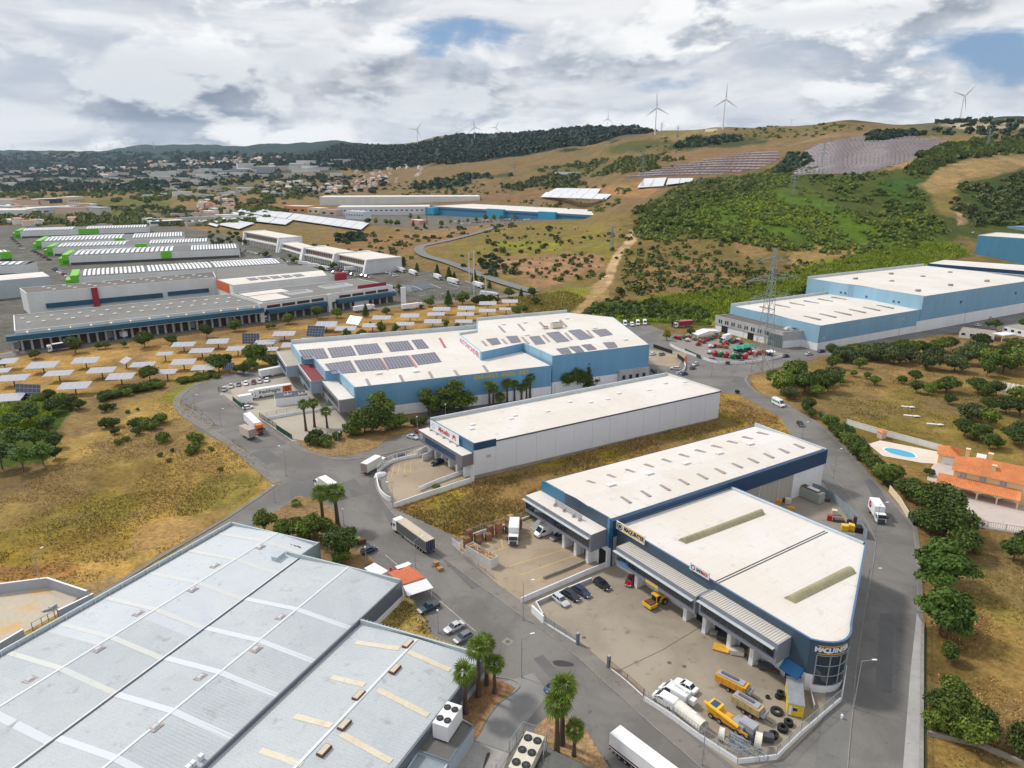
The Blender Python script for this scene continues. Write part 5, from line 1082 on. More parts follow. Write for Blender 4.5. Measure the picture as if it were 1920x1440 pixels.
cB=[fB.xy(0),fB.xy(LB_),fB.xy(LB_+5,-30),fB.xy(-3,-26)]
mb3=TH('market_hall','tall white market hall with brown-grey roof, low blue band and one crimson pier','market hall',(*fB.A,0),fB.ang)
PA('wall',mb3,offw,lambda mb:mb.PR(cB,0,HB,top=False));SR(mb3,cB,HB-.3,mat('brown_grey_roof',(.135,.12,.11),.9,vary=.2,VS2=.3));CPG(mb3,cB,HB,C2,.5,.2)
PA('band',mb3,teal,lambda mb:(fB.box(mb,9,LB_*.68,.01,1.2,3.6,6.6),fB.box(mb,LB_*.71,LB_-6,.01,1.,4.2,6.9)))
PF('crimson_pier',mb3,mat('crimson_fascia'),fB,LB_*.31,LB_*.31+3.6,1.21,1.8,1.5,HB+.2)
for r in range(3):
 for i in range(9):s=9+i*11.5+r*2.6;PF('roof_dome',mb3,C2,fB,s,s+2.,-22+r*7,-20.4+r*7,HB-.31,HB+.3)
wx=[g(u,v,13)for u,v in((405,524),(436,536),(627,515.5),(574,497),(405,504))]
t=TH('market_hall','market hall with white roof, dark grey back slope and an orange end panel','market hall',(*wx[0],0));PA('wall',t,offw,lambda mb:mb.PR(wx,0,13,top=False));SR(t,wx,12.8,roofdk)
f=Fr(wx[0],wx[1]);PF('orange_panel',t,mat('orange_panel',(.62,.12,.03),.6),f,.4,f.L*.78,.02,.3,7,13.1)
wr=[g(u,v,13)for u,v in((408,524),(437,534.5),(613,516),(604,506.5))];QD(t,'roof_membrane',[(*p,12.9)for p in(wr if area(wr)>0 else wr[::-1])],roofw)
for i in range(5):p=[g(u+i*21.5,v-i*1.7,13)for u,v in((461,522),(477,520.5),(486,524),(470,526))];p=CC_(p);PA('solar_array',t,pvm,lambda mb:mb.HX([(*q_,12.91)for q_ in p],[(*q_,13.1)for q_ in p]))
for u,v in((640,516),):A=g(u-10,v+3,12);B=g(u+10,v+1.5,12);f=Fr(A,B);PF('crimson_box',t,mat('crimson_fascia'),f,0,f.L,-4,0,9,14.5)
skw=mat('bright_rooflight',(.78,.79,.82),.4)
def row_hall(fl,fr,h,depth,sk,gb,label,gend=True,rows=2):
 A,B=g(*fl,h),g(*fr,h);f=Fr(A,B)
 t=TH('market_hall',label,'market hall',(*A,0),f.ang,'parallel market halls with green end blocks')
 c=[f.xy(0),f.xy(f.L),f.xy(f.L,-depth),f.xy(0,-depth)]
 PA('wall',t,offw,lambda mb:mb.PR(c,0,h,top=False));gable(t,c,h-.1,1.6,mat('dark_hall_roof',(.15,.15,.155),.8,vary=.2,VS2=.3))
 PF('loading_band',t,GD,f,1,f.L-1,.01,.3,0,h*.25)
 def mk_(mb,nn,s0,s1,row):
  for i in range(nn):
   s=s0+(s1-s0)*i/nn;o0,o1=(-depth*.48,-depth*.05)if row==0 else(-depth*.95,-depth*.53)
   z0,z1=(h+1.45,h+.35)if row==0 else(h+.3,h+1.4);w=(s1-s0)/nn*.6
   lo=[f.p(s,o1,(z1 if row==0 else z1)),f.p(s+w,o1,z1),f.p(s+w,o0,z0),f.p(s,o0,z0)]
   mb.HX(lo,[(x,y,z+.45)for x,y,z in lo])
 for(s0,s1,nn)in sk:
  for r in range(rows):
   for i in range(nn):
    mb=MB();a0=(s0+(s1-s0)*i/nn)*f.L;mk_(mb,1,a0,a0+(s1-s0)/nn*f.L,r);mb.BU('rooflight',skw,t,1)
 for(s0,s1)in gb:PF('green_block',t,lime,f,s0*f.L,s1*f.L,-2,.8,h*.3,h+.9)
 if gend:
  PA('green_end',t,lime,lambda mb:(f.box(mb,-5.5,-.02,-depth*.9,-1,0,h+1.2),f.box(mb,-9,-5.6,-depth*.5,-2,0,h*.75)))
  PF('green_end_frame',t,mat('green_dark',(.05,.25,.02),.6),f,-5.2,-1,-1,-.7,1,h*.5)
 return t
row_hall((147,519.5),(539,494.5),8,44,((.02,.3,14),(.31,.62,16),(.63,.97,20)),(),'nearest parallel market hall, its roof crowded with bright rooflights',True)
row_hall((128,480),(449,466.5),8.5,50,((.03,.6,20),(.7,.99,16)),((.52,.58),),'second of the parallel market halls behind the crowded bright roof')
row_hall((98,464.5),(392,454),8.5,46,((.03,.45,18),(.6,.99,20)),((.51,.585),),'third of the parallel market halls, middle of the green-ended group')
row_hall((77,453.5),(346,443.5),8.5,64,((.02,.55,20),(.62,.99,18)),((.495,.565),),'fourth of the parallel market halls with two rows of rooflights',rows=2)
row_hall((37,434),(277,426.5),8.5,50,((.02,.4,16),(.5,.99,22)),((.44,.6),),'farthest of the parallel market halls, with the widest green block')
row_hall((-60,479),(22,473),8,22,((.1,.95,9),),((.72,.99),),'partly seen market hall at the left edge with a green end',False)
row_hall((-80,500),(45,497),9,24,((.2,.95,7),),(),'partly seen dark-roofed hall at the left edge',False)
t,f,c,zt=shed('warehouse','plain pale grey hall with white roof at the left edge','warehouse',G3(-90,570),G3(100,551),13,30,mat('pale_grey_wall',(.4,.45,.48),.7,vary=.1),roofw)
t,f,c,zt=shed('warehouse','small white and navy workshop behind the market halls','workshop',G3(283,425),G3(345,422),8,22,offw,offw,band=(teal,1,4))
t,f,c,zt=shed('warehouse','beige workshop right of the navy one, beside the trees','workshop',G3(352,426),G3(388,424),7,18,GL,mat('grey_tin',(.3,.31,.31),.6))
ws_=mat('white_terrace_sheet',(.6,.61,.64),.5,vary=.08,VS2=.1)
def terrace(qpx,n,label,hh=3.,base=.0):
 q4=[]
 for u,v in qpx:x,y,z=P(u,v);q4.append((x,y,z+hh))
 t=TH('sloping_canopy',label,'canopy',q4[0],0,'long white sloping canopies on the terraces')
 a,b,c,d=q4
 for i in range(n):
  s0,s1=(i+.018)/n,(i+.982)/n
  p=[lerp(a,b,s0),lerp(a,b,s1),lerp(d,c,s1),lerp(d,c,s0)]
  if area([x[:2]for x in p])<0:p=p[::-1]
  PA('roof_panel',t,ws_,lambda mb:mb.HX([(x,y,z-.5)for x,y,z in p],p))
 mb=MB()
 for i in range(n+1):
  for e in(.02,.98):
   p=lerp(lerp(a,b,i/n),lerp(d,c,i/n),e);mb.TU((p[0],p[1],p[2]-hh-3),(p[0],p[1],p[2]-.6),.25,n=4)
 mb.BU('posts',GV,t,world=True,kind='stuff')
Zs=lambda x,y:(380+x/4.8,380+y/4.8)
terrace([Zs(375,52),Zs(820,110),Zs(750,160),Zs(310,92)],5,'white terrace canopy, upper strip left of the middle')
terrace([Zs(825,111),Zs(1505,198),Zs(1430,260),Zs(755,161)],8,'white terrace canopy, upper strip running down to the right end')
terrace([Zs(270,98),Zs(815,172),Zs(750,215),Zs(200,150)],4,'white terrace canopy, second strip below the upper ones')
terrace([Zs(220,162),Zs(470,200),Zs(330,255),Zs(150,215)],3,'white terrace canopy, third strip nearest the market offices')
terrace([Zs(190,148),Zs(215,160),Zs(140,205),Zs(105,180)],1,'small square white canopy at the left end of the terraces')
terrace([Zs(60,195),Zs(150,215),Zs(130,235),Zs(45,210)],1,'smallest white canopy above the row of street trees')
Zq=lambda x,y:(600+x/3,200+y/3)
terrace([Zq(1330,465),Zq(1580,470),Zq(1560,500),Zq(1280,490)],5,'white sloping canopy behind the blue warehouse, upper row')
terrace([Zq(1270,488),Zq(1640,502),Zq(1610,530),Zq(1240,515)],6,'white sloping canopy behind the blue warehouse, lower row')
terrace([(1207,338),(1250,336),(1244,352),(1194,355)],2,'white sloping canopy half hidden by the wooded hill')
terrace([(1252,338),(1300,337),(1298,344),(1248,350)],2,'white sloping canopy right of the half hidden one')
for k,(a,b,c,d)in enumerate((((353,328),(375,326),(382,330),(360,333)),((374,326),(395,325),(398,333),(380,335)),((392,325),(420,326),(434,332),(403,336)),((420,328),(448,316),(462,322),(435,328)),((434,326),(462,316),(480,319),(462,327)),((476,322),(500,313),(522,315),(512,324)))):
 A,B=P(*d),P(c[0],c[1]);t,f,_,_=shed('warehouse','distant white-roofed shed, number %s from the left in the far group'%('one','two','three','four','five','six')[k],'warehouse',A,B,7,70,mat('far_shed_wall',(.3,.34,.38),.8),roofw,'far group of white-roofed sheds')
def office(ap,bp,h,depth,label,arcade=True):
 A,B=P(*ap),P(*bp);z=min(A[2],B[2]);f=Fr(A[:2],B[:2])
 t=TH('office_block',label,'office building',(*A[:2],z),f.ang,'white concrete market offices')
 PF('wall',t,mat('beige_concrete',(.5,.44,.35),.8,vary=.12),f,2,f.L-2,-depth,-2,z-1,z+h-.8);PF('roof',t,roofw,f,-.5,f.L+.5,-depth,0,z+h-.8,z+h)
 PF('floor_slab',t,WH,f,1,f.L-1,-1.99,1.2,z+h*.42,z+h*.52)
 for s in(0,f.L-3):
  lo=[f.p(s,4.5,z-1),f.p(s+3,4.5,z-1),f.p(s+3,-depth,z-1),f.p(s,-depth,z-1)];hi=[f.p(s,.5,z+h+.6),f.p(s+3,.5,z+h+.6),f.p(s+3,-depth,z+h+.6),f.p(s,-depth,z+h+.6)]
  PA('leaning_wall',t,WH,lambda mb:mb.HX(lo,hi))
 n=max(3,int(f.L/5))
 for i in range(n):
  s=3.5+i*(f.L-7)/n;PF('window',t,mat('brown_glass',(.1,.07,.05),.3),f,s,s+(f.L-7)/n*.7,-1.99,-1.8,z+h*.58,z+h*.84)
  PF('pillar',t,WH,f,s,s+.5,0,.6,z-.5,z+h*.42)
 return t
office((460,458),(526,473),15,26,'market office block farthest along the row, beside the terrace canopies')
office((528,473),(570,486),10,18,'lower market office block with lattice arches between taller ones')
office((570,487),(630,501),12,24,'market office block with red-edged roof, second from the road bend')
office((632,500),(690,514),12,34,'market office block nearest the road bend with a cream side wall')
t,f,c,zt=shed('warehouse','long white warehouse with small dark windows above the road bend','warehouse',P(633,403),P(806,402),14,60,mat('bluish_white_wall',(.6,.64,.7),.7),roofw,nwin=18,wz=(7,9))
t,f,c,zt=shed('warehouse','white corner office block of the long white warehouse','warehouse',P(648,410),P(682,412),13,20,mat('bluish_white_wall'),roofw,nwin=7,wz=(6,8))
t,f,c,zt=shed('warehouse','blue-fronted logistics hall with long white roof','warehouse',(*P(808,402)[:2],P(808,402)[2]),(*P(1128,396)[:2],P(808,402)[2]+2),13,110,mat('logistics_blue',(.05,.2,.36),.6),roofw,band=(mat('deep_blue_band',(.02,.08,.16),.5),3,6))
for s0,s1 in((.39,.49),(.69,.78)):PF('cyan_gate',t,mat('cyan_block',(.03,.3,.5),.5),f,s0*f.L,s1*f.L,.2,6,zt-14,zt+1.5)
PF('cyan_end',t,mat('cyan_block'),f,0,f.L*.06,.2,14,zt-14,zt-2)
t,f,c,zt=shed('warehouse','low white warehouse roofs behind the long white warehouse','warehouse',P(600,385),P(900,376),9,80,offw,roofw)
t,f,c,zt=shed('warehouse','orange and beige workshop at the head of the terraces','warehouse',P(533,397),P(575,399),11,30,mat('orange_plaster',(.62,.28,.12),.8),roofw,nwin=3,wz=(3,6))
t,f,c,zt=shed('warehouse','cream workshop beside the orange one','warehouse',P(577,400),P(598,401),10,30,cream,roofw,nwin=2,wz=(3,6))
t,f,c,zt=shed('warehouse','white and rust workshop in front of the long warehouse','warehouse',P(600,402),P(630,404),9,30,mat('pinkish_wall',(.55,.42,.38),.8),mat('rust_roof',(.35,.18,.13),.8),nwin=2,wz=(2,5))
t,f,c,zt=shed('gatehouse','pink gatehouse under the tall dark mast at the road bend','gatehouse',P(769,420),P(787,421),6,14,mat('pink_plaster',(.55,.25,.2),.8),roofw)
t,f,c,zt=shed('villa','white ridge villa with terrace and ramp on the brown slope','house',P(1040,330),P(1086,328),7,16,WH,WH,nwin=5,wz=(2,4))
t,f,c,zt=shed('house','pale low house on the ridge beside the large wind turbine','house',P(1322,247),P(1344,246),7,14,cream,roofw)
for A,B,h,d,wm,rm,lb_ in(((-60,408),(48,406),12,60,offw,roofw,'white office hall at the far left edge with a glazed corner'),((58,402),(172,396),11,45,mat('pale_bluegrey',(.45,.5,.55),.7),roofw,'long pale blue-grey factory left of the tan hill'),((40,386),(60,385),14,30,mat('brick_red_wall',(.28,.06,.05),.8),mat('dull_red_roof',(.25,.08,.07),.8),'brick red hall behind the left factories'),((66,383),(118,380),10,36,mat('navy_wall',(.05,.07,.15),.7),roofw,'navy walled factory behind the pale one'),((130,380),(160,377),12,30,cream,roofw,'cream factory with stepped roof beside the tan hill'),((140,396),(174,388),8,26,offw,roofw,'small white workshop at the end of the pale factory')):
 shed('factory',lb_,'factory',P(*A),P(*B),h,d,wm,rm,nwin=6,wz=(3,5.5))
t,f,c,zt=shed('substation_building','low pale blue substation building with black flat roof by the car park','building',G3(771,547),G3(811,541),4.2,10,mat('pale_bluegrey'),GD)
x,y=g(757,570);t=TH('sign_pylon','tall plain white sign pylon beside the market hall corner','sign',(x,y,0),.3);XB(('panel',WH,t),-1.6,1.6,-.7,.7,0,11.5);XB(('footing',GL,t),-2,2,-1,1,0,.4)
fC=Fr(g(1534,657),g(1722,622));LC=83.5
BW=13.;BT=20.5
cw=TH('warehouse','pale blue hall with white roof and six dark rooflights behind the tractor dealer','warehouse',(*fC.A,0),fC.ang)
cC=[fC.xy(-1),fC.xy(LC+.2),fC.xy(LC+.2,-60),fC.xy(-1,-60)]
PA('base_wall',cw,WH,lambda mb:mb.PR([fC.xy(-1,.02),fC.xy(LC,.02),fC.xy(LC,-60),fC.xy(-1,-60)],0,4.,top=False))
PA('cladding',cw,lblue3,lambda mb:mb.PR(cC,4.,BW,top=False));gable(cw,[cC[0],cC[1],cC[2],cC[3]],BW-.45,.9,roofw)
fw=Fr(cC[3],cC[0]);PF('end_parapet',cw,lblue2,fw,0,fw.L,-.3,.1,4,BW+.1)  # left end wall in the painted sunlit tone
fk=Fr(cC[2],cC[3]);PF('parapet',cw,coping,fk,.2,fk.L,-.4,.1,8,BW+1.2)
for r,o in((0,-44),(1,-14)):
 for i in range(6):s=10+i*12.4;PF('rooflight',cw,skyl,fC,s,s+1.2,o-5,o+5,BW+(.05 if r else .05),BW+.45)
ct=TH('warehouse','tallest pale blue hall with broad white roof at the right','warehouse',(*fC.xy(LC+.3),0),fC.ang)
LT=124.;cT=[fC.xy(LC+.3,.3),fC.xy(LC+LT,.3),fC.xy(LC+LT,-75),fC.xy(LC-1.5,-75)]
PA('base_wall',ct,WH,lambda mb:mb.PR([fC.xy(LC-2,.34),fC.xy(LC+LT,.34),fC.xy(LC+LT,-20),fC.xy(LC-2,-20)],0,6.4,top=False))
PA('cladding',ct,lblue3,lambda mb:mb.PR(cT,6.4,BT,top=False));gable(ct,cT,BT-.4,.8,roofw)
fw=Fr(cT[3],cT[0]);PF('end_parapet',ct,lblue2,fw,0,fw.L,-.3,.1,6.4,BT+.12);fk=Fr(cT[2],cT[3]);PF('parapet',ct,coping,fk,.2,fk.L,-.4,.1,8,BT+1.2)  # end wall again in the blue lightened for daylight
for s,o in((12,-12),(30,-40),(48,-14),(66,-42),(84,-12),(100,-44),(20,-58),(60,-60)):PF('roof_vent',ct,skyl,fC,LC+s,LC+s+3,o,o+1.6,BT-.3,BT+1.)
for s in(38,98):PF('wall_vent',ct,GD,fC,LC+s,LC+s+1.2,.3,.6,13,14.5)
for s,o in((.1,-14),(.1,-17),(.1,-34),(.1,-48),(.1,-51)):PF('wall_vent',ct,GD,fw,fw.L+o,fw.L+o+1.,.1,.4,14.5,15.5)
bkp=[g(u,v,18)for u,v in((1656,516),(1664,504),(1705,501),(1760,505),(1795,520),(1694,530))]
t=TH('warehouse','lower white-roofed block behind the tallest pale blue hall','warehouse',(*bkp[0],0));PA('wall',t,coping,lambda mb:mb.PR(bkp,0,18,top=False));SR(t,bkp,17.3,roofw)
fG=Fr(g(1718,500,13),g(1960,520,13));t=TH('warehouse','grey-fronted hall with ribbon windows and a red, white and blue sign panel','warehouse',(*fG.A,0),fG.ang)
cG=[fG.xy(0),fG.xy(fG.L),fG.xy(fG.L+10,-45),fG.xy(12,-38)]
PF('wall',t,GL,fG,0,fG.L,-3,0,0,13.2);PA('fascia',t,navy,lambda mb:mb.PR([fG.xy(7,-3.1),fG.xy(fG.L,-3.1),cG[2],cG[3]],8,16.,top=False));SR(t,[fG.xy(7,-3.1),fG.xy(fG.L,-3.1),cG[2],cG[3]],15.8,roofw)
for i,s in enumerate((12,19,26,33,48,55,62,69,84,91)):PF('window',t,glass,fG,s,s+5.6,.0,.12,8.6,11.2)
sgp=TH('wall_sign','red, white and blue sign panel on the grey-fronted hall','sign',(*fG.xy(40),0),fG.ang);PF('panel',sgp,WH,fG,40,46.5,.13,.6,6.,12.6);PF('stripe',sgp,red,fG,40,46.5,.6,.66,11.4,12.6);PF('stripe',sgp,navy,fG,40,46.5,.6,.66,6.,7.4)
fD2=Fr(g(1826,477,13),g(1990,486,13));a_,b_=g(1834,441,26),g(2000,452,26);fD2=Fr(a_,b_)
t=TH('warehouse','tall dark blue hall at the upper right edge','warehouse',(*a_,0),fD2.ang);mbl=mat('strong_blue_cladding',(.075,.25,.4),.45,vary=.15,VS2=.2,streak=True)
cD=[fD2.xy(0),fD2.xy(fD2.L),fD2.xy(fD2.L,-40),fD2.xy(0,-50)];PA('cladding',t,mbl,lambda mb:mb.PR(cD,0,26,top=False));SR(t,cD,25.6,roofw);CPG(t,cD,26,C2,.8,.3)
fD3=Fr(g(1890,424,24),g(2000,428,24));t=TH('warehouse','pale blue roof edge of a farther hall at the upper right edge','warehouse',(*fD3.A,0),fD3.ang);cD=[fD3.xy(0),fD3.xy(fD3.L),fD3.xy(fD3.L,-30),fD3.xy(0,-30)];PA('cladding',t,lblue2,lambda mb:mb.PR(cD,0,24,top=False));SR(t,cD,23.5,lblue2)
HD=8.6
dp=[g(u,v,HD)for u,v in((1341.5,591.5),(1469,622.5),(1541,617),(1404,585))]
fA=Fr(dp[0],dp[1]);fBq=Fr(dp[1],dp[2])
td=TH('showroom','grey concrete showroom with paired windows, roof clutter and a glazed corner','showroom',(*dp[0],0),fA.ang)
PA('wall',td,GL,lambda mb:mb.PR(dp,3.9,HD,top=False));PA('ground_wall',td,WH,lambda mb:mb.PR([fA.xy(.3,-.5),fA.xy(fA.L-.02,-.5),fBq.xy(fBq.L,-.1),dp[3]],0,3.9,top=False));SR(td,dp,HD-.35,mat('brown_grey_roof'));CPG(td,dp,HD,GL,.5,.2)
nW=8
for i in range(nW):
 for k in(0,1.55):s=3+i*(fA.L-10)/nW+k;PF('window',td,glass,fA,s,s+.85,.0,.1,5.,7.)
PF('window',td,glass,fBq,fBq.L*.75,fBq.L*.75+2.2,.0,.1,4.9,6.6)
for i,(s,w,m_)in enumerate(((5,4.5,dark),(16,5,WH),(24,4,dark),(31,5,WH),(38.5,3,mat('azure_door',(.02,.12,.35),.5)))):PF('door',td,m_,fA,s,min(s+w,fA.L-6),-.49,-.38,0,3.7)
PA('glazed_corner',td,mat('greenish_glass',(.1,.15,.15),.15,spec=.9),lambda mb:(fA.box(mb,fA.L-9,fA.L+.1,.02,.35,0,6.6)))
for k in range(8):PF('mullion',td,GV,fA,fA.L-9+k*1.3,fA.L-8.9+k*1.3,.35,.45,0,6.6)
zr=lambda x,y:(1240+x/6,580+y/6)
for k,(x,y)in enumerate(((1000,60),(1145,95),(1210,112),(1290,122),(1440,165),(1420,222),(1490,232),(1520,205),(1570,215),(1610,200))):
 u,v=zr(x,y);X,Y=g(u,v,HD-.3);a=TH('roof_clutter','white equipment pallet on the showroom roof, %s'%('farthest back','second from the back','third in the back group','fourth, by the pylon','alone in the middle','front left of the cluster','front middle of the cluster','rear of the front cluster','right of the front cluster','last at the front edge')[k],'equipment',(X,Y,HD-.34),.4,'equipment stored on the showroom roof')
 XB(('crate',WM if k%3 else mat('dull_silver',(.4,.42,.45),.4),a),-1.7,1.7,-1,1,0,.7);XB(('cover',C2 if k%2 else GD,a),-1.,1.2,-.6,.7,.7,1.15)
hp=mat('ochre_wall',(.78,.6,.36),.8,vary=.07)
paving=SN('pink_paving',(.5,.42,.38),(.56,.48,.44),(.4,.32,.28),.15,.9)
sheet('pool_terrace',[(1628,833),(1650,826),(1763,848),(1757,870),(1728,868),(1655,855)],.06,mat('pale_terrace',(.66,.58,.5),.8,vary=.12))
sheet('house_forecourt',[(1738,900),(1740,885),(1757,862),(1800,866),(1920,900),(2300,990),(2300,1080),(1920,1003),(1812,981),(1795,935),(1775,912)],.05,paving)
zf=lambda x,y:(1400+x/3.692,740+y/3.692)
ol=curve(W([zf(945,383),zf(965,370),zf(1040,378),zf(1140,405),zf(1175,432),zf(1150,440),zf(1080,430),zf(1000,410),zf(945,383)]),4)[:-1];ol=CC_(ol)
t=TH('swimming_pool','turquoise swimming pool with white rim on the walled terrace','pool',(*ol[0],0));cx=sum(p[0]for p in ol)/len(ol);cy=sum(p[1]for p in ol)/len(ol)
PA('rim',t,WM,lambda mb:mb.PR([lerp(p,(cx,cy),-.08)for p in ol],.05,.16));PA('water',t,mat('pool_water',(.02,.34,.55),.05,spec=.9),lambda mb:mb.PR([lerp(p,(cx,cy),.05)for p in ol],.1,.18))
def hiproof(root,c,z,dz,m,ov=.5,name='roof'):
 f=Fr(c[0],c[1]);g2=Fr(c[1],c[2]);L0_,D0=f.L,g2.L;c=[f.xy(-ov,ov),f.xy(L0_+ov,ov),f.xy(L0_+ov,-D0-ov),f.xy(-ov,-D0-ov)]
 if L0_>D0:r0,r1=f.p(D0/2,-D0/2,z+dz),f.p(L0_-D0/2,-D0/2,z+dz)
 else:r0,r1=f.p(L0_/2,-L0_/2,z+dz),f.p(L0_/2,-D0+L0_/2,z+dz)
 mb=MB();C_=[(*p,z)for p in c]
 if L0_>D0:F_l=[[C_[0],C_[1],r1,r0],[C_[1],C_[2],r1],[C_[2],C_[3],r0,r1],[C_[3],C_[0],r0]]
 else:F_l=[[C_[0],C_[1],r0],[C_[1],C_[2],r1,r0],[C_[2],C_[3],r1],[C_[3],C_[0],r0,r1]]
 for p in F_l:mb.poly(p)
 mb.poly(C_[::-1]);o=mb.BU(name,m,root,1)
 mb=MB()
 for p in F_l:
  a,b=p[0],p[1];t0,t1=p[-1],p[2]
  n=max(4,int(hypot(b[0]-a[0],b[1]-a[1])/.45))
  for i in range(1,n):
   s=i/n;q0=lerp(a,b,s);
   L_e=hypot(b[0]-a[0],b[1]-a[1]);runl=(D0 if L0_>D0 else L0_)/2+ov;w=min(s*L_e,(1-s)*L_e,runl)/runl if True else 1
   inn=((b[1]-a[1])/L_e,-(b[0]-a[0])/L_e)
   q1=(q0[0]-inn[0]*runl*w,q0[1]-inn[1]*runl*w,z+dz*w)
   mb.TU((q0[0],q0[1],q0[2]+.04),(q1[0],q1[1],q1[2]+.04),.07,n=3,caps=False)
 s_=mb.BU('tile_rows',m,root,world=True,kind='stuff');s_.parent=o
 return o
e=6.2
hA=g(*zf(1420,520),e);hB=g(*zf(1925,628),e);fHs=Fr(hA,hB);D_=11.5
ho=TH('villa','two-storey ochre villa with orange tiled hip roof, arcade and chimneys','house',(*hA,0),fHs.ang)
cb=[fHs.xy(.6,-.6),fHs.xy(fHs.L+8,-.6),fHs.xy(fHs.L+8,-D_),fHs.xy(.6,-D_)]
PA('wall',ho,hp,lambda mb:mb.PR(cb,0,e,top=False));hiproof(ho,cb,e,3.2,tile,.7)
ar=[fHs.xy(-2.5,3.3),fHs.xy(fHs.L-.8,3.3),fHs.xy(fHs.L-.8,-.5),fHs.xy(-2.5,-.5)]
mb=MB();mb.poly([(*fHs.xy(-3,3.9),2.9),(*fHs.xy(fHs.L-.3,3.9),2.9),(*fHs.xy(fHs.L-.3,-.55),4.3),(*fHs.xy(-3,-.55),4.3)]);mb.poly([(*fHs.xy(-3,3.9),2.88),(*fHs.xy(-3,-.55),4.28),(*fHs.xy(fHs.L-.3,-.55),4.28),(*fHs.xy(fHs.L-.3,3.9),2.88)]);mb.BU('arcade_roof',tile,ho,1)
PA('arcade_rows',ho,tile,lambda mb:[mb.TU(fHs.p(-2.8+i*.5,3.9,2.94),fHs.p(-2.8+i*.5,-.5,4.34),.07,n=3,caps=False)for i in range(int((fHs.L+2)/.5))],kind='stuff')
PF('arcade_beam',ho,cream,fHs,-2.6,fHs.L-.6,3.,3.4,2.45,2.86)
for i in range(5):s=-2.4+i*(fHs.L+1.5)/4;PF('column',ho,cream,fHs,s,s+.4,3.,3.4,.1,2.45)
for i in range(4):
 s0=-2.+i*(fHs.L+1.5)/4;w_=(fHs.L+1.5)/4-.4;mb=MB()
 for k in range(6):
  t0,t1=k/6,(k+1)/6;zt0=2.45-.55*(abs(t0*2-1))**2.2;zt1=2.45-.55*(abs(t1*2-1))**2.2
  mb.HX([fHs.p(s0+t0*w_,3.05,zt0),fHs.p(s0+t1*w_,3.05,zt1),fHs.p(s0+t1*w_,3.35,zt1),fHs.p(s0+t0*w_,3.35,zt0)],[fHs.p(s0+t0*w_,3.05,2.449),fHs.p(s0+t1*w_,3.05,2.449),fHs.p(s0+t1*w_,3.35,2.449),fHs.p(s0+t0*w_,3.35,2.449)])
 mb.BU('arch',cream,ho,1)
PF('terrace_step',ho,paving,fHs,-2.8,fHs.L-.4,-.5,3.8,.06,.14)
for s in(1.5,6.2,11.):WN(fHs,ho,s+.6,s+2.4,4.35,5.8,2,-.6,WH,GL);
for s in(1.,5.6,10.4):WN(fHs,ho,s+.6,s+3.,.3,2.3,2,-.6,WH,GL)
def chim(s,o,z,w=.9,h=2.2):PA('chimney',ho,hp,lambda mb:(fHs.box(mb,s,s+w,o-w,o,z,z+h),fHs.box(mb,s-.12,s+w+.12,o-w-.12,o+.12,z+h,z+h+.22)))
chim(9.2,-2.6,6.3,1.,2.6);chim(2.2,-10.3,6.2,1.,3.4);chim(7.8,-10.6,6.2,1.1,3.2)
t=TH('solar_water_heater','blue solar panel on the villa roof slope','solar panel',fHs.p(4.6,-3,7.3),fHs.ang);mb=MB();mb.HX([fHs.p(4.4,-2.1,7.05),fHs.p(7.,-2.1,7.05),fHs.p(7.,-3.5,7.85),fHs.p(4.4,-3.5,7.85)],[fHs.p(4.4,-2.1,7.25),fHs.p(7.,-2.1,7.25),fHs.p(7.,-3.5,8.05),fHs.p(4.4,-3.5,8.05)]);mb.BU('collector',pvb,t,1)
t=TH('solar_water_heater','white solar water heater on a stand behind the villa ridge','solar panel',fHs.p(6,-9.6,8),fHs.ang);PA('collector',t,WM,lambda mb:mb.HX([fHs.p(5,-8.6,8.),fHs.p(7.4,-8.6,8.),fHs.p(7.4,-9.8,9.2),fHs.p(5,-9.8,9.2)],[fHs.p(5,-8.6,8.15),fHs.p(7.4,-8.6,8.15),fHs.p(7.4,-9.8,9.35),fHs.p(5,-9.8,9.35)]))
gA=g(*zf(1330,410),3);gB=g(*zf(1450,432),3);fg=Fr(gA,gB);c=[fg.xy(0),fg.xy(5.6),fg.xy(5.6,-7.5),fg.xy(0,-7.5)]
t=TH('garage','small ochre garage with white door and orange hip roof beside the pool','garage',(*gA,0),fg.ang);PA('wall',t,hp,lambda mb:mb.PR(c,0,3.,top=False));hiproof(t,c,3.,1.7,tile,.5);PF('door',t,WM,fg,1.2,4.2,.0,.08,.1,2.3)
def WR(pxs,h,m,label,name='garden_wall',cat='wall',t=.22,cap=None,z=.0,n=1,group=None):
 pts=W(pxs)if n==1 else curve(W(pxs),n);r=TH(name,label,cat,(*pts[0],z),0,group)
 mb=MB();a,b=offs(pts,-t/2),offs(pts,t/2)
 for i in range(len(pts)-1):mb.HX([(*a[i],z),(*b[i],z),(*b[i+1],z),(*a[i+1],z)],[(*a[i],z+h),(*b[i],z+h),(*b[i+1],z+h),(*a[i+1],z+h)])
 mb.BU('wall',m,r,1)
 if cap:
  mb=MB();a,b=offs(pts,-t/2-.06),offs(pts,t/2+.06)
  for i in range(len(pts)-1):mb.HX([(*a[i],z+h+.003),(*b[i],z+h+.003),(*b[i+1],z+h+.003),(*a[i+1],z+h+.003)],[(*a[i],z+h+.1),(*b[i],z+h+.1),(*b[i+1],z+h+.1),(*a[i+1],z+h+.1)])
  mb.BU('capping',cap,r,1)
 return r
WR([(1587,796),(1640,812),(1700,828),(1765,846)],2.,WH,'white garden wall behind the swimming pool',cap=cream)
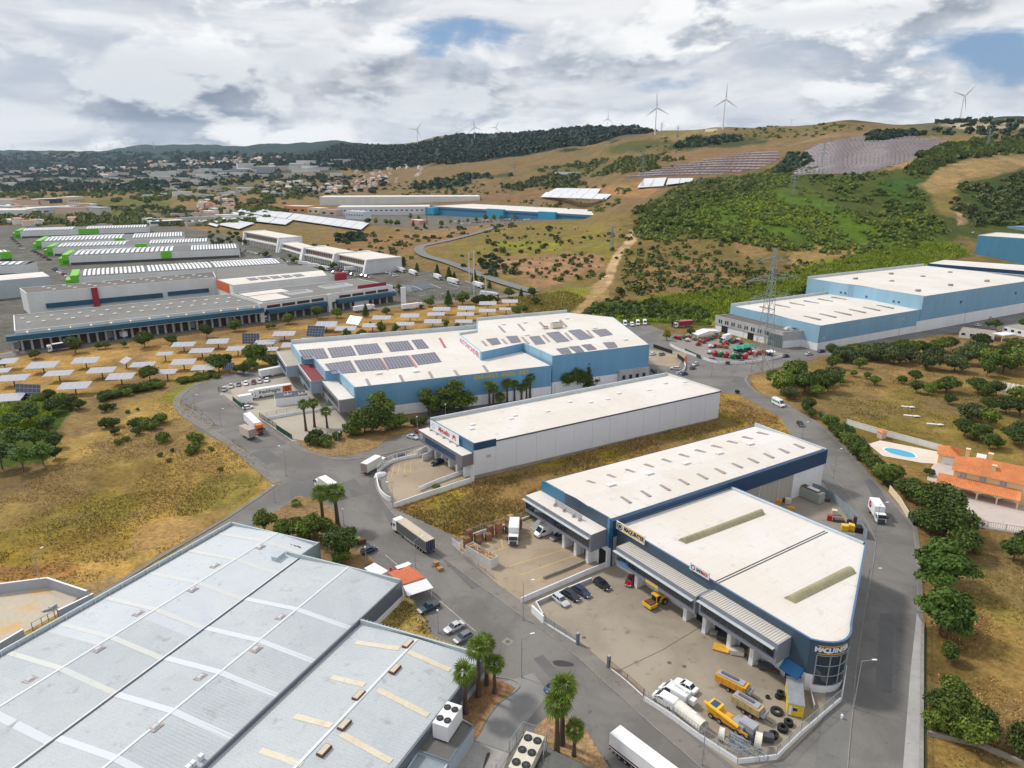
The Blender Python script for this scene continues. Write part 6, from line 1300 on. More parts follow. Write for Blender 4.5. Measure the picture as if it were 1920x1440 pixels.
gp_=g(*zf(932,300));t=TH('garden_shrine','small white and pink pavilion at the pool wall','pavilion',(*gp_,0),.3);XB(('wall',mat('pale_pink',(.62,.42,.4),.8),t),-1,1,-1,1,0,2.4);mb=MB();mb.loft([[(-1.3,-1.3,2.4),(1.3,-1.3,2.4),(1.3,1.3,2.4),(-1.3,1.3,2.4)],[(-.1,-.1,3.2),(.1,-.1,3.2),(.1,.1,3.2),(-.1,.1,3.2)]]);mb.BU('roof',tile,t)
for(A,B,h,d,wm,rm,lb_,g_)in((G3(1797,632),G3(1862,640),3.2,14,WH,mat('tan_flat_roof',(.3,.26,.22),.9,vary=.15),'low farm building with flat tan roof by the street',0),(G3(1878,623),G3(1930,634),3.6,12,WH,mat('tan_flat_roof'),'low white building with tan roof at the right edge of the street',0)):
 shed('outbuilding',lb_,'outbuilding',A,B,h,d,wm,rm,z=0,nwin=4,wz=(.4,1.6))
x,y=g(1880,637);t=TH('canopy','white square canopy on posts beside the farm building','canopy',(x,y,0),.35);XB(('roof',WM,t),-5,5,-3,3,3.2,3.5)
for sx in(-1,1):
 for sy in(-1,1):XB(('post',WM,t),sx*4.7-.1,sx*4.7+.1,sy*2.7-.1,sy*2.7+.1,0,3.2)
gA,gB=g(1868,735),g(1960,752);f=Fr(gA,gB);t=TH('greenhouse','arched beige greenhouse tunnel behind the orchard trees','greenhouse',(*gA,0),f.ang);Rr=4.
mb=MB();mb.loft([[f.p(s,-Rr+cos(a)*Rr,sin(a)*3.6)for a in[pi*i/10 for i in range(11)]]for s in(0,f.L)],caps=True,closed=False);mb.BU('cover',mat('dusty_film',(.42,.37,.29),.6,vary=.2),t,1)
for k in range(12):s=f.L*k/11;PA('hoop',t,mat('pale_hoop',(.66,.6,.5),.6),lambda mb:mb.loft([[f.p(s+e_,-Rr+cos(a)*(Rr+.08),sin(a)*3.7)for a in[pi*i/10 for i in range(11)]]for e_ in(0,.5)],caps=False,closed=False))
ca=[g(u,v,3.3)for u,v in((726,1074),(766,1061),(797,1083),(756,1096))];ca=CC_(ca)
t=TH('kiosk','roadside snack bar with orange sheet roof and white awning','kiosk',(*ca[0],0));PA('wall',t,WH,lambda mb:mb.PR([lerp(p,g(762,1079,3.3),.08)for p in ca],0,3.2,top=False));PA('roof',t,mat('orange_sheet',(.52,.14,.06),.6,vary=.2,VS2=1.5),lambda mb:mb.PR(ca,3.2,3.35,bottom=True))
fS=Fr(g(756,1096,3.3),g(797,1083,3.3));PA('roof_rows',t,mat('orange_sheet'),lambda mb:[fS.box(mb,.15+i*.45,.25+i*.45,-5.2,-.1,3.35,3.42)for i in range(int(fS.L/.45))],kind='stuff')
PA('awning',t,WM,lambda mb:mb.HX([fS.p(-.1,.1,3.),fS.p(fS.L+.2,.1,3.),fS.p(fS.L+.5,3.2,2.3),fS.p(-.3,3.2,2.3)],[fS.p(-.1,.1,3.1),fS.p(fS.L+.2,.1,3.1),fS.p(fS.L+.5,3.2,2.4),fS.p(-.3,3.2,2.4)]))
for s in(0,fS.L):PF('awning_post',t,WM,fS,s,s+.08,3.,3.08,0,2.3)
for px,lb_,zc in([((683,1066),(702,1056),(728,1071),(705,1083)),'white flat canopy roof left of the snack bar',3.],[((741,1063),(765,1054),(772,1058),(748,1070)),'small white canopy behind the snack bar',3.2]):
 p=[g(u,v,zc)for u,v in px];p=CC_(p);t=TH('canopy',lb_,'canopy',(*p[0],0));PA('roof',t,WM,lambda mb:mb.PR(p,zc,zc+.15,bottom=True))
 for q_ in p:PA('post',t,GV,lambda mb:mb.TU((*lerp(q_,p[0],.02),0),(*lerp(q_,p[0],.02),zc),.06,n=5))
# -- VEGETATION
def leafmat(name,c1,c2,hue=.0,trans=.14):
 m=bpy.data.materials.new(name);m.use_nodes=True;MATS[name]=m;nt=m.node_tree;N=nt.nodes;L=nt.links;b=N['Principled BSDF']
 b.inputs['Roughness'].default_value=.65;b.inputs['Specular IOR Level'].default_value=.25
 at=N.new('ShaderNodeAttribute');at.attribute_name='tint';oi=N.new('ShaderNodeObjectInfo')
 mx=N.new('ShaderNodeMix');mx.data_type='RGBA';mx.inputs[6].default_value=(*c1,1);mx.inputs[7].default_value=(*c2,1);L.new(at.outputs['Fac'],mx.inputs[0])
 mr=N.new('ShaderNodeMapRange');L.new(oi.outputs['Random'],mr.inputs[0]);mr.inputs[3].default_value=.75;mr.inputs[4].default_value=1.28
 sc=N.new('ShaderNodeVectorMath');sc.operation='SCALE';L.new(mx.outputs[2],sc.inputs[0]);L.new(mr.outputs[0],sc.inputs[3]);L.new(sc.outputs[0],b.inputs['Base Color'])
 m.diffuse_color=(*c1,1)
 if trans:
  tr=N.new('ShaderNodeBsdfTranslucent');L.new(sc.outputs[0],tr.inputs[0]);ms=N.new('ShaderNodeMixShader');ms.inputs[0].default_value=trans
  L.new(b.outputs[0],ms.inputs[1]);L.new(tr.outputs[0],ms.inputs[2]);L.new(ms.outputs[0],N['Material Output'].inputs[0])
 return m
LF={'green':leafmat('leaf_green',(.055,.088,.014),(.165,.215,.03)),'dark':leafmat('leaf_dark',(.028,.052,.011),(.098,.138,.024)),'olive':leafmat('leaf_olive',(.048,.07,.022),(.125,.15,.052)),'yellow':leafmat('leaf_yellow',(.1,.115,.014),(.24,.23,.03)),'palm':leafmat('leaf_palm',(.038,.08,.01),(.155,.215,.022)),'dry':leafmat('leaf_dry',(.18,.115,.04),(.36,.25,.09)),'reed':leafmat('leaf_reed',(.17,.24,.014),(.36,.42,.035)),'pine':leafmat('leaf_pine',(.024,.066,.01),(.1,.165,.022)),'scrub':leafmat('leaf_scrub',(.055,.08,.018),(.15,.17,.038),trans=0),'far':leafmat('leaf_far',(.022,.044,.022),(.055,.085,.034),trans=0),'straw':leafmat('straw_blades',(.3,.19,.065),(.48,.33,.125)),'grass':leafmat('grass_blades',(.17,.14,.03),(.33,.26,.06))}  # the far leaves carry a bluish tint painting distance haze
bark=mat('bark',(.12,.085,.055),.95,vary=.3,VS2=4);palmbark=mat('palm_bark',(.1,.065,.045),.95,vary=.35,VS2=5)
def leaves(lobes,n,size,seed,flat=.0,shell=.55,aspect=.7):
 r=np.random.default_rng(seed);Lb=np.array(lobes,float);w=Lb[:,3]*Lb[:,4]*Lb[:,5];w=w**.67;k=r.choice(len(Lb),n,p=w/w.sum())
 d=r.normal(size=(n,3));d/=np.linalg.norm(d,axis=1)[:,None];d[:,2]=np.where(d[:,2]<-.35,-d[:,2]*.5,d[:,2])
 rad=shell+(1.06-shell)*r.random(n)**.55+.32*(r.random(n)>.86)*r.random(n)
 c=Lb[k,:3]+d*Lb[k,3:]*rad[:,None]
 nrm=d+r.normal(size=(n,3))*.55;nrm[:,2]+=flat;nrm/=np.linalg.norm(nrm,axis=1)[:,None]
 a=np.cross(nrm,r.normal(size=(n,3)));a/=np.linalg.norm(a,axis=1)[:,None];b=np.cross(nrm,a)
 s=size*(.55+.9*r.random(n))[:,None]
 a=a*s;b=b*s*aspect
 V=np.stack([c-a-b*.6,c+a*.7-b,c+a+b*.7,c-a*.5+b],1)
 t=np.clip(.3+.42*(rad-shell)/(1.06-shell)*(.5+.5*d[:,2])*0+.42*r.random(n)+.45*(r.random(len(Lb))[k]-.4),0,1)
 return V.reshape(-1,3),t
def leafobj(name,lobes,n,size,m,parent,seed,core=True,**k):
 V,t=leaves(lobes,n,size,seed,**k);F_q=np.arange(len(V)).reshape(-1,4);T=np.repeat(t,4)
 if core:  # solid core added inside the crown to block sky light between leaves
  ic=[(-1,0,0),(1,0,0),(0,-1,0),(0,1,0),(0,0,-1),(0,0,1)];fc=[(5,1,3),(5,3,0),(5,0,2),(5,2,1),(4,3,1),(4,0,3),(4,2,0),(4,1,2)]
  vs,fs_=[],[];base=len(V)
  for lb_ in lobes:
   for q in ic:vs.append([lb_[i]+q[i]*lb_[3+i]*.82 for i in range(3)])
  for j in range(len(lobes)):
   for f in fc:fs_.append([base+j*6+f[0],base+j*6+f[1],base+j*6+f[2],base+j*6+f[2]])
  V=np.concatenate([V,np.array(vs)]);T=np.concatenate([T,np.full(len(vs),.2)])
  me=bpy.data.meshes.new(name);me.from_pydata(V.tolist(),[],F_q.tolist()+[f[:3]for f in fs_])
  me.materials.append(m);a=me.color_attributes.new('tint','FLOAT_COLOR','POINT');a.data.foreach_set('color',np.repeat(T,4).astype(np.float32));me.update()
  o=bpy.data.objects.new(name,me);COL.objects.link(o);o.parent=parent;return o
 return NPM(name,V,F_q,m,parent,colattr=np.repeat(T,4).reshape(-1,4))
HID=500
PROTO={}
def PLC(kind,x,y,z,s,label,group,rz=None,cat='tree'):
 rz=random.uniform(0,6.28)if rz is None else rz;p=PROTO[kind]
 if not p[1]:o=p[0];p[1]=True;o.location=(x,y,z);o.rotation_euler=(0,0,rz);o.scale=(s,s,s)if not isinstance(s,tuple)else s;o['label']=label;o['group']=group;o['category']=cat
 else:
  o=dup(p[0],(x,y,z),rz,label,group,s if isinstance(s,tuple)else(s,s,s*random.uniform(.92,1.08)));o['category']=cat
 return o
def tree_proto(kind,name,H,R,nlobe,nleaf,leaf,m,seed,trunk=.22,base=.18,spread=.6,flat=0,squash=.8,limbs=4):
 r=random.Random(seed);t=TH(name,name,'tree')
 lob=[]
 for i in range(nlobe):
  a=i*2.4+r.uniform(-.4,.4);q=r.uniform(.15,1)**.7*spread*R;h=base*H+(1-base)*H*r.uniform(.25,.82)*(1-.3*q/R)
  rr=R*r.uniform(.36,.58);lob.append((cos(a)*q,sin(a)*q,h,rr,rr,rr*squash))
 lob.append((0,0,H*.62,R*.62,R*.62,H*.3));lob.append((0,0,H*.86,R*.38,R*.38,H*.14))
 leafobj('crown',lob,nleaf,leaf,m,t,seed,flat=flat)
 mb=MB();mb.TU((0,0,-.6),(0,0,H*.45),trunk*1.2,trunk*.7,n=7)
 for i in range(limbs):l=lob[i%nlobe];mb.TU((0,0,H*(.2+.06*i)),(l[0]*.8,l[1]*.8,l[2]),trunk*.55,trunk*.2,n=5)
 mb.BU('trunk',bark,t);PROTO[kind]=[t,False];return t
tree_proto('broadA','broadleaf_tree',8,5.,12,3400,.34,LF['green'],1);tree_proto('broadB','broadleaf_tree',8,4.4,11,3200,.32,LF['green'],2,squash=.95,base=.12)
tree_proto('darkA','broadleaf_tree',8,5.,13,3400,.31,LF['dark'],3);tree_proto('darkB','broadleaf_tree',8,4.5,11,3000,.31,LF['dark'],4,squash=.95,base=.12)
tree_proto('open','broadleaf_tree',10,3.6,9,1500,.3,LF['green'],5,spread=.85,squash=.7,base=.2)
tree_proto('olive','olive_tree',5.5,4.,10,2600,.28,LF['olive'],6,base=.1)
tree_proto('yellow','street_tree',7,3.2,7,900,.34,LF['yellow'],7)
tree_proto('pine','pine_tree',10,4.6,11,3000,.34,LF['pine'],8,flat=.5,squash=.55,base=.3,spread=.75);tree_proto('umbrella','stone_pine',9,4.6,9,2000,.34,LF['pine'],9,flat=.8,squash=.5,base=.45)
tree_proto('farA','woodland_tree',8,4.8,8,560,.62,LF['green'],10,limbs=1);tree_proto('farB','woodland_tree',8,4.8,8,560,.62,LF['dark'],11,limbs=1)
def conic(kind,name,H,R,n,leaf,m,seed):
 t=TH(name,name,'tree');lob=[(0,0,H*(.14+.8*i/7),R*(1-i/8.5)**.8,R*(1-i/8.5)**.8,H*.11)for i in range(8)]
 leafobj('crown',lob,n,leaf,m,t,seed);XT(('trunk',bark,t),(0,0,-.4),(0,0,H*.4),.2,.12,n=6);PROTO[kind]=[t,False]
conic('cypress','cypress_tree',9,2.6,1100,.3,LF['dark'],12);conic('conifer','conifer_tree',10,2.8,1400,.28,LF['dark'],13)
def shrub(kind,name,H,R,nl,n,leaf,m,seed,cat='shrub'):
 r=random.Random(seed);t=TH(name,name,cat);lob=[(r.uniform(-.5,.5)*R,r.uniform(-.5,.5)*R,H*r.uniform(.35,.6),R*r.uniform(.45,.7),R*r.uniform(.45,.7),H*r.uniform(.38,.5))for _ in range(nl)]
 leafobj('foliage',lob,n,leaf,m,t,seed);XT(('stem',bark,t),(0,0,-.3),(0,0,H*.4),.08,.05,n=5);PROTO[kind]=[t,False]
shrub('bush','bush',2.6,2.2,4,1100,.2,LF['green'],14);shrub('bushd','bush',2.8,2.2,4,1100,.2,LF['dark'],15);shrub('bushf','bush',2.6,2.2,3,200,.42,LF['dark'],16);shrub('bushg','bush',2.6,2.2,3,200,.42,LF['green'],17)
def frond_mesh(name,m,L_,nb,seed,drop=.35):
 r=random.Random(seed);V,F_,T=[],[],[]
 def tri(p,t_):
  n=len(V);V.extend(p);F_.append(tuple(range(n,n+len(p))));T.extend([t_]*len(p))
 tri([(-.03,0,0),(.03,0,0),(.03,L_*.45,.05),(-.03,L_*.45,.05)],.6)
 for i in range(nb):
  a=(-1.25+2.5*i/(nb-1));l=L_*.62*(1-.18*abs(a));bx,by=sin(a),cos(a);w=.075*L_/1.6
  px,py=cos(a)*w,-sin(a)*w;y0=L_*.42
  mid=(bx*l*.6,y0+by*l*.6,.1-.03*abs(a));tip=(bx*l,y0+by*l,.05-drop*r.uniform(.5,1.2));t_=r.uniform(.2,1)
  tri([(0,y0,.05),(mid[0]+px,mid[1]+py,mid[2]),(mid[0],mid[1],mid[2]-.05),(mid[0]-px,mid[1]-py,mid[2])],t_)
  tri([(mid[0]+px,mid[1]+py,mid[2]),tip,(mid[0],mid[1],mid[2]-.05)],t_);tri([(mid[0],mid[1],mid[2]-.05),tip,(mid[0]-px,mid[1]-py,mid[2])],t_)
 me=bpy.data.meshes.new(name);me.from_pydata(V,[],F_);me.materials.append(m);a=me.color_attributes.new('tint','FLOAT_COLOR','POINT');a.data.foreach_set('color',np.repeat(np.array(T),4).astype(np.float32));me.update();return me
FM=[frond_mesh('frond',LF['palm'],2.5,9,i,.5)for i in range(3)];FD=frond_mesh('dead_leaf',LF['dry'],1.5,9,5,.6)
def palm(x,y,h,label,group,R=1.,nf=34,lean=(0,0),z=.0,skirt=True):
 R*=.8;t=TH('fan_palm',label,'palm',(x,y,z),random.uniform(0,6),group);mb=MB();R_=[]
 for i in range(9):
  f=i/8;rr=.3*(1.45-.55*f+.35*(1-f)**6)*R;R_.append([(lean[0]*f+cos(2*pi*k/9)*rr,lean[1]*f+sin(2*pi*k/9)*rr,f*(h-.3)-(.1 if i==0 else 0))for k in range(9)])
 mb.loft(R_);mb.BU('trunk',palmbark,t)
 r=random.Random(int(x*10))
 for k in range(nf):
  el=radians(82-118*(k/nf)**.85)+r.uniform(-.12,.12);az=k*2.399+r.uniform(-.2,.2)
  o=bpy.data.objects.new('frond',FM[k%3]);COL.objects.link(o);o.parent=t;o.location=(lean[0],lean[1],h-.2+.12*sin(el));o.rotation_euler=(el,r.uniform(-.3,.3),az);q=R*r.uniform(.85,1.1)*(1 if k>6 else .8);o.scale=(q,q,q)
 if skirt:
  for k in range(14):
   el=radians(-58-24*r.random());az=k*2.399;o=bpy.data.objects.new('dead_leaf',FD);COL.objects.link(o);o.parent=t;o.location=(lean[0],lean[1],h-.5-.7*r.random());o.rotation_euler=(el,0,az);q=R*r.uniform(.8,1.);o.scale=(q,q,q)
 return t
def hpx(base,vt):
 X,Y=g(*base);lo,hi=0,90
 for _ in range(40):
  m_=(lo+hi)/2
  if proj(X,Y,m_)[1]>vt:lo=m_
  else:hi=m_
 return m_
G_P='fan palms around the estate'
for b,vt,lb_,R in(((873,1338),1262,'leftmost tall palm of the group of four beside the near hall',1.25),((897,1306),1212,'tallest palm in the middle of the group of four beside the near hall',1.3),((913,1285),1205,'palm at the back right of the group of four beside the near hall',1.15),((927,1300),1242,'shorter rightmost palm of the group of four beside the near hall',1.1),((1054,1396),1288,'tall palm at the back of the group of three by the driveway',1.35),((1044,1414),1320,'palm with hanging dry leaves in the group of three by the driveway',1.3),((1076,1418),1366,'short palm at the right of the group of three by the driveway',1.),((574,808),757,'left palm of the three rising from the hedge in the freight yard',1.3),((590,801),755,'tallest middle palm of the three rising from the hedge in the freight yard',1.3),((614,803),771,'right shorter palm of the three rising from the hedge in the freight yard',1.2),((918,763),722,'first palm from the left along the blue wall',1.35),((925,762),727,'second palm from the left along the blue wall, close to the first',1.35),((938,759),744,'short bushy palm third along the blue wall',1.4),((951,755),718,'fourth palm along the blue wall',1.25),((965,752),719,'slim fifth palm along the blue wall',1.1),((978,750),726,'sixth palm along the blue wall',1.2),((987,748),716,'seventh palm along the blue wall',1.2),((994,748),708,'eighth palm along the blue wall',1.3),((1016,736),690,'tall ninth palm along the blue wall',1.4),((1026,734),696,'last palm of the row along the blue wall',1.3),((634,988),922,'palm standing over the small trees at the street junction',1.7),((607,990),925,'left palm partly in front of the white truck at the junction',1.5),((1261,612),596,'lone palm beside the parked red lorry',1.6),((1123,612),597,'small palm behind the blue hall by the reeds',1.6)):
 x,y=g(*b);palm(x,y,max(1.5,hpx(b,vt)),lb_,G_P,R,lean=(random.uniform(-.25,.25),random.uniform(-.2,.2)))
x,y=g(555,948);palm(x,y,.9,'small young palm on the triangular bed',G_P,.9,20,skirt=False)
def nth(n):
 return str(n)+('th' if 10<=n%100<=20 else{1:'st',2:'nd',3:'rd'}.get(n%10,'th'))
def put(lst,name,where,group,cat='tree',k_=1.):
 for k,(u,v,h,kd)in enumerate(sorted(lst)):
  x,y,z=P(u,v);H0=PROTO[kd][0].get('H',{'olive':5.5,'yellow':7,'pine':10,'umbrella':9,'cypress':9,'conifer':10,'open':10,'bush':2.9,'bushd':3.,'bushf':2.9,'bushg':2.9}.get(kd,8))
  shape={'broadA':'spreading','broadB':'rounded','darkA':'dark spreading','darkB':'dark rounded','open':'open-crowned','olive':'grey-green','yellow':'yellowish','pine':'bushy pine','umbrella':'flat-topped pine','cypress':'dark pointed','conifer':'dark conical','bush':'green','bushd':'dark green','bushf':'dark','bushg':'green','farA':'green','farB':'dark'}[kd]
  size='small' if h<4 else('tall' if h>8 else 'medium')
  PLC(kd,x,y,z,h/H0*k_,'%s %s %s, %s from the left'%(shape,name,where,nth(k+1)),group,cat=cat)
put([(497,1003,7.5,'open'),(535,1012,5.5,'broadA'),(562,1010,6,'broadB'),(592,1018,8.5,'open'),(580,1012,6,'broadA'),(640,1048,7.5,'darkB'),(612,1005,5,'broadB'),(655,1015,4,'darkB'),(640,1058,4,'broadA')],'tree','on the junction bed by the near hall','trees at the street junction')
put([(684,812,7.5,'broadA'),(700,812,8.5,'darkA'),(716,800,11,'open'),(735,806,5.5,'broadB'),(662,816,4,'bush'),(752,802,4.5,'broadA'),(803,778,8.5,'open'),(815,782,5,'darkB'),(852,776,11.5,'open'),(868,770,7,'darkA'),(840,780,6,'darkB'),(1100,728,10,'conifer'),(1080,730,8,'darkA'),(1062,733,7,'darkB'),(1045,733,7,'conifer'),(1115,724,5,'darkB')],'tree','against the long blue wall','trees along the blue hall',k_=1.2)
put([(582,830,3.6,'bushd'),(600,834,3.6,'bushd'),(618,830,3.5,'bushd'),(597,822,3.8,'bushd'),(628,824,3.2,'bushd'),(612,838,2.8,'bush')],'shrub','in the hedge below three palms','hedge shrubs below the palms','shrub')
put([(775,800,3.8,'bushd'),(789,794,3.,'bushd'),(1132,720,2.4,'bushd'),(1146,717,2.2,'bushd'),(1150,714,2.4,'bushd'),(818,916,1.8,'bush'),(1004,975,3,'bushd'),(1380,738,1.6,'bushd')],'shrub','standing alone on the verge','single shrubs on the verges','shrub')
put([(67,673,5,'broadB'),(142,662,8.5,'darkB'),(198,654,4.5,'broadB'),(186,655,3.5,'broadA'),(233,651,3,'darkB'),(272,651,8.5,'darkA'),(322,646,5.5,'broadB'),(388,633,7,'darkB'),(442,621,7,'broadB'),(503,617,2.8,'broadA'),(513,616,3,'broadA'),(540,607,6.5,'broadB'),(595,597,7.5,'darkB'),(632,596,6,'broadB'),(686,594,8,'conifer'),(724,590,5,'broadB'),(790,579,3,'broadA'),(805,575,6.5,'broadB'),(841,574,11,'conifer'),(868,571,8.5,'broadB'),(893,573,6,'darkA'),(905,571,6.5,'darkA'),(918,568,6,'darkA'),(933,568,4,'darkB'),(954,558,7,'broadB'),(977,557,6,'conifer'),(998,556,6,'darkA'),(968,592,6,'broadB'),(984,585,4.5,'broadA'),(1005,572,5,'darkA'),(0,690,5,'broadB')],'tree','along the market service road','trees along the service road')
put([(282,714,7.5,'broadB'),(480,686,10,'broadA'),(470,694,6,'broadB'),(411,697,8.5,'darkA'),(425,690,6,'darkB'),(515,692,7.5,'darkA'),(530,690,6,'darkB'),(458,702,5,'darkA'),(445,700,4,'darkB'),(548,650,4,'broadB'),(565,648,4,'open'),(650,637,6,'open'),(678,634,5,'broadB'),(715,630,8,'open'),(742,630,7.5,'open'),(837,618,6,'open'),(858,620,5,'open'),(695,612,3,'open')],'tree','among the solar trackers','trees in the solar field')
put([(198,773,3.6,'bushd'),(200,800,4,'bushd'),(213,800,3.8,'bushd'),(216,813,2.5,'bushd'),(258,805,4,'bushd'),(270,802,4.2,'bush'),(261,815,3,'bushd'),(286,805,3.4,'bush'),(300,793,4,'bush'),(306,829,3.4,'bush'),(369,831,4,'bush'),(363,847,3.2,'bush'),(359,852,2.6,'bush'),(223,833,2,'bush'),(211,766,2.2,'bush'),(220,747,3,'bushd'),(240,775,1.4,'bush'),(260,770,1.2,'bushd'),(300,856,1.4,'bush'),(316,866,1.3,'bush'),(325,847,1.2,'bushd'),(397,845,1.4,'bush'),(413,882,1.4,'bush'),(237,826,2,'bush')],'bush','on the dry field left of the street','bushes on the left field','shrub')
put([(20,812,8,'umbrella'),(60,800,8,'umbrella'),(92,812,7,'umbrella'),(30,850,9,'umbrella'),(68,848,8,'umbrella'),(5,880,9,'umbrella'),(45,885,8,'umbrella'),(82,872,7,'umbrella'),(100,775,6,'darkA'),(116,762,5.5,'broadA'),(135,766,5,'darkB'),(150,768,4,'darkA'),(105,840,5,'darkB'),(-20,840,9,'umbrella'),(-30,800,8,'umbrella'),(75,760,5,'broadA'),(92,752,5,'darkA'),(60,772,4,'broadA'),(40,780,5,'broadB'),(105,860,4,'darkB')],'tree','in the left-edge clump','pine clump at the left edge')
put([(1554,806,6,'broadA'),(1566,818,6,'darkB'),(1578,828,6.5,'darkA'),(1590,840,6.5,'broadB'),(1602,852,6.5,'darkA'),(1612,862,6,'broadA'),(1626,876,6,'darkB'),(1640,892,6.5,'darkA'),(1655,908,6.5,'broadA'),(1668,906,6.5,'broadB'),(1678,900,5,'darkA'),(1510,775,4.5,'darkB'),(1520,782,4,'darkA'),(1742,892,2.6,'olive')],'tree','behind the green roadside fence','trees behind the green fence',k_=.9)
put([(1700,935,6,'darkA'),(1718,948,7,'darkB'),(1735,955,8,'darkA'),(1752,968,9,'darkA'),(1775,975,8.5,'darkB'),(1742,1000,7,'darkA'),(1770,1005,9,'darkA'),(1793,1010,8.5,'darkB'),(1802,1040,7,'darkA'),(1730,985,5,'olive'),(1715,918,3.5,'broadA'),(1690,925,4,'broadB')],'tree','between villa and road','dark trees between villa and road')
put([(1763,1098,12.5,'pine'),(1752,1110,9,'pine'),(1762,1190,11,'pine'),(1775,1195,8,'pine')],'tree','hanging over the right-hand road','pines over the right-hand road')
put([(1768,1345,4.5,'darkA'),(1790,1365,5.5,'broadA'),(1815,1395,5,'broadB'),(1785,1318,4,'broadA'),(1830,1375,4.5,'darkA'),(1755,1370,3.4,'broadB'),(1900,1052,5.5,'darkB'),(1935,1040,5.5,'darkA'),(1918,1420,5,'darkA'),(1777,1240,3,'darkB'),(1828,1036,1.8,'bush')],'tree','on the right-hand meadow','trees on the right-hand meadow',k_=1.15)
orch=[(1466,738,8,'broadA'),(1490,722,8.5,'broadA'),(1508,735,7.5,'darkA'),(1452,722,6,'broadB'),(1480,748,4.5,'olive'),(1552,735,7,'darkB'),(1536,722,6,'darkA'),(1530,744,4.5,'broadB'),(1516,772,4.5,'darkB'),(1565,712,5,'olive'),(1588,678,6.5,'olive'),(1612,690,4.5,'broadB'),(1631,676,6,'olive'),(1676,682,6.5,'olive'),(1655,668,6,'olive'),(1706,678,5.5,'olive'),(1738,692,6.5,'olive'),(1748,676,5.5,'olive'),(1789,697,6.5,'olive'),(1803,682,7,'olive'),(1822,668,6,'olive'),(1840,652,6.5,'darkA'),(1857,690,8.5,'broadA'),(1880,700,10,'broadA'),(1905,690,9,'broadB'),(1850,706,6,'darkB'),(1915,668,7,'darkB'),(1774,735,6,'darkA'),(1740,740,4,'broadB'),(1717,737,4.2,'darkB'),(1755,735,4,'broadA'),(1779,758,3.6,'darkA'),(1819,788,6,'olive'),(1833,738,6,'darkA'),(1848,745,5,'darkB'),(1867,742,5.5,'darkB'),(1905,750,5,'broadB'),(1855,770,4.5,'darkA'),(1885,775,6,'darkA'),(1912,778,6.5,'darkB'),(1852,798,5.5,'broadA'),(1807,818,5,'darkA'),(1828,826,5,'darkB'),(1840,822,4.5,'broadA'),(1854,842,4.5,'darkB'),(1871,840,3,'broadA'),(1901,835,5.5,'darkA'),(1916,830,6,'darkB'),(1640,722,3.5,'broadA'),(1690,720,3,'broadA'),(1716,715,4,'darkA'),(1560,690,5,'darkA'),(1600,706,2.6,'broadA'),(1625,710,2.6,'broadA'),(1575,722,3,'broadB')]
put(orch,'tree','in the orchard','orchard trees',k_=1.2)
rr=random.Random(3);belt=[]
for i in range(26):
 t=i/25;u=1560+370*t;v=672-30*t+rr.uniform(-5,8)+(18 if t>.7 else 0);
 if not 1790<u<1900 or v>655:belt.append((u,v,rr.uniform(4.5,6.5),rr.choice(['olive','darkA','darkB','broadB'])))
put(belt,'tree','between orchard and street','trees between orchard and street',k_=1.2)
put([(1865,621,6.5,'umbrella'),(1915,617,6,'umbrella'),(1852,617,5,'umbrella'),(1250,638,6,'yellow'),(1296,632,5,'darkB'),(1330,612,3,'broadB')],'tree','beside the pale blue halls street','street trees by the blue halls')
put([(757,500,9,'cypress'),(782,509,8,'cypress'),(820,520,10,'cypress'),(842,525,11,'cypress'),(852,524,6.5,'cypress'),(890,532,10.5,'cypress'),(918,541,6,'cypress'),(775,425,9,'cypress'),(796,428,8,'cypress')],'tree','above the lorry park','dark cypresses on the bank')
st=[(u,v,rr.uniform(7,11),kd)for u,v,kd in((690,421,'farB'),(705,421,'yellow'),(724,422,'farA'),(733,423,'yellow'),(745,424,'farB'),(770,412,'yellow'),(785,413,'yellow'),(828,425,'farA'),(845,420,'yellow'),(861,419,'yellow'),(877,418,'yellow'),(893,417,'yellow'),(910,415,'yellow'),(926,414,'yellow'),(940,413,'yellow'),(965,411,'yellow'),(975,410,'yellow'),(995,408,'yellow'),(1013,406,'yellow'),(1030,405,'farA'),(1050,403,'yellow'),(1066,401,'yellow'))]
put(st,'tree','before the far warehouses','street trees before the far warehouses')
pk=[(rr.uniform(*a),rr.uniform(*b),rr.uniform(4,7),'farA' if rr.random()<.5 else 'farB')for a,b,n in(((468,640),(478,505),14),((390,470),(438,462),26),((600,640),(505,520),4),((740,760),(545,556),3))for _ in range(n)]
put(pk,'tree','among the market parking areas','trees in the market car parks')
def sample(poly,n,seed,ymin=300,ymax=12000,clump=.49):
 r=np.random.default_rng(seed);us=[p[0]for p in poly];vs_=[p[1]for p in poly];out=[];tot=0
 while tot<n:
  k=60000;t=(r.uniform(min(us),max(us),k)-960)/FPX*(1.02 if ymin>250 else r.uniform(1,1.3,k));Y=np.exp(r.uniform(math.log(ymin),math.log(ymax),k));X=t*Y;Z=hz(X,Y)
  d=Y*CP+(CAM_H-Z)*SP;U=960+FPX*X/d;V=720+FPX*((CAM_H-Z)*CP-Y*SP)/d;q=inpoly(U,V,poly)&(fbm(X/(30+Y*.02),Y/(30+Y*.02),4,17)+.16*r.random(k)>clump)
  out.append(np.stack([X,Y,Z],1)[q]);tot+=q.sum()
  if len(out)>14:break
 return np.concatenate(out)[:n]
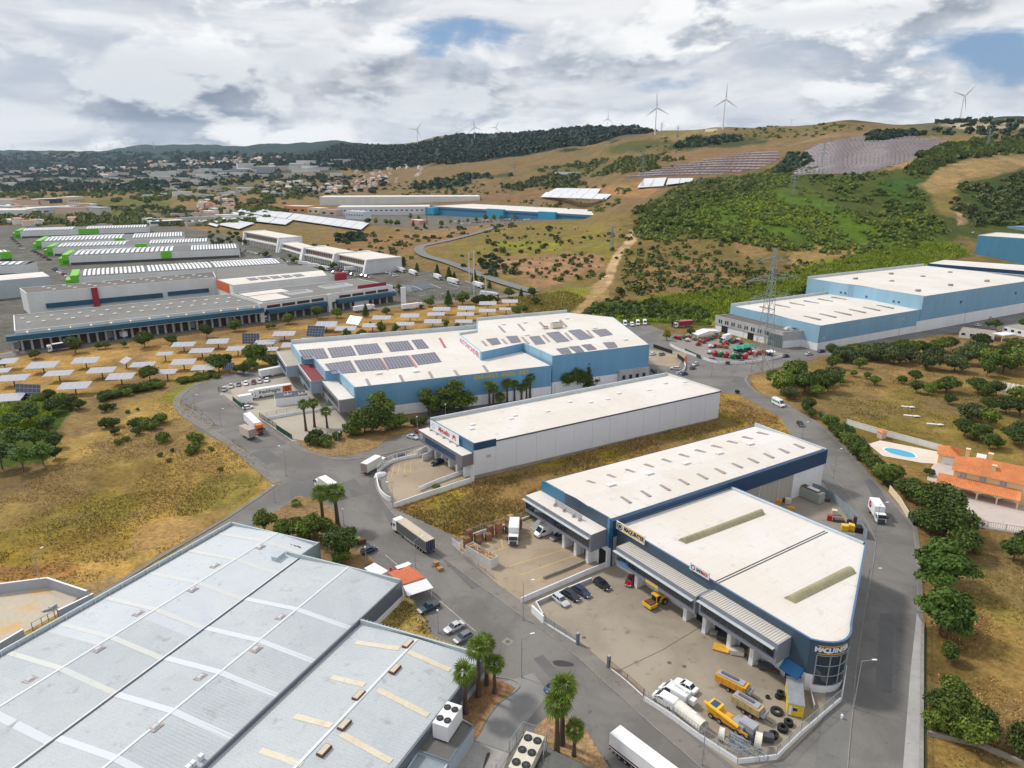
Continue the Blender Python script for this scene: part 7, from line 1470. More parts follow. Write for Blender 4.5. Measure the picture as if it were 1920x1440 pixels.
def SB_(name,pts,smin,smax,m,seed,K=26,label='',cat='vegetation',squash=.75,leaf=.55,tintb=.0,h=1.,topo=None):
 r=np.random.default_rng(seed);V,t=leaves([(0,0,.45,1,1,squash)],K,leaf,seed,shell=.8);N_=len(pts)
 s=(smin+(smax-smin)*r.random(N_)**1.5);a=r.uniform(0,6.28,N_);ca,sa=np.cos(a),np.sin(a)
 VV=np.empty((N_,len(V),3),np.float32);VV[:,:,0]=(V[None,:,0]*ca[:,None]-V[None,:,1]*sa[:,None])*s[:,None]+pts[:,None,0]
 VV[:,:,1]=(V[None,:,0]*sa[:,None]+V[None,:,1]*ca[:,None])*s[:,None]+pts[:,None,1];VV[:,:,2]=V[None,:,2]*s[:,None]*h+pts[:,None,2]
 T=np.clip(np.repeat(t,4)[None,:]*.6+r.random(N_)[:,None]*.6-.1+tintb,0,1);C_=np.repeat(T.reshape(-1,1),4,1);C_[:,3]=1
 F_q=np.arange(N_*len(V)).reshape(-1,4);o=NPM(name,VV.reshape(-1,3),F_q,m,kind='stuff',colattr=C_);return tag(o,label,cat)
woods=[(1215,405),(1290,348),(1430,325),(1480,300),(1520,310),(1560,335),(1640,330),(1700,318),(1730,300),(1745,330),(1700,345),(1740,370),(1720,400),(1760,410),(1780,435),(1700,470),(1560,478),(1420,462),(1330,450),(1240,455),(1180,445)]
slope_=[(1160,520),(1180,415),(1290,450),(1560,472),(1640,470),(1500,515),(1400,555),(1200,560)]
mound=[(1290,408),(1380,375),(1460,360),(1540,372),(1640,422),(1600,452),(1450,448),(1330,425)]
ring_=[[(1185,410),(1290,352),(1430,330),(1470,352),(1380,372),(1290,400),(1230,430)],[(1470,335),(1640,330),(1700,330),(1740,400),(1650,415),(1540,368),(1480,352)],[(1600,440),(1760,410),(1770,440),(1700,470),(1600,470)],[(1210,430),(1290,412),(1330,430),(1440,455),(1330,455),(1240,450)]]
kds=['farA','farB','farA','umbrella']
for j,rg_ in enumerate(ring_):
 for i,q in enumerate(sample(rg_,(60,60,26,24)[j],51+j,450,1500)):
  k=kds[i%4];PLC(k,*q[:2],q[2]-.3,rr.uniform(.5,1.),('green tree' if k=='farA' else 'dark tree' if k=='farB' else 'flat-topped pine')+(' along the upper edge of the green hill',' on the far shoulder of the green hill',' in the dip right of the green hill',' at the near foot of the green hill')[j],'trees of the hillside wood')
SB_('hillside_thicket',sample(mound,1500,50,450,1600),.6,1.9,LF['reed'],50,22,'low bright green scrub on the crown of the hill',squash=.5)
SB_('hillside_thicket',sample(woods,900,49,450,1600),.5,2.2,LF['reed'],49,22,'patches of bright scrub over the wooded hill',squash=.6)
SB_('scrub_bushes',sample(slope_,260,48,380,1000),.4,1.6,LF['grass'],48,20,'olive tussocks on the brown slope')
edge=[(1180,400),(1290,346),(1440,332),(1440,352),(1300,372),(1240,420),(1180,420)]
SB_('hillside_thicket',sample(edge,520,52,500,1500,.4),2.2,5.5,LF['scrub'],2,40,'dense thicket along the top of the wooded slope')
SB_('hillside_thicket',sample(woods,3000,53,450,1600,.4),.8,3.2,LF['green'],3,24,'low green thicket covering the hill beyond the blue halls')
SB_('hillside_thicket',sample([(1420,335),(1480,292),(1510,292),(1525,305),(1480,325)],110,54,600,1700),3,6,LF['far'],4,40,'clump of trees between the two solar fields')
SB_('hillside_thicket',sample([(1620,345),(1700,318),(1720,288),(1800,268),(1920,258),(2100,258),(2100,290),(1920,288),(1800,298),(1740,322),(1720,345)],480,55,700,1900),3.5,7,LF['green'],5,34,'band of green trees around the upper right fields')
SB_('hillside_thicket',sample([(1740,345),(1860,345),(1920,322),(2400,322),(2400,440),(1920,425),(1830,425),(1780,410)],1500,56,500,1600),1.2,4,LF['scrub'],6,26,'dark green scrub at the upper right edge')
SB_('scrub_bushes',sample(slope_,420,57,380,1000),.5,2.6,LF['scrub'],7,26,'scattered scrub bushes on the brown slope above the reeds')
SB_('scrub_bushes',sample([(860,450),(960,425),(1180,428),(1165,500),(1080,540),(980,520),(880,500)],210,58,450,1100),.5,2.8,LF['scrub'],8,26,'scattered bushes on the cut slope inside the road bend')
SB_('scrub_bushes',sample([(870,490),(920,478),(970,520),(900,525)],26,59,450,900),1,3.2,LF['far'],9,40,'dark bushes beside the poles at the road bend')
put([(rr.uniform(1190,1500),rr.uniform(440,540),rr.uniform(2.2,4.5),rr.choice(['bushf','bushg']))for _ in range(46)]+[(rr.uniform(840,1150),rr.uniform(440,530),rr.uniform(2,4.5),rr.choice(['bushf','bushg']))for _ in range(34)]+[(1163,553,6,'bushf'),(1180,545,4,'bushg'),(1130,520,4,'bushg'),(1148,470,4,'bushf'),(1178,498,5,'bushf')],'bush','on the slope beyond the blue hall','bushes on the middle slope','shrub')
SB_('scrub_bushes',sample([(1160,550),(1230,545),(1420,540),(1480,520),(1660,470),(1720,475),(1700,500),(1600,545),(1450,575),(1330,600),(1090,600),(1110,585)],60,60,330,900),.8,2.,LF['dark'],12,30,'dark bushes among the reeds')
SB_('scrub_bushes',sample([(1090,602),(1110,570),(1230,566),(1330,586),(1330,602)],200,64,330,700),1.2,3.,LF['dark'],15,30,'dark bushes along the track behind the blue hall')
SB_('scrub_bushes',sample([(1480,560),(1530,530),(1640,515),(1720,500),(1700,520),(1600,556),(1500,580)],260,65,330,700),1.2,3.2,LF['dark'],16,30,'dark hedge bushes behind the pale blue halls')
SB_('scrub_bushes',sample([(560,470),(660,440),(760,430),(900,425),(980,415),(980,425),(860,450),(740,500),(660,470)],160,61,500,1400),.8,3.2,LF['scrub'],13,26,'bushes on the banks below the far warehouses')
SB_('scrub_bushes',sample([(620,445),(690,436),(690,450),(640,456)],60,66,500,1400),2,4.2,LF['far'],17,30,'bushes on the bank above the office blocks')
def reeds(name,poly,n,label,h0,h1,m,seed,ymin=300,ymax=1000,w=.35,thin=.3):
 p=sample(poly,n,seed,ymin,ymax,0);r=np.random.default_rng(seed);kp=fbm(p[:,0]/9,p[:,1]/9,4,seed+5)+.22*r.random(len(p))>thin;p=p[kp];n=len(p);a=r.uniform(0,6.28,n);h=h0+(h1-h0)*r.random(n);dx,dy=np.cos(a)*w,np.sin(a)*w;lx,ly=r.normal(size=n)*.6*h,r.normal(size=n)*.6*h
 V=np.empty((n,4,3));V[:,0]=p+np.stack([-dx,-dy,0*dx],1);V[:,1]=p+np.stack([dx,dy,0*dx],1);V[:,2]=p+np.stack([dx*.5+lx,dy*.5+ly,h],1);V[:,3]=p+np.stack([-dx*.7+lx,-dy*.7+ly,h*.92],1)
 T=np.repeat(np.clip(r.random(n)*.7+.5*(fbm(p[:,0]/14,p[:,1]/14,3,seed)-.3),0,1),4);C_=np.repeat(T[:,None],4,1)
 return tag(NPM(name,V.reshape(-1,3),np.arange(4*n).reshape(-1,4),m,kind='stuff',colattr=C_),label,'vegetation')
reeds('reeds',[(1215,562),(1330,547),(1430,532),(1500,507),(1620,477),(1700,452),(1800,462),(1820,480),(1720,498),(1700,518),(1600,545),(1590,570),(1400,590),(1330,602),(1290,598),(1230,580)],34000,'bright green reeds filling the hollow behind the halls',1.2,2.6,LF['reed'],71)
reeds('reeds',[(1090,606),(1110,590),(1200,596),(1330,596),(1335,604),(1200,604)],2600,'strip of reeds beside the parked white vans',1,2.2,LF['reed'],72)
reeds('reeds',[(960,560),(1060,546),(1100,560),(1060,592),(985,592)],3500,'pale reeds left of the dirt track',.8,1.8,LF['grass'],73)
reeds('reeds',[(0,775),(60,760),(95,780),(90,800),(0,812)],2600,'bright reeds inside the left pine clump',1.5,3,LF['reed'],74,200,500)
hp_=[]
for i in range(34):t=i/33;hp_.append((190+112*t+rr.uniform(-3,3),748-24*t+rr.uniform(-3,4),rr.uniform(2.4,3.6),'bushd' if rr.random()<.6 else 'bush'))
for i in range(22):t=i/21;hp_.append((335+72*t+rr.uniform(-3,3),717-11*t+rr.uniform(-3,3),rr.uniform(2.,2.9),'bush'))
put(hp_,'shrub','in the solar field hedge','hedge shrubs by the solar field','shrub')
FARV=[([(-200,330),(420,318),(640,325),(640,345),(300,350),(-200,352)],500,4,13,'far','trees among the valley towns',2500,8000),([(0,362),(560,355),(620,372),(420,380),(0,372)],420,3,9,'scrub','hedgerows over the tan fields',1500,3500),([(640,272),(760,276),(860,255),(1000,251),(1100,240),(1190,240),(1235,250),(1180,264),(1080,280),(960,298),(820,310),(700,322),(600,318),(560,300)],5200,6,16,'far','dark wooded hill in the middle distance',2500,7500),([(-300,292),(300,286),(520,290),(640,300),(640,318),(440,330),(200,342),(-300,345)],2600,8,22,'far','belts of trees on the hills at the left horizon',4000,11000),([(0,345),(200,338),(440,345),(400,352),(190,362),(0,360)],420,4,12,'far','line of trees across the left plain',2200,7000),([(190,352),(345,352),(345,360),(190,361)],190,5,12,'far','dark plantation by the motorway',2200,4500),([(165,378),(260,372),(330,392),(420,372),(560,378),(420,404),(240,412),(165,404)],170,2,7,'scrub','scattered trees around the tan hill',1200,3000),([(0,402),(400,402),(530,412),(430,424),(0,426)],420,2,6,'scrub','hedgerows behind the market halls',1000,1700),([(310,398),(400,404),(400,416),(320,420)],60,3,8,'far','wood beside the pink houses',1000,2000),([(440,385),(530,395),(560,400),(470,402)],60,3,7,'scrub','trees at the head of the terraces',1000,2200),([(480,335),(740,330),(740,362),(480,368)],260,3,8,'far','gardens of the village on the slope',1500,3500),([(860,328),(960,326),(960,336),(860,336)],60,4,8,'far','dark hedge strips on the brown slope',1400,3500),([(770,345),(850,335),(900,340),(860,352),(780,358)],90,3,8,'far','hedges on the slope above the logistics hall',1400,3500),([(930,348),(1000,330),(1085,330),(1100,350),(960,360)],130,3,8,'scrub','small wood above the logistics hall',1200,3000),([(1000,318),(1120,300),(1240,294),(1320,304),(1180,326),(1040,338)],330,2,7,'scrub','scrub on the slope below the ridge',1200,3000),([(1290,262),(1380,256),(1400,262),(1340,272),(1280,278),(1240,286)],130,4,9,'far','tree belt below the ridge house',1200,3000),([(1560,262),(1640,250),(1720,246),(1740,252),(1640,266),(1560,270)],150,4,8,'far','tree belt above the solar hillside',1200,2600),([(1690,235),(1790,222),(1920,225),(2200,225),(2200,245),(1920,262),(1780,262),(1700,252)],420,3,8,'far','trees around the quarry on the ridge',1200,3000),([(1345,238),(1362,237),(1362,243),(1345,243)],9,6,10,'far','dark trees beside the ridge turbine',1800,2300),([(1180,268),(1340,246),(1560,230),(1640,236),(1560,258),(1380,262),(1200,300)],300,1.5,4.5,'scrub','thin scrub along the ridge',1200,2600),([(700,345),(860,330),(1000,360),(1180,345),(1180,395),(1120,400),(900,372),(720,372)],260,1.5,5,'scrub','scattered bushes on the brown middle slope',1000,3000)]
for k,(poly,n,s0,s1,mm,lb_,y0,y1)in enumerate(FARV):SB_('distant_trees',sample(poly,n,100+k,y0,y1,.36 if n>2500 else .5),s0,s1,LF[mm],100+k,14 if n>1500 else 22,lb_,squash=.6,leaf=.6)
def tufts(name,poly,n,label,m,seed,ymin=60,ymax=420,h0=.25,h1=.7,w=.16):
 return reeds(name,poly,n,label,h0,h1,m,seed,ymin,ymax,w,.63)
lot=[(740,955),(890,905),(1020,878),(1350,740),(1460,785),(1480,815),(1410,798),(1020,903),(1008,970),(858,1006)]
tufts('dry_grass',lot,26000,'tall dry grass on the lot between the white and navy halls',LF['straw'],81,120,300)
tufts('weeds',lot,9000,'olive weeds on the lot between the white and navy halls',LF['grass'],82,120,300,.3,.9)
fld=[(-80,990),(330,730),(510,885),(430,960),(180,1110),(0,1090)]
tufts('dry_grass',fld,26000,'dry grass on the left field',LF['straw'],83,100,330,.15,.45)
tufts('weeds',[(-60,1030),(0,1010),(220,930),(380,900),(470,900),(380,960),(160,1040),(0,1075)],5000,'green-brown weeds on the lower left field',LF['grass'],84,100,300,.2,.6)
md=[(1745,1010),(1920,1000),(2000,1440),(1740,1440)]
tufts('dry_grass',md,7000,'dry grass on the right-hand meadow',LF['straw'],85,80,250,.1,.3);tufts('weeds',md,3000,'green weeds on the right-hand meadow',LF['grass'],86,80,250,.1,.35)
tufts('dry_grass',[(1500,720),(1700,690),(1860,700),(1880,830),(1600,800)],12000,'dry grass on the meadow above the pool',LF['grass'],87,180,420,.15,.5)
tufts('weeds',[(700,1168),(755,1118),(800,1160),(812,1192)],2500,'grass on the wedge beside the near hall',LF['grass'],88,80,250,.1,.35)
tufts('weeds',[(905,1248),(962,1290),(930,1320),(893,1380),(865,1330)],900,'dry leaves and weeds under the palms',LF['dry'],89,80,250,.05,.2)
tufts('weeds',[(1024,1350),(1095,1368),(1180,1480),(1060,1440)],900,'dry leaves under the driveway palms',LF['dry'],90,70,200,.05,.2)
# -- VEHICLES (x forward, y left, wheels on z = 0)
PAINT={n:mat('paint_'+n,c,.28,.0,.6)for n,c in{'silver':(.5,.51,.54),'grey':(.16,.17,.19),'black':(.012,.013,.016),'white':(.78,.79,.8),'navy':(.018,.03,.09),'red':(.3,.008,.015),'teal':(.02,.05,.07),'blue':(.04,.09,.22),'orange':(.72,.16,.01),'yellow':(.8,.46,.02),'plum':(.08,.01,.03)}.items()}
tyre=black;rim=mat('wheel_rim',(.4,.41,.43),.35,.6);lampw=mat('headlamp',(.75,.77,.8),.1);lampr=mat('tail_lamp',(.35,.01,.01),.25)
def wheel(root,x,y,r=.32,w=.2,name='wheel'):
 s=1 if y>0 else-1;mb=MB();mb.TU((x,y-s*w/2,r),(x,y+s*w/2,r),r,n=12);t_=mb.BU(name,tyre,root);mb=MB();mb.TU((x,y+s*w*.5,r),(x,y+s*(w*.5+.02),r),r*.58,n=10);q_=mb.BU('rim',rim,root);q_.parent=t_;return t_
def ring(x,w,z0,z1,k=.9):return[(x,-w*.96,z0),(x,w*.96,z0),(x,w,z0+.22),(x,w,z1-.12),(x,w*k,z1),(x,-w*k,z1),(x,-w,z1-.12),(x,-w,z0+.22)]
def car_proto(name,kind,label,L_=4.4,Wd=.9,hb=.95,roof=1.45,rf=(-1.25,.25),gb=(-1.75,1.),colr='silver',pick=False):
 t=TH(name,label,'car');h=L_/2;mb=MB()
 mb.loft([ring(-h,Wd*.84,.38,hb-.12),ring(-h+.14,Wd*.96,.26,hb),ring(-h*.5,Wd,.22,hb+.03),ring(h*.42,Wd,.22,hb+.02),ring(h-.45,Wd*.97,.24,hb-.14),ring(h-.06,Wd*.84,.34,hb-.3)]);mb.BU('body',PAINT[colr],t,smooth=False)
 z0,z1=hb,roof-.04;b=[(gb[0],-Wd*.88),(gb[1],-Wd*.88),(gb[1],Wd*.88),(gb[0],Wd*.88)];u=[(rf[0],-Wd*.68),(rf[1],-Wd*.68),(rf[1],Wd*.68),(rf[0],Wd*.68)]
 mb=MB();mb.HX([(x,y,z0-.02)for x,y in b],[(x,y,z1)for x,y in u]);mb.BU('windows',glass,t)
 XB(('roof_panel',PAINT[colr],t),rf[0]-.03,rf[1]+.03,-Wd*.7,Wd*.7,z1,z1+.05)
 for s in(-1,1):
  for f in((0,0),(.52,.52),(1,1)):
   xb=gb[0]+(gb[1]-gb[0])*f[0];xu=rf[0]+(rf[1]-rf[0])*f[1];XT(('pillar',PAINT[colr],t),(xb,s*Wd*.885,z0-.02),(xu,s*Wd*.695,z1+.02),.05,n=4)
  for x in(-L_*.31,L_*.31):wheel(t,x,s*(Wd-.1))
  XB(('headlight',lampw,t),h-.24,h-.03,s*Wd*.62-.17,s*Wd*.62+.17,hb-.42,hb-.26)
  XB(('tail_light',lampr,t),-h-.02,-h+.12,s*Wd*.66-.16,s*Wd*.66+.14,hb-.32,hb-.14)
  XB(('mirror',PAINT[colr],t),gb[1]-.35,gb[1]-.2,s*(Wd+.1)-.09,s*(Wd+.1)+.09,hb,hb+.14)
 XB(('number_plate',WH,t),h-.05,h+.015,-.3,.3,.42,.54);XB(('number_plate',WH,t),-h-.02,-h+.01,-.28,.28,.58,.7)
 if pick:XB(('load_bed',GD,t),-h+.2,gb[0]-.1,-Wd*.75,Wd*.75,hb,hb+.04)
 VP[kind]=[t,False,colr]
VP={}
car_proto('parked_car','hatch','x',4.1,.88,.93,1.48,(-1.45,.25),(-1.85,.95),'silver');car_proto('parked_car','sedan','x',4.55,.9,.9,1.42,(-1.,.2),(-1.6,1.),'silver')
car_proto('parked_car','estate','x',4.6,.91,.95,1.5,(-1.8,.25),(-2.1,1.05),'silver');car_proto('parked_car','suv','x',4.5,.93,1.02,1.64,(-1.7,.3),(-2.,1.),'black');car_proto('pickup_truck','pickup','x',5.,.92,1.,1.68,(-.45,.35),(-.7,1.),'teal',True)
def van_proto(kind,name,L_,Wd,H,stripe=None,lift=False,colr='white'):
 t=TH(name,'x','van');h=L_/2;mb=MB()
 def rg(x,w,z0,z1):return[(x,-w,z0),(x,w,z0),(x,w,z1-.18),(x,w*.86,z1),(x,-w*.86,z1),(x,-w,z1-.18)]
 mb.loft([rg(-h,Wd*.97,.35,H-.04),rg(-h+.1,Wd,.3,H),rg(h-2.1,Wd,.3,H),rg(h-1.6,Wd,.3,H-.08),rg(h-.75,Wd*.97,.3,1.32),rg(h-.15,Wd*.9,.35,.98),rg(h,Wd*.8,.42,.8)]);mb.BU('body',PAINT[colr],t)
 mb=MB();x0,x1=h-1.52,h-.82;mb.HX([(x0-.02,-Wd*.8,H-.12),(x1,-Wd*.84,1.37),(x1,Wd*.84,1.37),(x0-.02,Wd*.8,H-.12)],[(x0+.06,-Wd*.78,H-.1),(x1+.08,-Wd*.82,1.39),(x1+.08,Wd*.82,1.39),(x0+.06,Wd*.78,H-.1)]);mb.BU('windscreen',glass,t)
 for s in(-1,1):
  mb=MB();mb.HX([(h-2.5,s*Wd,1.3),(h-1.15,s*Wd*.985,1.3),(h-1.15,s*(Wd+.012),1.3),(h-2.5,s*(Wd+.012),1.3)],[(h-2.5,s*Wd,min(H-.3,1.95)),(h-1.6,s*Wd*.985,min(H-.3,1.95)),(h-1.6,s*(Wd+.012),min(H-.3,1.95)),(h-2.5,s*(Wd+.012),min(H-.3,1.95))]);mb.BU('side_window',glass,t)
  for x in(-L_*.3,L_*.3):wheel(t,x,s*(Wd-.1),.34)
  XB(('headlight',lampw,t),h-.22,h-.02,s*Wd*.66-.14,s*Wd*.66+.14,.72,.95);XB(('tail_light',lampr,t),-h-.02,-h+.04,s*Wd*.88-.07,s*Wd*.88+.07,.8,1.3)
  XB(('mirror',black,t),h-1.2,h-1.05,s*(Wd+.14)-.1,s*(Wd+.14)+.1,1.25,1.55)
  if stripe:XB(('side_stripe',stripe,t),-h+.4,h-2.7,s*(Wd+.01)-.006,s*(Wd+.01)+.006,1.25,1.9)
 XB(('bumper',GD,t),h-.02,h+.05,-Wd*.7,Wd*.7,.35,.6)
 if lift:
  mb=MB();mb.TU((-h+.6,0,H+.15),(h-1.9,.1,H+.9),.14,n=6);mb.TU((-h+.6,0,H),(-h+.6,0,H+.35),.3,n=8);mb.BU('lift_arm',WM,t);XB(('bucket',WM,t),-h-1.3,-h-.2,-.6,.5,.7,1.7)
 VP[kind]=[t,False,colr]
van_proto('van','delivery_van',5.9,1.,2.6);van_proto('vansmall','delivery_van',4.6,.92,1.95);van_proto('vanlift','lift_van',5.6,.98,2.3,lift=True);van_proto('vangreen','minibus',6.2,1.,2.6,stripe=mat('emerald_stripe',(.02,.3,.18),.4))
def cab(t,x0,colr,H=3.3,Ln=2.1,Wd=1.22):
 m_=PAINT[colr];mb=MB();mb.loft([[(x0-Ln,-Wd,.9),(x0-Ln,Wd,.9),(x0-Ln,Wd,H),(x0-Ln,-Wd,H)],[(x0-.5,-Wd,.55),(x0-.5,Wd,.55),(x0-.5,Wd*.96,H),(x0-.5,-Wd*.96,H)],[(x0-.06,-Wd*.97,.45),(x0-.06,Wd*.97,.45),(x0-.28,Wd*.88,H-.25),(x0-.28,-Wd*.88,H-.25)]]);c=mb.BU('cab',m_,t)
 mb=MB();mb.HX([(x0-.1,-Wd*.88,1.75),(x0-.02,-Wd*.88,1.75),(x0-.02,Wd*.88,1.75),(x0-.1,Wd*.88,1.75)],[(x0-.24,-Wd*.84,2.7),(x0-.16,-Wd*.84,2.7),(x0-.16,Wd*.84,2.7),(x0-.24,Wd*.84,2.7)]);w_=mb.BU('windscreen',glass,t);w_.parent=c
 mb=MB();mb.box(x0-.05,x0+.03,-Wd*.7,Wd*.7,.75,1.5);w_=mb.BU('grille',GD,t);w_.parent=c
 mb=MB();mb.box(x0-.1,x0+.06,-Wd*.98,Wd*.98,.38,.7);w_=mb.BU('bumper',GD,t);w_.parent=c
 for s in(-1,1):
  mb=MB();mb.box(x0-1.5,x0-.6,s*Wd-.015,s*Wd+.015,1.8,2.55);w_=mb.BU('side_window',glass,t);w_.parent=c
  mb=MB();mb.box(x0-.05,x0+.07,s*Wd*.82-.14,s*Wd*.82+.14,.75,.98);w_=mb.BU('headlight',lampw,t);w_.parent=c
  mb=MB();mb.box(x0-.3,x0-.12,s*(Wd+.2)-.1,s*(Wd+.2)+.1,1.7,2.4);w_=mb.BU('mirror',black,t);w_.parent=c
 return c
def truck(kind,name,Lb,colr,bodym,roofm,rearm=None,sleeper=3.5,frame=True,axles=3,cabless=False,label='x',cat='lorry'):
 t=TH(name,label,cat);tot=Lb+(0 if cabless else 2.6);x1=tot/2;xb1=x1-(0 if cabless else 2.5);xb0=xb1-Lb;W_=1.27;z0,z1=1.15,3.95
 mb=MB();mb.box(xb0,xb1,-W_,W_,z0,z1-.06);b=mb.BU('box_body',bodym,t);XB(('roof',roofm,t),xb0+.05,xb1-.05,-W_+.05,W_-.05,z1-.06,z1)
 mb=MB();[mb.box(xb0-.01,xb1+.01,s*W_-.03,s*W_+.03,z,z+.12)for s in(-1,1)for z in(z0-.04,z1-.17)];mb.BU('side_rail',alu if bodym is not WH else C2,t)
 XB(('rear_door',rearm or bodym,t),xb0-.06,xb0-.005,-W_+.06,-.03,z0+.08,z1-.12);XB(('rear_door',rearm or bodym,t),xb0-.06,xb0-.005,.03,W_-.06,z0+.08,z1-.12)
 for s in(-.9,-.35,.35,.9):XT(('locking_bar',alu,t),(xb0-.09,s,z0+.1),(xb0-.09,s,z1-.2),.02,n=4)
 XB(('chassis',GD,t),xb0+.3,xb1+(0 if cabless else .6),-.45,.45,.8,z0-.01)
 XB(('rear_bumper',GD,t),xb0-.1,xb0+.05,-1.2,1.2,.5,.75)
 for s in(-1,1):
  XB(('tail_light',lampr,t),xb0-.12,xb0-.02,s*1.-.15,s*1.+.15,.55,.7)
  for k in range(axles):wheel(t,xb0+(1.6 if Lb<8 else 2.)+k*1.25,s*1.05,.48,.3)
  if not cabless:wheel(t,x1-1.35,s*1.05,.48,.3)
  if Lb>9 and not cabless:wheel(t,x1-4.6,s*1.05,.48,.3)
  if Lb>9:XB(('side_guard',alu,t),xb0+5.5,xb1-3.2,s*1.22-.02,s*1.22+.02,.6,1.)
  if cabless:XB(('landing_leg',GV,t),xb1-1.6,xb1-1.4,s*.8-.08,s*.8+.08,0,1.1)
 if not cabless:cab(t,x1,colr,sleeper)
 VP[kind]=[t,False,colr];return t
curt=mat('grey_curtain',(.1,.1,.095),.7,vary=.1);tarp=mat('tan_tarpaulin',(.52,.44,.35),.7,vary=.15);nav=mat('navy_door',(.02,.025,.07),.5)
def ground_pts(rear,front,rz=False):
 a,b=P(*rear),P(*front);return((a[0]+b[0])/2,(a[1]+b[1])/2,(a[2]+b[2])/2),atan2(b[1]-a[1],b[0]-a[0])
def DR(kind,rear,front,label,colr=None,group=None,sc=1.,zz=.03,ang=None):
 c,rz=ground_pts(rear,front);rz=rz if ang is None else ang;p=VP[kind];base=p[2];z=max(c[2],0)+zz
 if not p[1]:
  o=p[0];p[1]=True;o.location=(c[0],c[1],z);o.rotation_euler=(0,0,rz);o['label']=label
  if group:o['group']=group
  if colr and colr!=base:
   for ch in[o]+list(o.children_recursive):
    if ch.type=='MESH':
     for sl in ch.material_slots:
      if sl.material and sl.material.name=='paint_'+base:sl.link='OBJECT';sl.material=PAINT[colr]
   p[2]=base
  PAR[kind]=(o,colr or base)
  return o
 src,sc0=PAR[kind];o=dup(src,(c[0],c[1],z),rz,label,group or 'x')
 if not group and 'group' in o:del o['group']
 for ch in[o]+list(o.children_recursive):
  if ch.type=='MESH':
   for sl in ch.material_slots:
    if sl.material and sl.material.name in('paint_'+base,'paint_'+sc0):sl.link='OBJECT';sl.material=PAINT[colr or base]
 return o
PAR={}
YC='cars parked in the machinery yard';SC='cars parked along the street';FC='cars in the freight yard';JC='cars around the junction'
DR('hatch',(676,1042),(708,1028),'dark teal hatchback parked beside the small trees near the snack bar','teal',SC);DR('pickup',(822,1135),(786,1152),'dark pickup with pale cab roof parked below the snack bar','teal',SC)
DR('sedan',(871,1171),(832,1190),'silver saloon parked nose-left on the lay-by','silver',SC);DR('hatch',(886,1190),(850,1210),'blue-grey hatchback parked beside the silver saloon','grey',SC);DR('sedan',(1028,1300),(1052,1280),'blue car half hidden behind the driveway palms','blue',SC)
DR('estate',(1036,1118),(1067,1142),'silver estate, leftmost of the row in the machinery yard','silver',YC);DR('suv',(1056,1112),(1087,1131),'black car second from the left in the machinery yard row','black',YC);DR('estate',(1076,1104),(1107,1124),'navy estate third from the left in the machinery yard row','navy',YC)
DR('suv',(1113,1090),(1145,1111),'black car parked apart at the right of the machinery yard row','black',YC);DR('hatch',(1186,1083),(1176,1104),'red car with pale roof under the office canopy','red',YC);DR('sedan',(1303,1301),(1268,1281),'white saloon behind the two white vans in the machinery yard','white',YC)
DR('sedan',(1060,1004),(1033,1015),'brown-grey car between the white van and the loading bays','grey');DR('van',(1043,994),(999,1010),'large white van parked by the entrance stairs of the navy hall','white')
DR('estate',(834,866),(805,875),'black estate parked in the yard of the white hall','black');DR('hatch',(762,856),(735,863),'dark blue hatchback parked outside the curved wall','navy');DR('sedan',(764,819),(784,825),'silver car parked on the spur road by the white hall','silver');DR('hatch',(780,811),(796,815),'red car hidden behind the office box of the white hall','red')
for k,(u,v,c_,lb_)in enumerate(((433,727,'silver','pale silver car, first of the row beside the freight truck'),(447,724,'grey','dark grey car, second of the row beside the freight truck'),(461,722,'white','white car, third of the row beside the freight truck'),(475,720,'plum','plum-coloured car, fourth of the row beside the freight truck'),(487,718,'silver','grey-silver car, fifth of the row beside the freight truck'),(500,716,'white','white car at the right end of the row beside the freight truck'),(420,733,'silver','silver car behind the yard gate at the road bend'))):
 DR('hatch',(u+2,v-5),(u-1,v+4),lb_,c_,FC)
DR('hatch',(458,768),(473,765),'white hatchback beside the small white trailer in the freight yard','white',FC)
DR('vangreen',(1444,752),(1475,768),'white minibus with emerald side stripe driving down the right-hand road','white');DR('sedan',(1494,790),(1507,805),'dark saloon driving behind the minibus','black')
for a,b,k,c_,lb_ in(((1327,675),(1346,677),'estate','grey','grey estate at the kerb of the tractor yard'),((1400,681),(1379,680.5),'sedan','black','long black car at the kerb of the tractor yard'),((1466,671),(1481,668),'hatch','navy','dark car at the corner of the showroom'),((1508,667),(1526,664),'sedan','silver','silver car beside the pale blue hall base'),((1531,662),(1549,659),'sedan','black','black car beside the pale blue hall base'),((1294,695),(1303,688),'hatch','teal','dark teal car beside the curved white wall'),((1308,683),(1298,687),'hatch','silver','pale blue-white car beside the curved white wall'),((1275,704),(1290,701),'hatch','blue','blue car below the curved white wall'),((1274,694),(1257,692),'estate','silver','silver estate inside the curved white wall'),((1219,667),(1228,664),'hatch','white','white car in the small yard right of the blue hall'),((1236,668),(1246,664),'hatch','grey','grey car in the small yard right of the blue hall'),((1229,700),(1222,694),'hatch','black','black car close to the corner of the tall blue hall'),((1828,612),(1840,611),'hatch','white','white car under the umbrella pine near the right edge'),((1848,598),(1862,596),'sedan','silver','silver car far along the right street'),((1858,594),(1870,592),'sedan','navy','dark car far along the right street'),((1668,604),(1678,603),'hatch','white','white car behind the pale blue halls'),((1604,520),(1618,518),'hatch','white','white car on the track behind the tall pale blue hall'),((1630,517),(1644,515),'hatch','silver','silver car on the track behind the tall pale blue hall'),((1646,515),(1658,513),'hatch','grey','grey car on the track behind the tall pale blue hall'),((1796,459),(1808,456),'hatch','grey','grey car beside the dark blue hall at the upper right'),((1826,440),(1822,434),'sedan','white','white car at the corner of the dark blue hall')):DR(k,a,b,lb_,c_,JC)
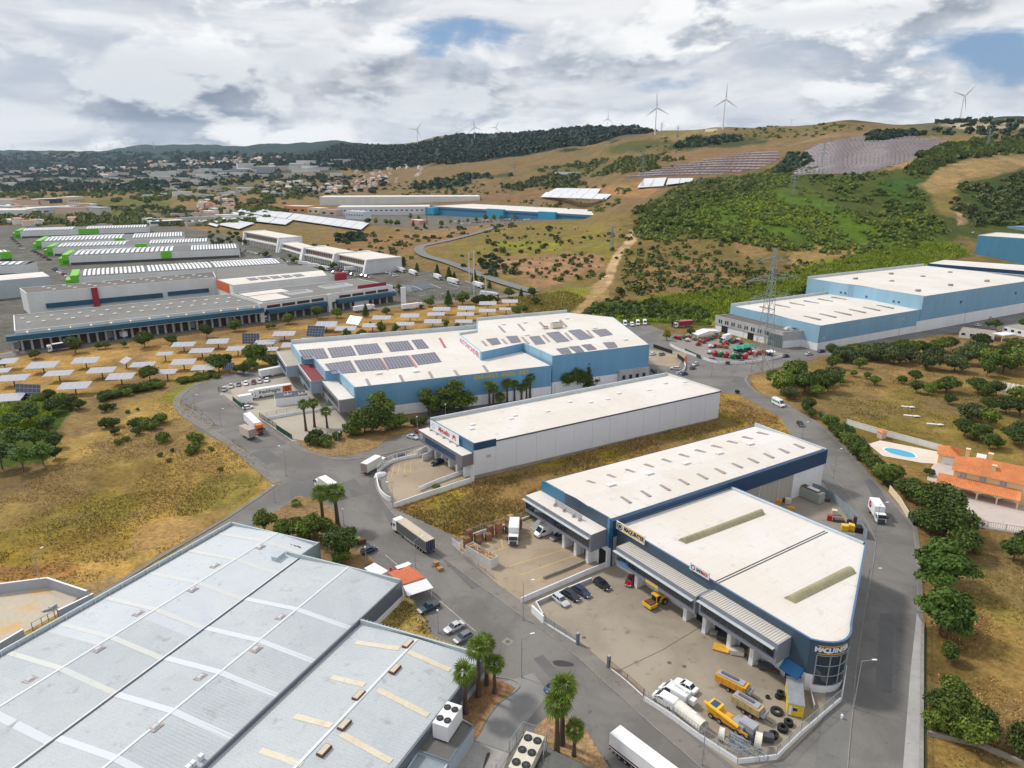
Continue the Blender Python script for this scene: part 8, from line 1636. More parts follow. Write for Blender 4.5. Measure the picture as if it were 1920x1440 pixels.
for k,(u,v)in enumerate(((1171,611),(1184,612),(1195,610),(1208,609))):DR('van' if k!=1 else 'vansmall',(u-1,v-7),(u+3,v+5),'white van parked by the reeds, %s of the four'%('leftmost','second, the lowest','third','rightmost')[k],'white','white vans parked by the reeds')
DR('vansmall',(1267,1331),(1225,1306),'small white van nearest the fence in the machinery yard','white');DR('vanlift',(1291,1322),(1237,1291),'white van with lift arm and bucket in the machinery yard','white')
DR('vansmall',(1846,627),(1836,632),'red-fronted white van on the right street by the farm building','white')
truck('curtain','articulated_lorry',13.6,'white',curt,tarp,nav,3.7);DR('curtain',(812,1043),(740,990),'lorry with white cab, grey curtain sides and tan roof parked on the street')
truck('orange','articulated_lorry',13.,'orange',WH,WM,WH,3.8);DR('orange',(456,784),(500,826),'lorry with orange cab and white trailer in the left street')
truck('fresh','articulated_lorry',14.5,'white',WH,WM,WH,3.7);ft=DR('fresh',(554,735),(460,750),'white lorry with bold black script and an orange square on its side')
truck('box','box_lorry',7.2,'white',mat('cream_box',(.62,.6,.54),.6,vary=.1),WM,mat('stained_door',(.4,.34,.28),.7,vary=.3),2.7,axles=1);DR('box',(681,893),(722,869),'white box lorry waiting at the curved wall of the white hall','white')
DR('box',(626,930),(599,912),'white box lorry behind the junction palms','white');
truck('road','box_lorry',5.6,'white',WH,WM,WH,2.5,axles=1);rt=DR('road',(1634,955),(1653,986),'white box lorry with a red emblem driving on the right-hand road','white');DR('road',(965,994),(962,1026),'small white box lorry seen from the front in the pallet yard','white')
truck('trail','semi_trailer',7.,'white',mat('beige_box',(.58,.52,.44),.7,vary=.15),mat('stained_box_roof',(.45,.38,.3),.8,vary=.3),mat('stained_door'),axles=1,cabless=True,cat='trailer');DR('trail',(482,830),(449,812),'short beige box trailer parked beside the orange lorry')
truck('trailw','semi_trailer',13.6,'white',WH,WM,WH,axles=3,cabless=True,cat='trailer');DR('trailw',(1170,1418),(1262,1490),'white trailer with dark red stripe at the bottom edge of the street',zz=.03);DR('trailw',(493,709),(538,700),'white trailer backed to the stepped end of the blue hall')
mb=MB();mb.box(-6.8,6.8,-1.29,-1.275,1.3,1.6);s_=mb.BU('maroon_stripe',mat('maroon',(.12,.01,.03),.5),PAR['trailw'][0])
truck('trails','semi_trailer',5.,'white',WH,WM,WH,axles=1,cabless=True,cat='trailer');DR('trails',(450,760),(472,756),'small white trailer beside the white hatchback in the freight yard')
truck('redl','curtain_lorry',9.,'white',mat('crimson_curtain',(.28,.01,.035),.6),mat('pale_red_roof',(.45,.12,.12),.6),red,2.9,axles=2);DR('redl',(1300,612),(1260,615),'crimson curtain-sided lorry parked by the reeds')
truck('market','articulated_lorry',12.5,'white',mat('dark_purple_curtain',(.03,.02,.06),.6),WM,WH,3.6);DR('market',(158,650),(83,662),'dark purple curtain lorry on the service road by the market hall')
truck('whitel','articulated_lorry',12.5,'white',WH,WM,WH,3.6);DR('whitel',(476,596),(500,604),'white lorry backed into the last bay of the long market hall')
for a,b,lb_ in(((735,502),(716,497),'white lorry in the row on the bank, first from the left'),((741,507),(762,513),'white lorry in the row on the bank, second from the left'),((764,512),(786,519),'white lorry in the row on the bank, third from the left'),((810,518),(832,529),'white lorry in the row on the bank, fourth from the left'),((838,528),(862,535),'white lorry in the row on the bank, last on the right'),((886,535),(909,543),'white box lorry standing alone on the bank'),((750,583),(796,577),'long white lorry beside the white sign pylon'),((645,509),(678,507),'white lorry in the car park behind the market hall'),((562,497),(580,499),'white lorry at the office blocks, left'),((580,501),(597,503),'white lorry at the office blocks, middle'),((598,505),(618,508),'white lorry at the office blocks, right'),((903,556),(932,559),'white lorry beside the transformer yard bushes'),((666,586),(700,581),'white lorry beside the last market bays')):DR('whitel',a,b,lb_,'white','lorries in the market car parks')
DR('trails',(222,632),(241,636),'blue-sided container trailer at the long market hall')
fF=None
o=PAR['fresh'][0];cx,cy,_=o.location;a=o.rotation_euler[2];dirx=(cos(a),sin(a))
sp_=(-dirx[0],-dirx[1]);A_=(cx-sp_[0]*8.55,cy-sp_[1]*8.55);nrm=(sp_[1],-sp_[0]);A_=(A_[0]+nrm[0]*1.27,A_[1]+nrm[1]*1.27);fr_t=Fr(A_,(A_[0]+sp_[0]*17,A_[1]+sp_[1]*17))
bpy.context.view_layer.update()
LT_('freshfreight',2.1,mat('charcoal_letter',(.03,.03,.03),.5),o,fr_t,8.,2.6,.03,8.6,bold=.03,shear=.2)
PF('orange_square',o,mat('orange_square',(.6,.09,.02),.5),fr_t,13.2,16.8,.0,.03,1.3,3.75);disc('orange_ring',o,fr_t,15.,2.5,.03,.95,mat('dark_ring',(.12,.02,.01),.5),16,.5)
o=PAR['road'][0];cx,cy,_=o.location;a=o.rotation_euler[2];sp_=(cos(a),sin(a));nrm=(sp_[1],-sp_[0]);A_=(cx-sp_[0]*4+nrm[0]*1.27,cy-sp_[1]*4+nrm[1]*1.27)
fr_t=Fr(A_,(A_[0]+sp_[0]*8,A_[1]+sp_[1]*8));disc('emblem',o,fr_t,1.7,2.7,.03,.95,red,9,.3)
mb=MB();mb.loft([ring(-2.1,.75,.35,.8),ring(-1.9,.85,.25,.92),ring(1.3,.86,.25,.9),ring(2.1,.72,.32,.62)]);mb.box(-1.3,.2,-.6,.6,1.38,1.43);mb.HX([(-1.8,-.76,.9),(.9,-.76,.9),(.9,.76,.9),(-1.8,.76,.9)],[(-1.3,-.6,1.38),(.2,-.6,1.38),(.2,.6,1.38),(-1.3,.6,1.38)],1)
fcar=mb.BU('parked_car',[PAINT['white'],glass]);tag(fcar,'x','car','cars in the distant car parks')
PKL=[((605,500),(650,512),8,'market car park behind the two-courtyard hall'),((622,512),(700,522),9,'front row of the market car park'),((700,500),(745,520),7,'car park beside the lorry row'),((725,538),(756,552),8,'lot beside the substation building'),((600,486),(640,490),6,'row under the office blocks'),((455,470),(530,488),14,'tree-lined market car park'),((400,455),(450,470),10,'parking beside the parallel halls'),((470,500),(560,490),9,'lane behind the crowded bright roof'),((850,416),(1060,402),30,'long row before the logistics hall'),((855,421),(1000,411),22,'second row before the logistics hall'),((475,390),(530,394),16,'car park at the head of the terraces'),((100,505),(130,520),6,'lane between the left halls'),((60,470),(95,490),6,'lane between green ends'),((20,445),(45,470),6,'far left lane'),((355,450),(400,445),8,'yard behind the halls')]
first=True;cols=['white','white','silver','grey','black','silver','blue','red','white']
nidx=0
for(a,b,n,lb_)in PKL:
 A_,B_=P(*a),P(*b);base=atan2(B_[1]-A_[1],B_[0]-A_[0])+pi/2
 for i in range(n):
  t=(i+.5+random.uniform(-.12,.12))/n;x,y=A_[0]+(B_[0]-A_[0])*t,A_[1]+(B_[1]-A_[1])*t;z=hzf(x,y)
  c=fcar if first else fcar.copy()
  if not first:COL.objects.link(c)
  first=False;c.location=(x,y,max(z,0)+.03);c.rotation_euler=(0,0,base+random.uniform(-.12,.12)+(pi if random.random()<.5 else 0));cc=random.choice(cols);c.material_slots[0].link='OBJECT';c.material_slots[0].material=PAINT[cc]
  k_='van' if random.random()<.25 and n<20 else 'car';
  if k_=='van':c.scale=(1.2,1.1,1.6)
  c['label']='%s %s in the %s'%(cc,k_,lb_);c['category']=k_
# -- MACHINERY AND YARD THINGS
def at(u,v,z=.0):x,y=g(u,v,z);return x,y
c,rz=ground_pts((1246,1126),(1212,1142));t=TH('road_roller','yellow road roller with front drum and black canopy in the machinery yard','road roller',(*c[:2],.05),rz)
yp=PAINT['yellow']
mb=MB();mb.TU((1.9,-1.,.75),(1.9,1.,.75),.75,n=18);d=mb.BU('drum',mat('worn_drum',(.2,.12,.06),.6,.4,vary=.3),t)
mb=MB();mb.box(1.,2.8,-1.25,-1.03,.5,1.25);mb.box(1.,2.8,1.03,1.25,.5,1.25);mb.box(2.62,2.85,-1.25,1.25,.55,1.3);mb.box(.8,1.,-1.25,1.25,.55,1.3);mb.BU('drum_frame',yp,t)
XB(('drum_deck',rust,t),.9,2.7,-.95,.95,1.38,1.48)
mb=MB();mb.box(-2.4,-.4,-.85,.85,.8,1.75);mb.HX([(-2.4,-.85,1.75),(-.9,-.85,1.75),(-.9,.85,1.75),(-2.4,.85,1.75)],[(-2.2,-.7,2.),(-.9,-.7,2.1),(-.9,.7,2.1),(-2.2,.7,2.)]);mb.BU('engine_cover',yp,t)
XB(('cab_glass',glass,t),-.75,.6,-.75,.75,1.2,2.5);mb=MB();mb.box(-.85,.7,-.85,.85,2.5,2.68);[mb.box(x-.05,x+.05,y-.05,y+.05,1.2,2.5)for x in(-.78,.63)for y in(-.78,.78)];mb.BU('cab_roof',yp,t)
for s in(-1,1):wheel(t,-1.6,s*1.,.75,.45)
XB(('articulation',GD,t),-.4,.9,-.3,.3,.6,1.1)
def crusher(label,a,b,L_,body):
 c,rz=ground_pts(a,b);t=TH('screening_machine',label,'machine',(*c[:2],.05),rz);h=L_/2
 XB(('housing',body,t),-h,h*.72,-.95,.95,.9,2.3)
 for i in range(4):XB(('side_panel',body,t),-h+.2+i*L_*.2,-h+.1+(i+1)*L_*.2-.1,-1.,-.951,1.,2.2);XB(('side_panel',body,t),-h+.2+i*L_*.2,-h+.1+(i+1)*L_*.2-.1,.951,1.,1.,2.2)
 mb=MB();mb.box(-h+.3,h*.55,-.7,.7,2.3,2.5);mb.BU('top_deck',mat('grey_deck',(.34,.35,.38),.5,vary=.3,VS2=3),t)
 XB(('hatch',mat('purple_grey',(.12,.1,.14),.5),t),-h+.8,h*.2,-.25,.25,2.5,2.75)
 mb=MB();mb.box(h*.72,h,-.8,.8,1.2,1.5);mb.box(h*.75,h*.8,-.8,.8,1.5,2.);mb.box(h*.96,h,-.8,.8,1.5,2.);mb.BU('rear_basket',GV,t)
 mb=MB();mb.box(-h+.2,h*.9,-.5,.5,.55,.9);mb.TU((h*.9,0,.7),(h+1.2,0,.5),.09,n=5);mb.BU('chassis',GD,t)
 for x in(-.1*L_,.12*L_):
  for s in(-1,1):wheel(t,x,s*.95,.42,.25)
crusher('yellow and grey towed machine with a long deck, upper one in the machinery yard',(1346,1280),(1406,1310),6.6,mat('ochre_machine',(.7,.33,.03),.6,vary=.25,VS2=2));crusher('grey towed machine with basket, lower right of the yellow one',(1380,1322),(1430,1352),6.,mat('grey_ochre_machine',(.5,.38,.18),.6,vary=.4,VS2=2))
c,rz=ground_pts((1396,1378),(1338,1340));t=TH('mobile_crane','yellow mobile crane with folded boom beside the grey machines','crane',(*c[:2],.05),rz)
XB(('chassis',mat('ochre_machine'),t),-4,3.6,-1.1,1.1,.75,1.3);XB(('cab',yp,t),1.8,3.9,-1.15,1.15,1.3,2.2);mb=MB();mb.box(2.3,3.5,-.9,.9,2.2,2.3);mb.box(3.2,3.93,-.9,.9,1.6,2.1);mb.BU('windscreen',bw,t)
XT(('boom',yp,t),(-2.2,.9,1.6),(4.2,1.3,2.7),.34,.26,n=6);XT(('counter_arm',yp,t),(-1.9,.9,1.75),(-3.9,-.2,1.2),.2,n=6)
XB(('engine_house',mat('grey_deck'),t),-4.6,-2.,-1.2,.6,1.3,2.6);XT(('slew_ring',GD,t),(-1.2,0,1.3),(-1.2,0,1.8),.8,n=12)
for x in(-3.2,-2.,1.2,2.8):
 for s in(-1,1):wheel(t,x,s*1.05,.52,.35)
c,rz=ground_pts((1376,1362),(1412,1392));t=TH('generator','grey skid-mounted engine beside the crane','generator',(*c[:2],.05),rz);XB(('housing',mat('grey_deck'),t),-2.,.4,-.9,.9,.4,2.);mb=MB();mb.box(.45,2.2,-.7,.7,.5,1.5);mb.TU((.6,0,1.5),(.6,0,2.1),.12,n=6);mb.BU('engine',GD,t);mb=MB();mb.box(-2.3,2.4,-.8,-.6,.1,.4);mb.box(-2.3,2.4,.6,.8,.1,.4);mb.BU('skid',GD,t)
def pipe(label,a,b,r,L_=None,m_=None,name='steel_pipe'):
 A_,B_=at(*a),at(*b);f=Fr(A_,B_);t=TH(name,label,'pipe',(*A_,.05),f.ang);L_=L_ or f.L;n=18;mb=MB();m_=m_ or mat('chalky_white',(.7,.66,.6),.7,vary=.12)
 R=[[(x,cos(2*pi*i/n)*q,r+sin(2*pi*i/n)*q)for i in range(n)]for x,q in((0,r),(L_,r),(L_,r*.9),(0,r*.9))];R.append(R[0]);mb.loft(R,caps=False);mb.BU('shell',m_,t)
 for x in[L_*k/max(1,int(L_/3))for k in range(int(L_/3)+1)]:
  mb=MB();R=[[(x+e-.06,cos(2*pi*i/n)*q,r+sin(2*pi*i/n)*q)for i in range(n)]for e,q in((0,r),(0,r*1.04),(.12,r*1.04),(.12,r))];mb.loft(R,caps=False);mb.BU('flange',m_,t)
pipe('long white steel cylinder lying along the yard wall',(1270,1334),(1318,1374),1.15);pipe('short open white ring section by the crane',(1348,1384),(1357,1387),1.);pipe('white drum with stained rim near the yard corner',(1415,1398),(1427,1402),1.25)
c,rz=ground_pts((1486,1292),(1490,1347));t=TH('site_cabin','yellow site cabin with grey corrugated roof and small window','cabin',(*c[:2],.05),rz);mb=MB();mb.box(-3.4,3.4,-1.3,1.3,.15,2.55);mb.BU('wall',mat('cabin_yellow',(.72,.5,.02),.6,vary=.25,VS2=1.5),t);mb=MB();mb.box(-3.5,3.5,-1.38,1.38,2.55,2.66);mb.BU('roof',mat('cabin_roof',(.3,.32,.34),.6,vary=.2),t)
for i in range(13):XB(('roof_rib',mat('cabin_roof'),t),-3.45,3.45,-1.3+i*.21,-1.22+i*.21,2.66,2.71)
mb=MB();mb.box(3.4,3.46,-.55,.35,1.2,1.95);w_=mb.BU('window',WH,t);mb=MB();mb.box(3.46,3.48,-.5,.3,1.25,1.9);q_=mb.BU('pane',glass,t);q_.parent=w_;XB(('door',WH,t),3.4,3.45,-1.1,-.65,.3,2.2)
def tyrepile(u,v,n,r,label,colr=black):
 x,y=at(u,v);t=TH('tyre_pile' if n>1 else 'tyre',label,'tyre',(x,y,.05),random.uniform(0,3))
 for k in range(n):
  mb=MB();N=14;ox,oy=(random.uniform(-.15,.15),random.uniform(-.15,.15));R=[[(ox+cos(2*pi*i/N)*q,oy+sin(2*pi*i/N)*q,k*.42+z)for i in range(N)]for q,z in((r*.5,.02),(r,.05),(r,.36),(r*.5,.4))];R.append(R[0]);mb.loft(R,caps=False);mb.BU('tyre',colr,t)
for u,v,n,r,lb_ in((1462,1308,3,.7,'stack of tyres beside the yellow cabin'),(1455,1335,1,1.1,'large flat tyre left of the yellow cabin'),(1479,1360,2,.75,'two tyres below the yellow cabin'),(1468,1370,2,.9,'stacked tyres by the mesh fence'),(1450,1383,2,.8,'tyre with a yellow-green rim near the yard corner'),(1593,981,2,.7,'tyres at the back of the scrap yard'),(1440,1310,1,.4,'single small tyre in the yard')):tyrepile(u,v,n,r,lb_)
def CRT(u,v,s,m_,label,name='crate',cat='crate',rz=None,z=.05,group=None,lid=None):
 x,y=at(u,v);t=TH(name,label,cat,(x,y,z),random.uniform(0,1.5)if rz is None else rz,group);L_,W_,H_=s;XB(('box',m_,t),-L_/2,L_/2,-W_/2,W_/2,.12,H_);mb=MB();[mb.box(-L_/2,L_/2,y_-.06,y_+.06,0,.12)for y_ in(-W_*.4,0,W_*.4)];mb.BU('pallet',mat('pallet_wood',(.32,.2,.1),.9,vary=.3),t)
 mb=MB();[mb.box(-L_/2-.02,L_/2+.02,sy*W_/2-.02,sy*W_/2+.02,q,q+.08)for sy in(-1,1)for q in(H_*.45,H_-.08)];mb.BU('slat',lid or m_,t);return t
woodm=mat('crate_wood',(.2,.1,.05),.85,vary=.35,VS2=3);bluem=mat('blue_crate',(.04,.08,.18),.7,vary=.3);redm=mat('red_crate',(.28,.06,.05),.8,vary=.3);ochm=mat('ochre_crate',(.4,.23,.08),.8,vary=.3)
GC='pallet crates stacked at the pallet yard fence'
ci=0;ordn=['first','second','third','fourth','fifth','sixth','seventh','eighth','ninth','tenth','eleventh','twelfth','thirteenth','fourteenth','fifteenth','sixteenth','seventeenth','eighteenth','nineteenth','twentieth','twenty-first','twenty-second','twenty-third','twenty-fourth']
A_=at(876,1028);B_=at(972,992);f=Fr(A_,B_)
for i in range(11):
 s=f.L*i/10
 for k in range([3,4,3,2,2,3,4,2,4,4,3][i]):
  m_,nm=[(woodm,'brown'),(bluem,'blue'),(redm,'red'),(ochm,'ochre'),(woodm,'brown')][(i*3+k*2)%5];x,y=f.xy(s,random.uniform(-.1,.1)-(1.4 if i%2 else 0));t=TH('pallet_crate','%s crate, %s in its stack, %s stack from the left in the pallet yard'%(nm,['bottom','second','third','top'][k],ordn[i]),'crate',(x,y,.05+k*.98),f.ang+random.uniform(-.06,.06),GC)
  XB(('box',m_,t),-.72,.72,-.62,.62,.12,.95);mb=MB();[mb.box(-.72,.72,q-.05,q+.05,0,.12)for q in(-.5,0,.5)];mb.BU('pallet',mat('pallet_wood',(.32,.2,.1),.9),t);mb=MB();[mb.box(-.74,.74,sy*.63-.012,sy*.63+.012,q,q+.1)for sy in(-1,1)for q in(.3,.55,.8)];mb.BU('slats',mat('pale_slat',(.28,.18,.1),.85),t)
A_=at(873,1040);B_=at(920,1068);f=Fr(A_,B_);t=TH('open_container','white open-top container heaped with scrap wood beside the pavement','container',(*A_,.05),f.ang);h_=2.6;w_=2.4
for s0,s1,o0,o1 in((0,f.L,-.08,0),(0,f.L,-w_,-w_+.08),(0,.08,-w_+.08,-.08),(f.L-.08,f.L,-w_+.08,-.08)):PF('side_wall',t,mat('grubby_white',(.6,.6,.58),.7,vary=.2,VS2=1.5),f,s0,s1,o0,o1,.05,h_)
for i in range(12):PF('rib',t,mat('grubby_white'),f,.3+i*f.L/12.4,.42+i*f.L/12.4,0,.07,.05,h_)
sw=mat('scrap_wood',(.5,.33,.2),.9,vary=.4,VS2=2)
mb=MB();[mb.TU((*f.xy(random.uniform(.4,f.L-.4),random.uniform(-w_+.3,-.3)),h_-.4+random.random()*.5),(*f.xy(random.uniform(.4,f.L-.4),random.uniform(-w_+.3,-.3)),h_-.1+random.random()*.6),.1,n=4)for _ in range(0)]
for _ in range(70):
 s,o_=random.uniform(.6,f.L-.6),random.uniform(-w_+.4,-.4);a=random.uniform(0,6.3);l=random.uniform(.3,.8);z=h_-.35+random.random()*.55;x,y=f.xy(s,o_);mb.HX([(x-cos(a)*l,y-sin(a)*l,z),(x-cos(a)*l+.14,y-sin(a)*l+.14,z),(x+cos(a)*l+.14,y+sin(a)*l+.14,z+.15),(x+cos(a)*l,y+sin(a)*l,z+.15)],[(x-cos(a)*l,y-sin(a)*l,z+.1),(x-cos(a)*l+.14,y-sin(a)*l+.14,z+.1),(x+cos(a)*l+.14,y+sin(a)*l+.14,z+.25),(x+cos(a)*l,y+sin(a)*l,z+.25)])
PA('fill',t,sw,lambda m2:f.box(m2,.1,f.L-.1,-w_+.1,-.1,h_-.9,h_-.4));mb.BU('scrap_pieces',sw,t,world=True,kind='stuff')
for u,v,s,m_,lb_,nm in((818,1061,(1.2,1.,1.1),ochm,'wooden crate on the pavement outside the scrap container','crate'),(825,1069,(1.3,1.1,.7),ochm,'lower wooden crate on the pavement outside the scrap container','crate'),(1352,1217,(3.,2.2,.35),mat('ochre_plate',(.7,.38,.04),.7,vary=.2),'flat ochre frame lying in front of the docks','platform'),(1381,1226,(2.6,1.4,1.),mat('pinkish_white',(.66,.6,.56),.7,vary=.2),'pinkish white crate beside the ochre frame','crate'),(1374,1208,(1.5,1.1,.9),mat('tan_carton',(.5,.34,.2),.8),'tan carton against the dock wall','carton'),(1398,1222,(3.2,1.6,.4),GL,'grey slab on the dock apron','slab'),(1418,1230,(3.4,1.8,1.7),mat('olive_machine',(.3,.24,.1),.7,vary=.35,VS2=2),'olive brown machine frame by the dock wall','machine'),(1412,1244,(1.6,1.,.8),GL,'small grey case below the olive machine','case'),(1436,1254,(2.6,1.6,1.),GD,'dark trolley with metal parts near the ramp','trolley'),(1450,1260,(2.2,1.2,.7),mat('dark_rust',(.1,.07,.06),.8),'dark rusty frame beside the trolley','frame'),(1345,1190,(3.,1.,.6),mat('pale_green',(.36,.42,.32),.7),'pale green beam on the dock edge','beam'),(1362,1200,(3.6,2.,1.2),GD,'dark engine parts heaped at the dock','machine parts'),(1456,945,(2.4,1.6,1.3),mat('ochre_machine'),'ochre machine part in the rear scrap yard','machine'),(1482,957,(2.,1.4,1.),mat('ochre_machine'),'second ochre machine part in the rear scrap yard','machine'),(1477,944,(1.6,1.5,1.5),mat('cream_tank',(.62,.55,.45),.6),'cream plastic tank in the rear scrap yard','tank'),(1468,940,(1.5,1.2,1.),GD,'dark box next to the cream tank','box'),(1555,976,(1.2,1.,1.5),red,'red pump at the front of the rear scrap yard','pump'),(1564,965,(1.3,1.3,1.4),mat('cream_tank'),'white drum beside the red pump','drum'),(1572,978,(2.6,1.4,.8),mat('dark_rust'),'tangle of dark scrap in the rear yard','scrap'),(1583,994,(1.6,1.5,1.5),yp,'yellow engine block, left one in the rear yard corner','engine'),(1596,994,(1.7,1.5,1.6),yp,'yellow engine block, right one in the rear yard corner','engine'),(1612,998,(2.6,2.,1.6),black,'black tarpaulin-covered box in the rear yard corner','box'),(1604,982,(1.2,1.,2.),rust,'rusty machine by the grey fence','machine'),(1545,940,(3.2,.8,.8),rust,'rusty conveyor lying in the rear yard','conveyor'),(1440,1390,(1.6,1.2,1.3),GD,'dark engine with yellow parts at the yard corner','engine')):
 CRT(u,v,s,m_,lb_,name=nm.replace(' ','_'),cat=nm,rz=random.uniform(-.6,-.2)if u>1330 else .6)
A_,B_=at(1486,925),at(1535,947);f=Fr(A_,B_);t=TH('storage_tank','grey-green rectangular tank with junk on top in the rear yard','tank',(*A_,.05),f.ang);PF('body',t,mat('grey_green_tank',(.34,.37,.33),.6,vary=.2),f,0,f.L,-2.4,0,.2,3.1);PF('rail',t,rust,f,1,f.L-1,-2.2,-.3,3.11,3.3);PF('lid',t,C2,f,f.L*.45,f.L*.85,-1.9,-.6,3.31,3.5);disc_=PA('white_drum',t,WH,lambda mb:mb.TU(f.p(1.,-1.4,3.12),f.p(1.,-1.4,4.),.7,n=12))
x,y=at(1388,1408);t=TH('scaffold_frames','heap of blue-grey galvanised frames at the yard wall','frames',(x,y,.05),-.7)
for k in range(9):
 mb=MB();ox,oy,oz=random.uniform(-3,3),random.uniform(-1.4,1.4),.2+k*.1;L_=2.2
 for a,b in(((0,0,0),(L_,0,0)),((0,1.2,.1),(L_,1.2,.1)),((0,0,0),(0,1.2,.1)),((L_,0,0),(L_,1.2,.1)),((L_/2,0,0),(L_/2,1.2,.1)),((0,0,0),(0,.1,1.)),((L_,0,0),(L_,.1,1.)),((0,.1,1.),(L_,.1,1.))):mb.TU((ox+a[0],oy+a[1],oz+a[2]),(ox+b[0],oy+b[1],oz+b[2]),.05,n=4)
 mb.BU('frame',mat('blue_grey_steel',(.26,.32,.4),.5,.3),t)
mred=mat('tractor_red',(.4,.015,.03),.45,vary=.2);mgr=mat('tank_green',(.01,.16,.06),.5);tgreen=mat('tarp_green',(.01,.28,.17),.6)
for k,(x,y,c_,nm)in enumerate(((600,505,mred,'red'),(660,512,mgr,'green'),(728,520,mred,'red'),(802,535,mgr,'dark green'),(868,535,mat('tank_black',(.01,.04,.03),.5),'blackish green'),(940,535,mred,'red'))):
 u,v=zr(x,y+22);X,Y=at(u,v);t=TH('hopper_tank','%s hopper tank on the tractor forecourt, %s from the left'%(nm,ordn[k]),'tank',(X,Y,.05),.45,'hopper tanks along the forecourt wall');mb=MB();mb.loft([[(cos(a)*r,sin(a)*r,z)for a in[2*pi*i/10 for i in range(10)]]for r,z in((.9,0),(1.45,.8),(1.5,2.1),(1.,2.6),(.5,2.7))]);mb.BU('tank',c_,t);XT(('lid',WM if k%2 else GD,t),(0,0,2.7),(0,0,2.9),.45,n=8)
for k,(x,y)in enumerate(((850,408),(985,385),(930,395))):
 u,v=zr(x,y);X,Y=g(u,v,3.5);t=TH('market_tent','green tent roof on the tractor forecourt, %s'%('left','right','middle')[k],'tent',(X,Y,0),.5);mb=MB();mb.loft([[(sx*2.6,sy*2.6,2.4)for sx,sy in((-1,-1),(1,-1),(1,1),(-1,1))],[(sx*.1,sy*.1,3.7)for sx,sy in((-1,-1),(1,-1),(1,1),(-1,1))]]);mb.BU('canopy',tgreen,t)
 for sx in(-1,1):
  for sy in(-1,1):XT(('post',GV,t),(sx*2.5,sy*2.5,0),(sx*2.5,sy*2.5,2.4),.05,n=4)
def implement(u,v,label,c_,kind):
 X,Y=at(u,v);t=TH('farm_implement',label,'implement',(X,Y,.05),random.uniform(0,3),'farm machines on the tractor forecourt')
 mb=MB();mb.box(-1.4,1.,-.7,.7,.7,1.5);mb.HX([(-.9,-.6,1.5),(.5,-.6,1.5),(.5,.6,1.5),(-.9,.6,1.5)],[(-.6,-.4,2.),(.1,-.4,1.9),(.1,.4,1.9),(-.6,.4,2.)]);mb.BU('hopper',c_,t);mb=MB();mb.TU((1,0,.8),(2.3,0,.5),.08,n=4);mb.box(-1.7,1.3,-.8,.8,.5,.66);mb.BU('frame',GD,t)
 for s in(-1,1):wheel(t,-.3,s*.9,.48,.25)
imp=[(160,325),(205,330),(250,318),(300,318),(290,352),(420,400),(440,358),(480,372),(520,345),(560,335),(590,318),(560,425),(600,418),(650,420),(700,405),(740,392),(790,372),(830,362),(860,350),(900,385),(720,430),(830,455),(880,462),(940,468),(985,455),(1040,490),(1100,500),(1140,480),(1000,500),(1180,505),(1230,510),(1055,520),(540,490),(780,345),(380,340)]
for k,(x,y)in enumerate(imp):
 u,v=zr(x,y+10);c_,nm=[(mred,'red'),(mred,'dark red'),(mgr,'green'),(mred,'red'),(WM,'white'),(mred,'crimson'),(ochm,'ochre')][k%7];implement(u,v,'%s farm implement on the tractor forecourt, number %s counted across it'%(nm,(ordn+['twenty-fifth','twenty-sixth','twenty-seventh','twenty-eighth','twenty-ninth','thirtieth','thirty-first','thirty-second','thirty-third','thirty-fourth','thirty-fifth'])[k]),c_,k%3)
DR('road',(1374,637),(1345,645),'white-cabbed lorry with brown load among the tractors','white')
u,v=zr(1225,520);X,Y=at(u,v);t=TH('garden_parasol','white square parasol at the glazed showroom corner','parasol',(X,Y,.05));XT(('pole',GV,t),(0,0,0),(0,0,2.5),.05,n=5);mb=MB();mb.loft([[(cos(a)*2.4,sin(a)*2.4,2.2)for a in[2*pi*i/8 for i in range(8)]],[(cos(a)*.1,sin(a)*.1,3.)for a in[2*pi*i/8 for i in range(8)]]]);mb.BU('canopy',WH,t)
ma=[g(*zr(x,y),3.2)for x,y in((335,255),(415,285),(655,245),(590,215))];ma=CC_(ma);t=TH('marquee','long white marquee beside the grey showroom','tent',(*ma[0],0));PA('roof',t,WM,lambda mb:(mb.poly([(*ma[0],3.),(*ma[1],3.),(*lerp(ma[1],ma[2],.5),4.2),(*lerp(ma[0],ma[3],.5),4.2)]),mb.poly([(*lerp(ma[0],ma[3],.5),4.2),(*lerp(ma[1],ma[2],.5),4.2),(*ma[2],3.),(*ma[3],3.)])))
for i in range(4):
 f=Fr(ma[i],ma[(i+1)%4]);n=max(1,int(f.L/4));
 for k in range(n+1):PF('post',t,WH,f,f.L*k/n-.1,f.L*k/n+.1,-.2,0,0,3.)
 PF('valance',t,WM,f,0,f.L,-.06,.02,2.5,3.02)
 PF('inner_wall',t,mat('marquee_wall',(.32,.34,.38),.7),f,.3,f.L-.3,-.5,-.42,0,2.5)if i%2==0 else None
X,Y=at(1285,683);t=TH('banner_flag','orange feather banner at the gate of the small yard','banner',(X,Y,.05),.6);XT(('pole',GV,t),(0,0,0),(0,0,4.4),.05,n=5);mb=MB();[mb.box(-.05-.25*k,.9-.2*k,-.3+.15*k,-.22+.15*k,1.5+.8*k,2.4+.8*k)for k in range(3)];mb.BU('flag',mat('flag_orange',(.85,.15,.03),.5),t,kind=None)
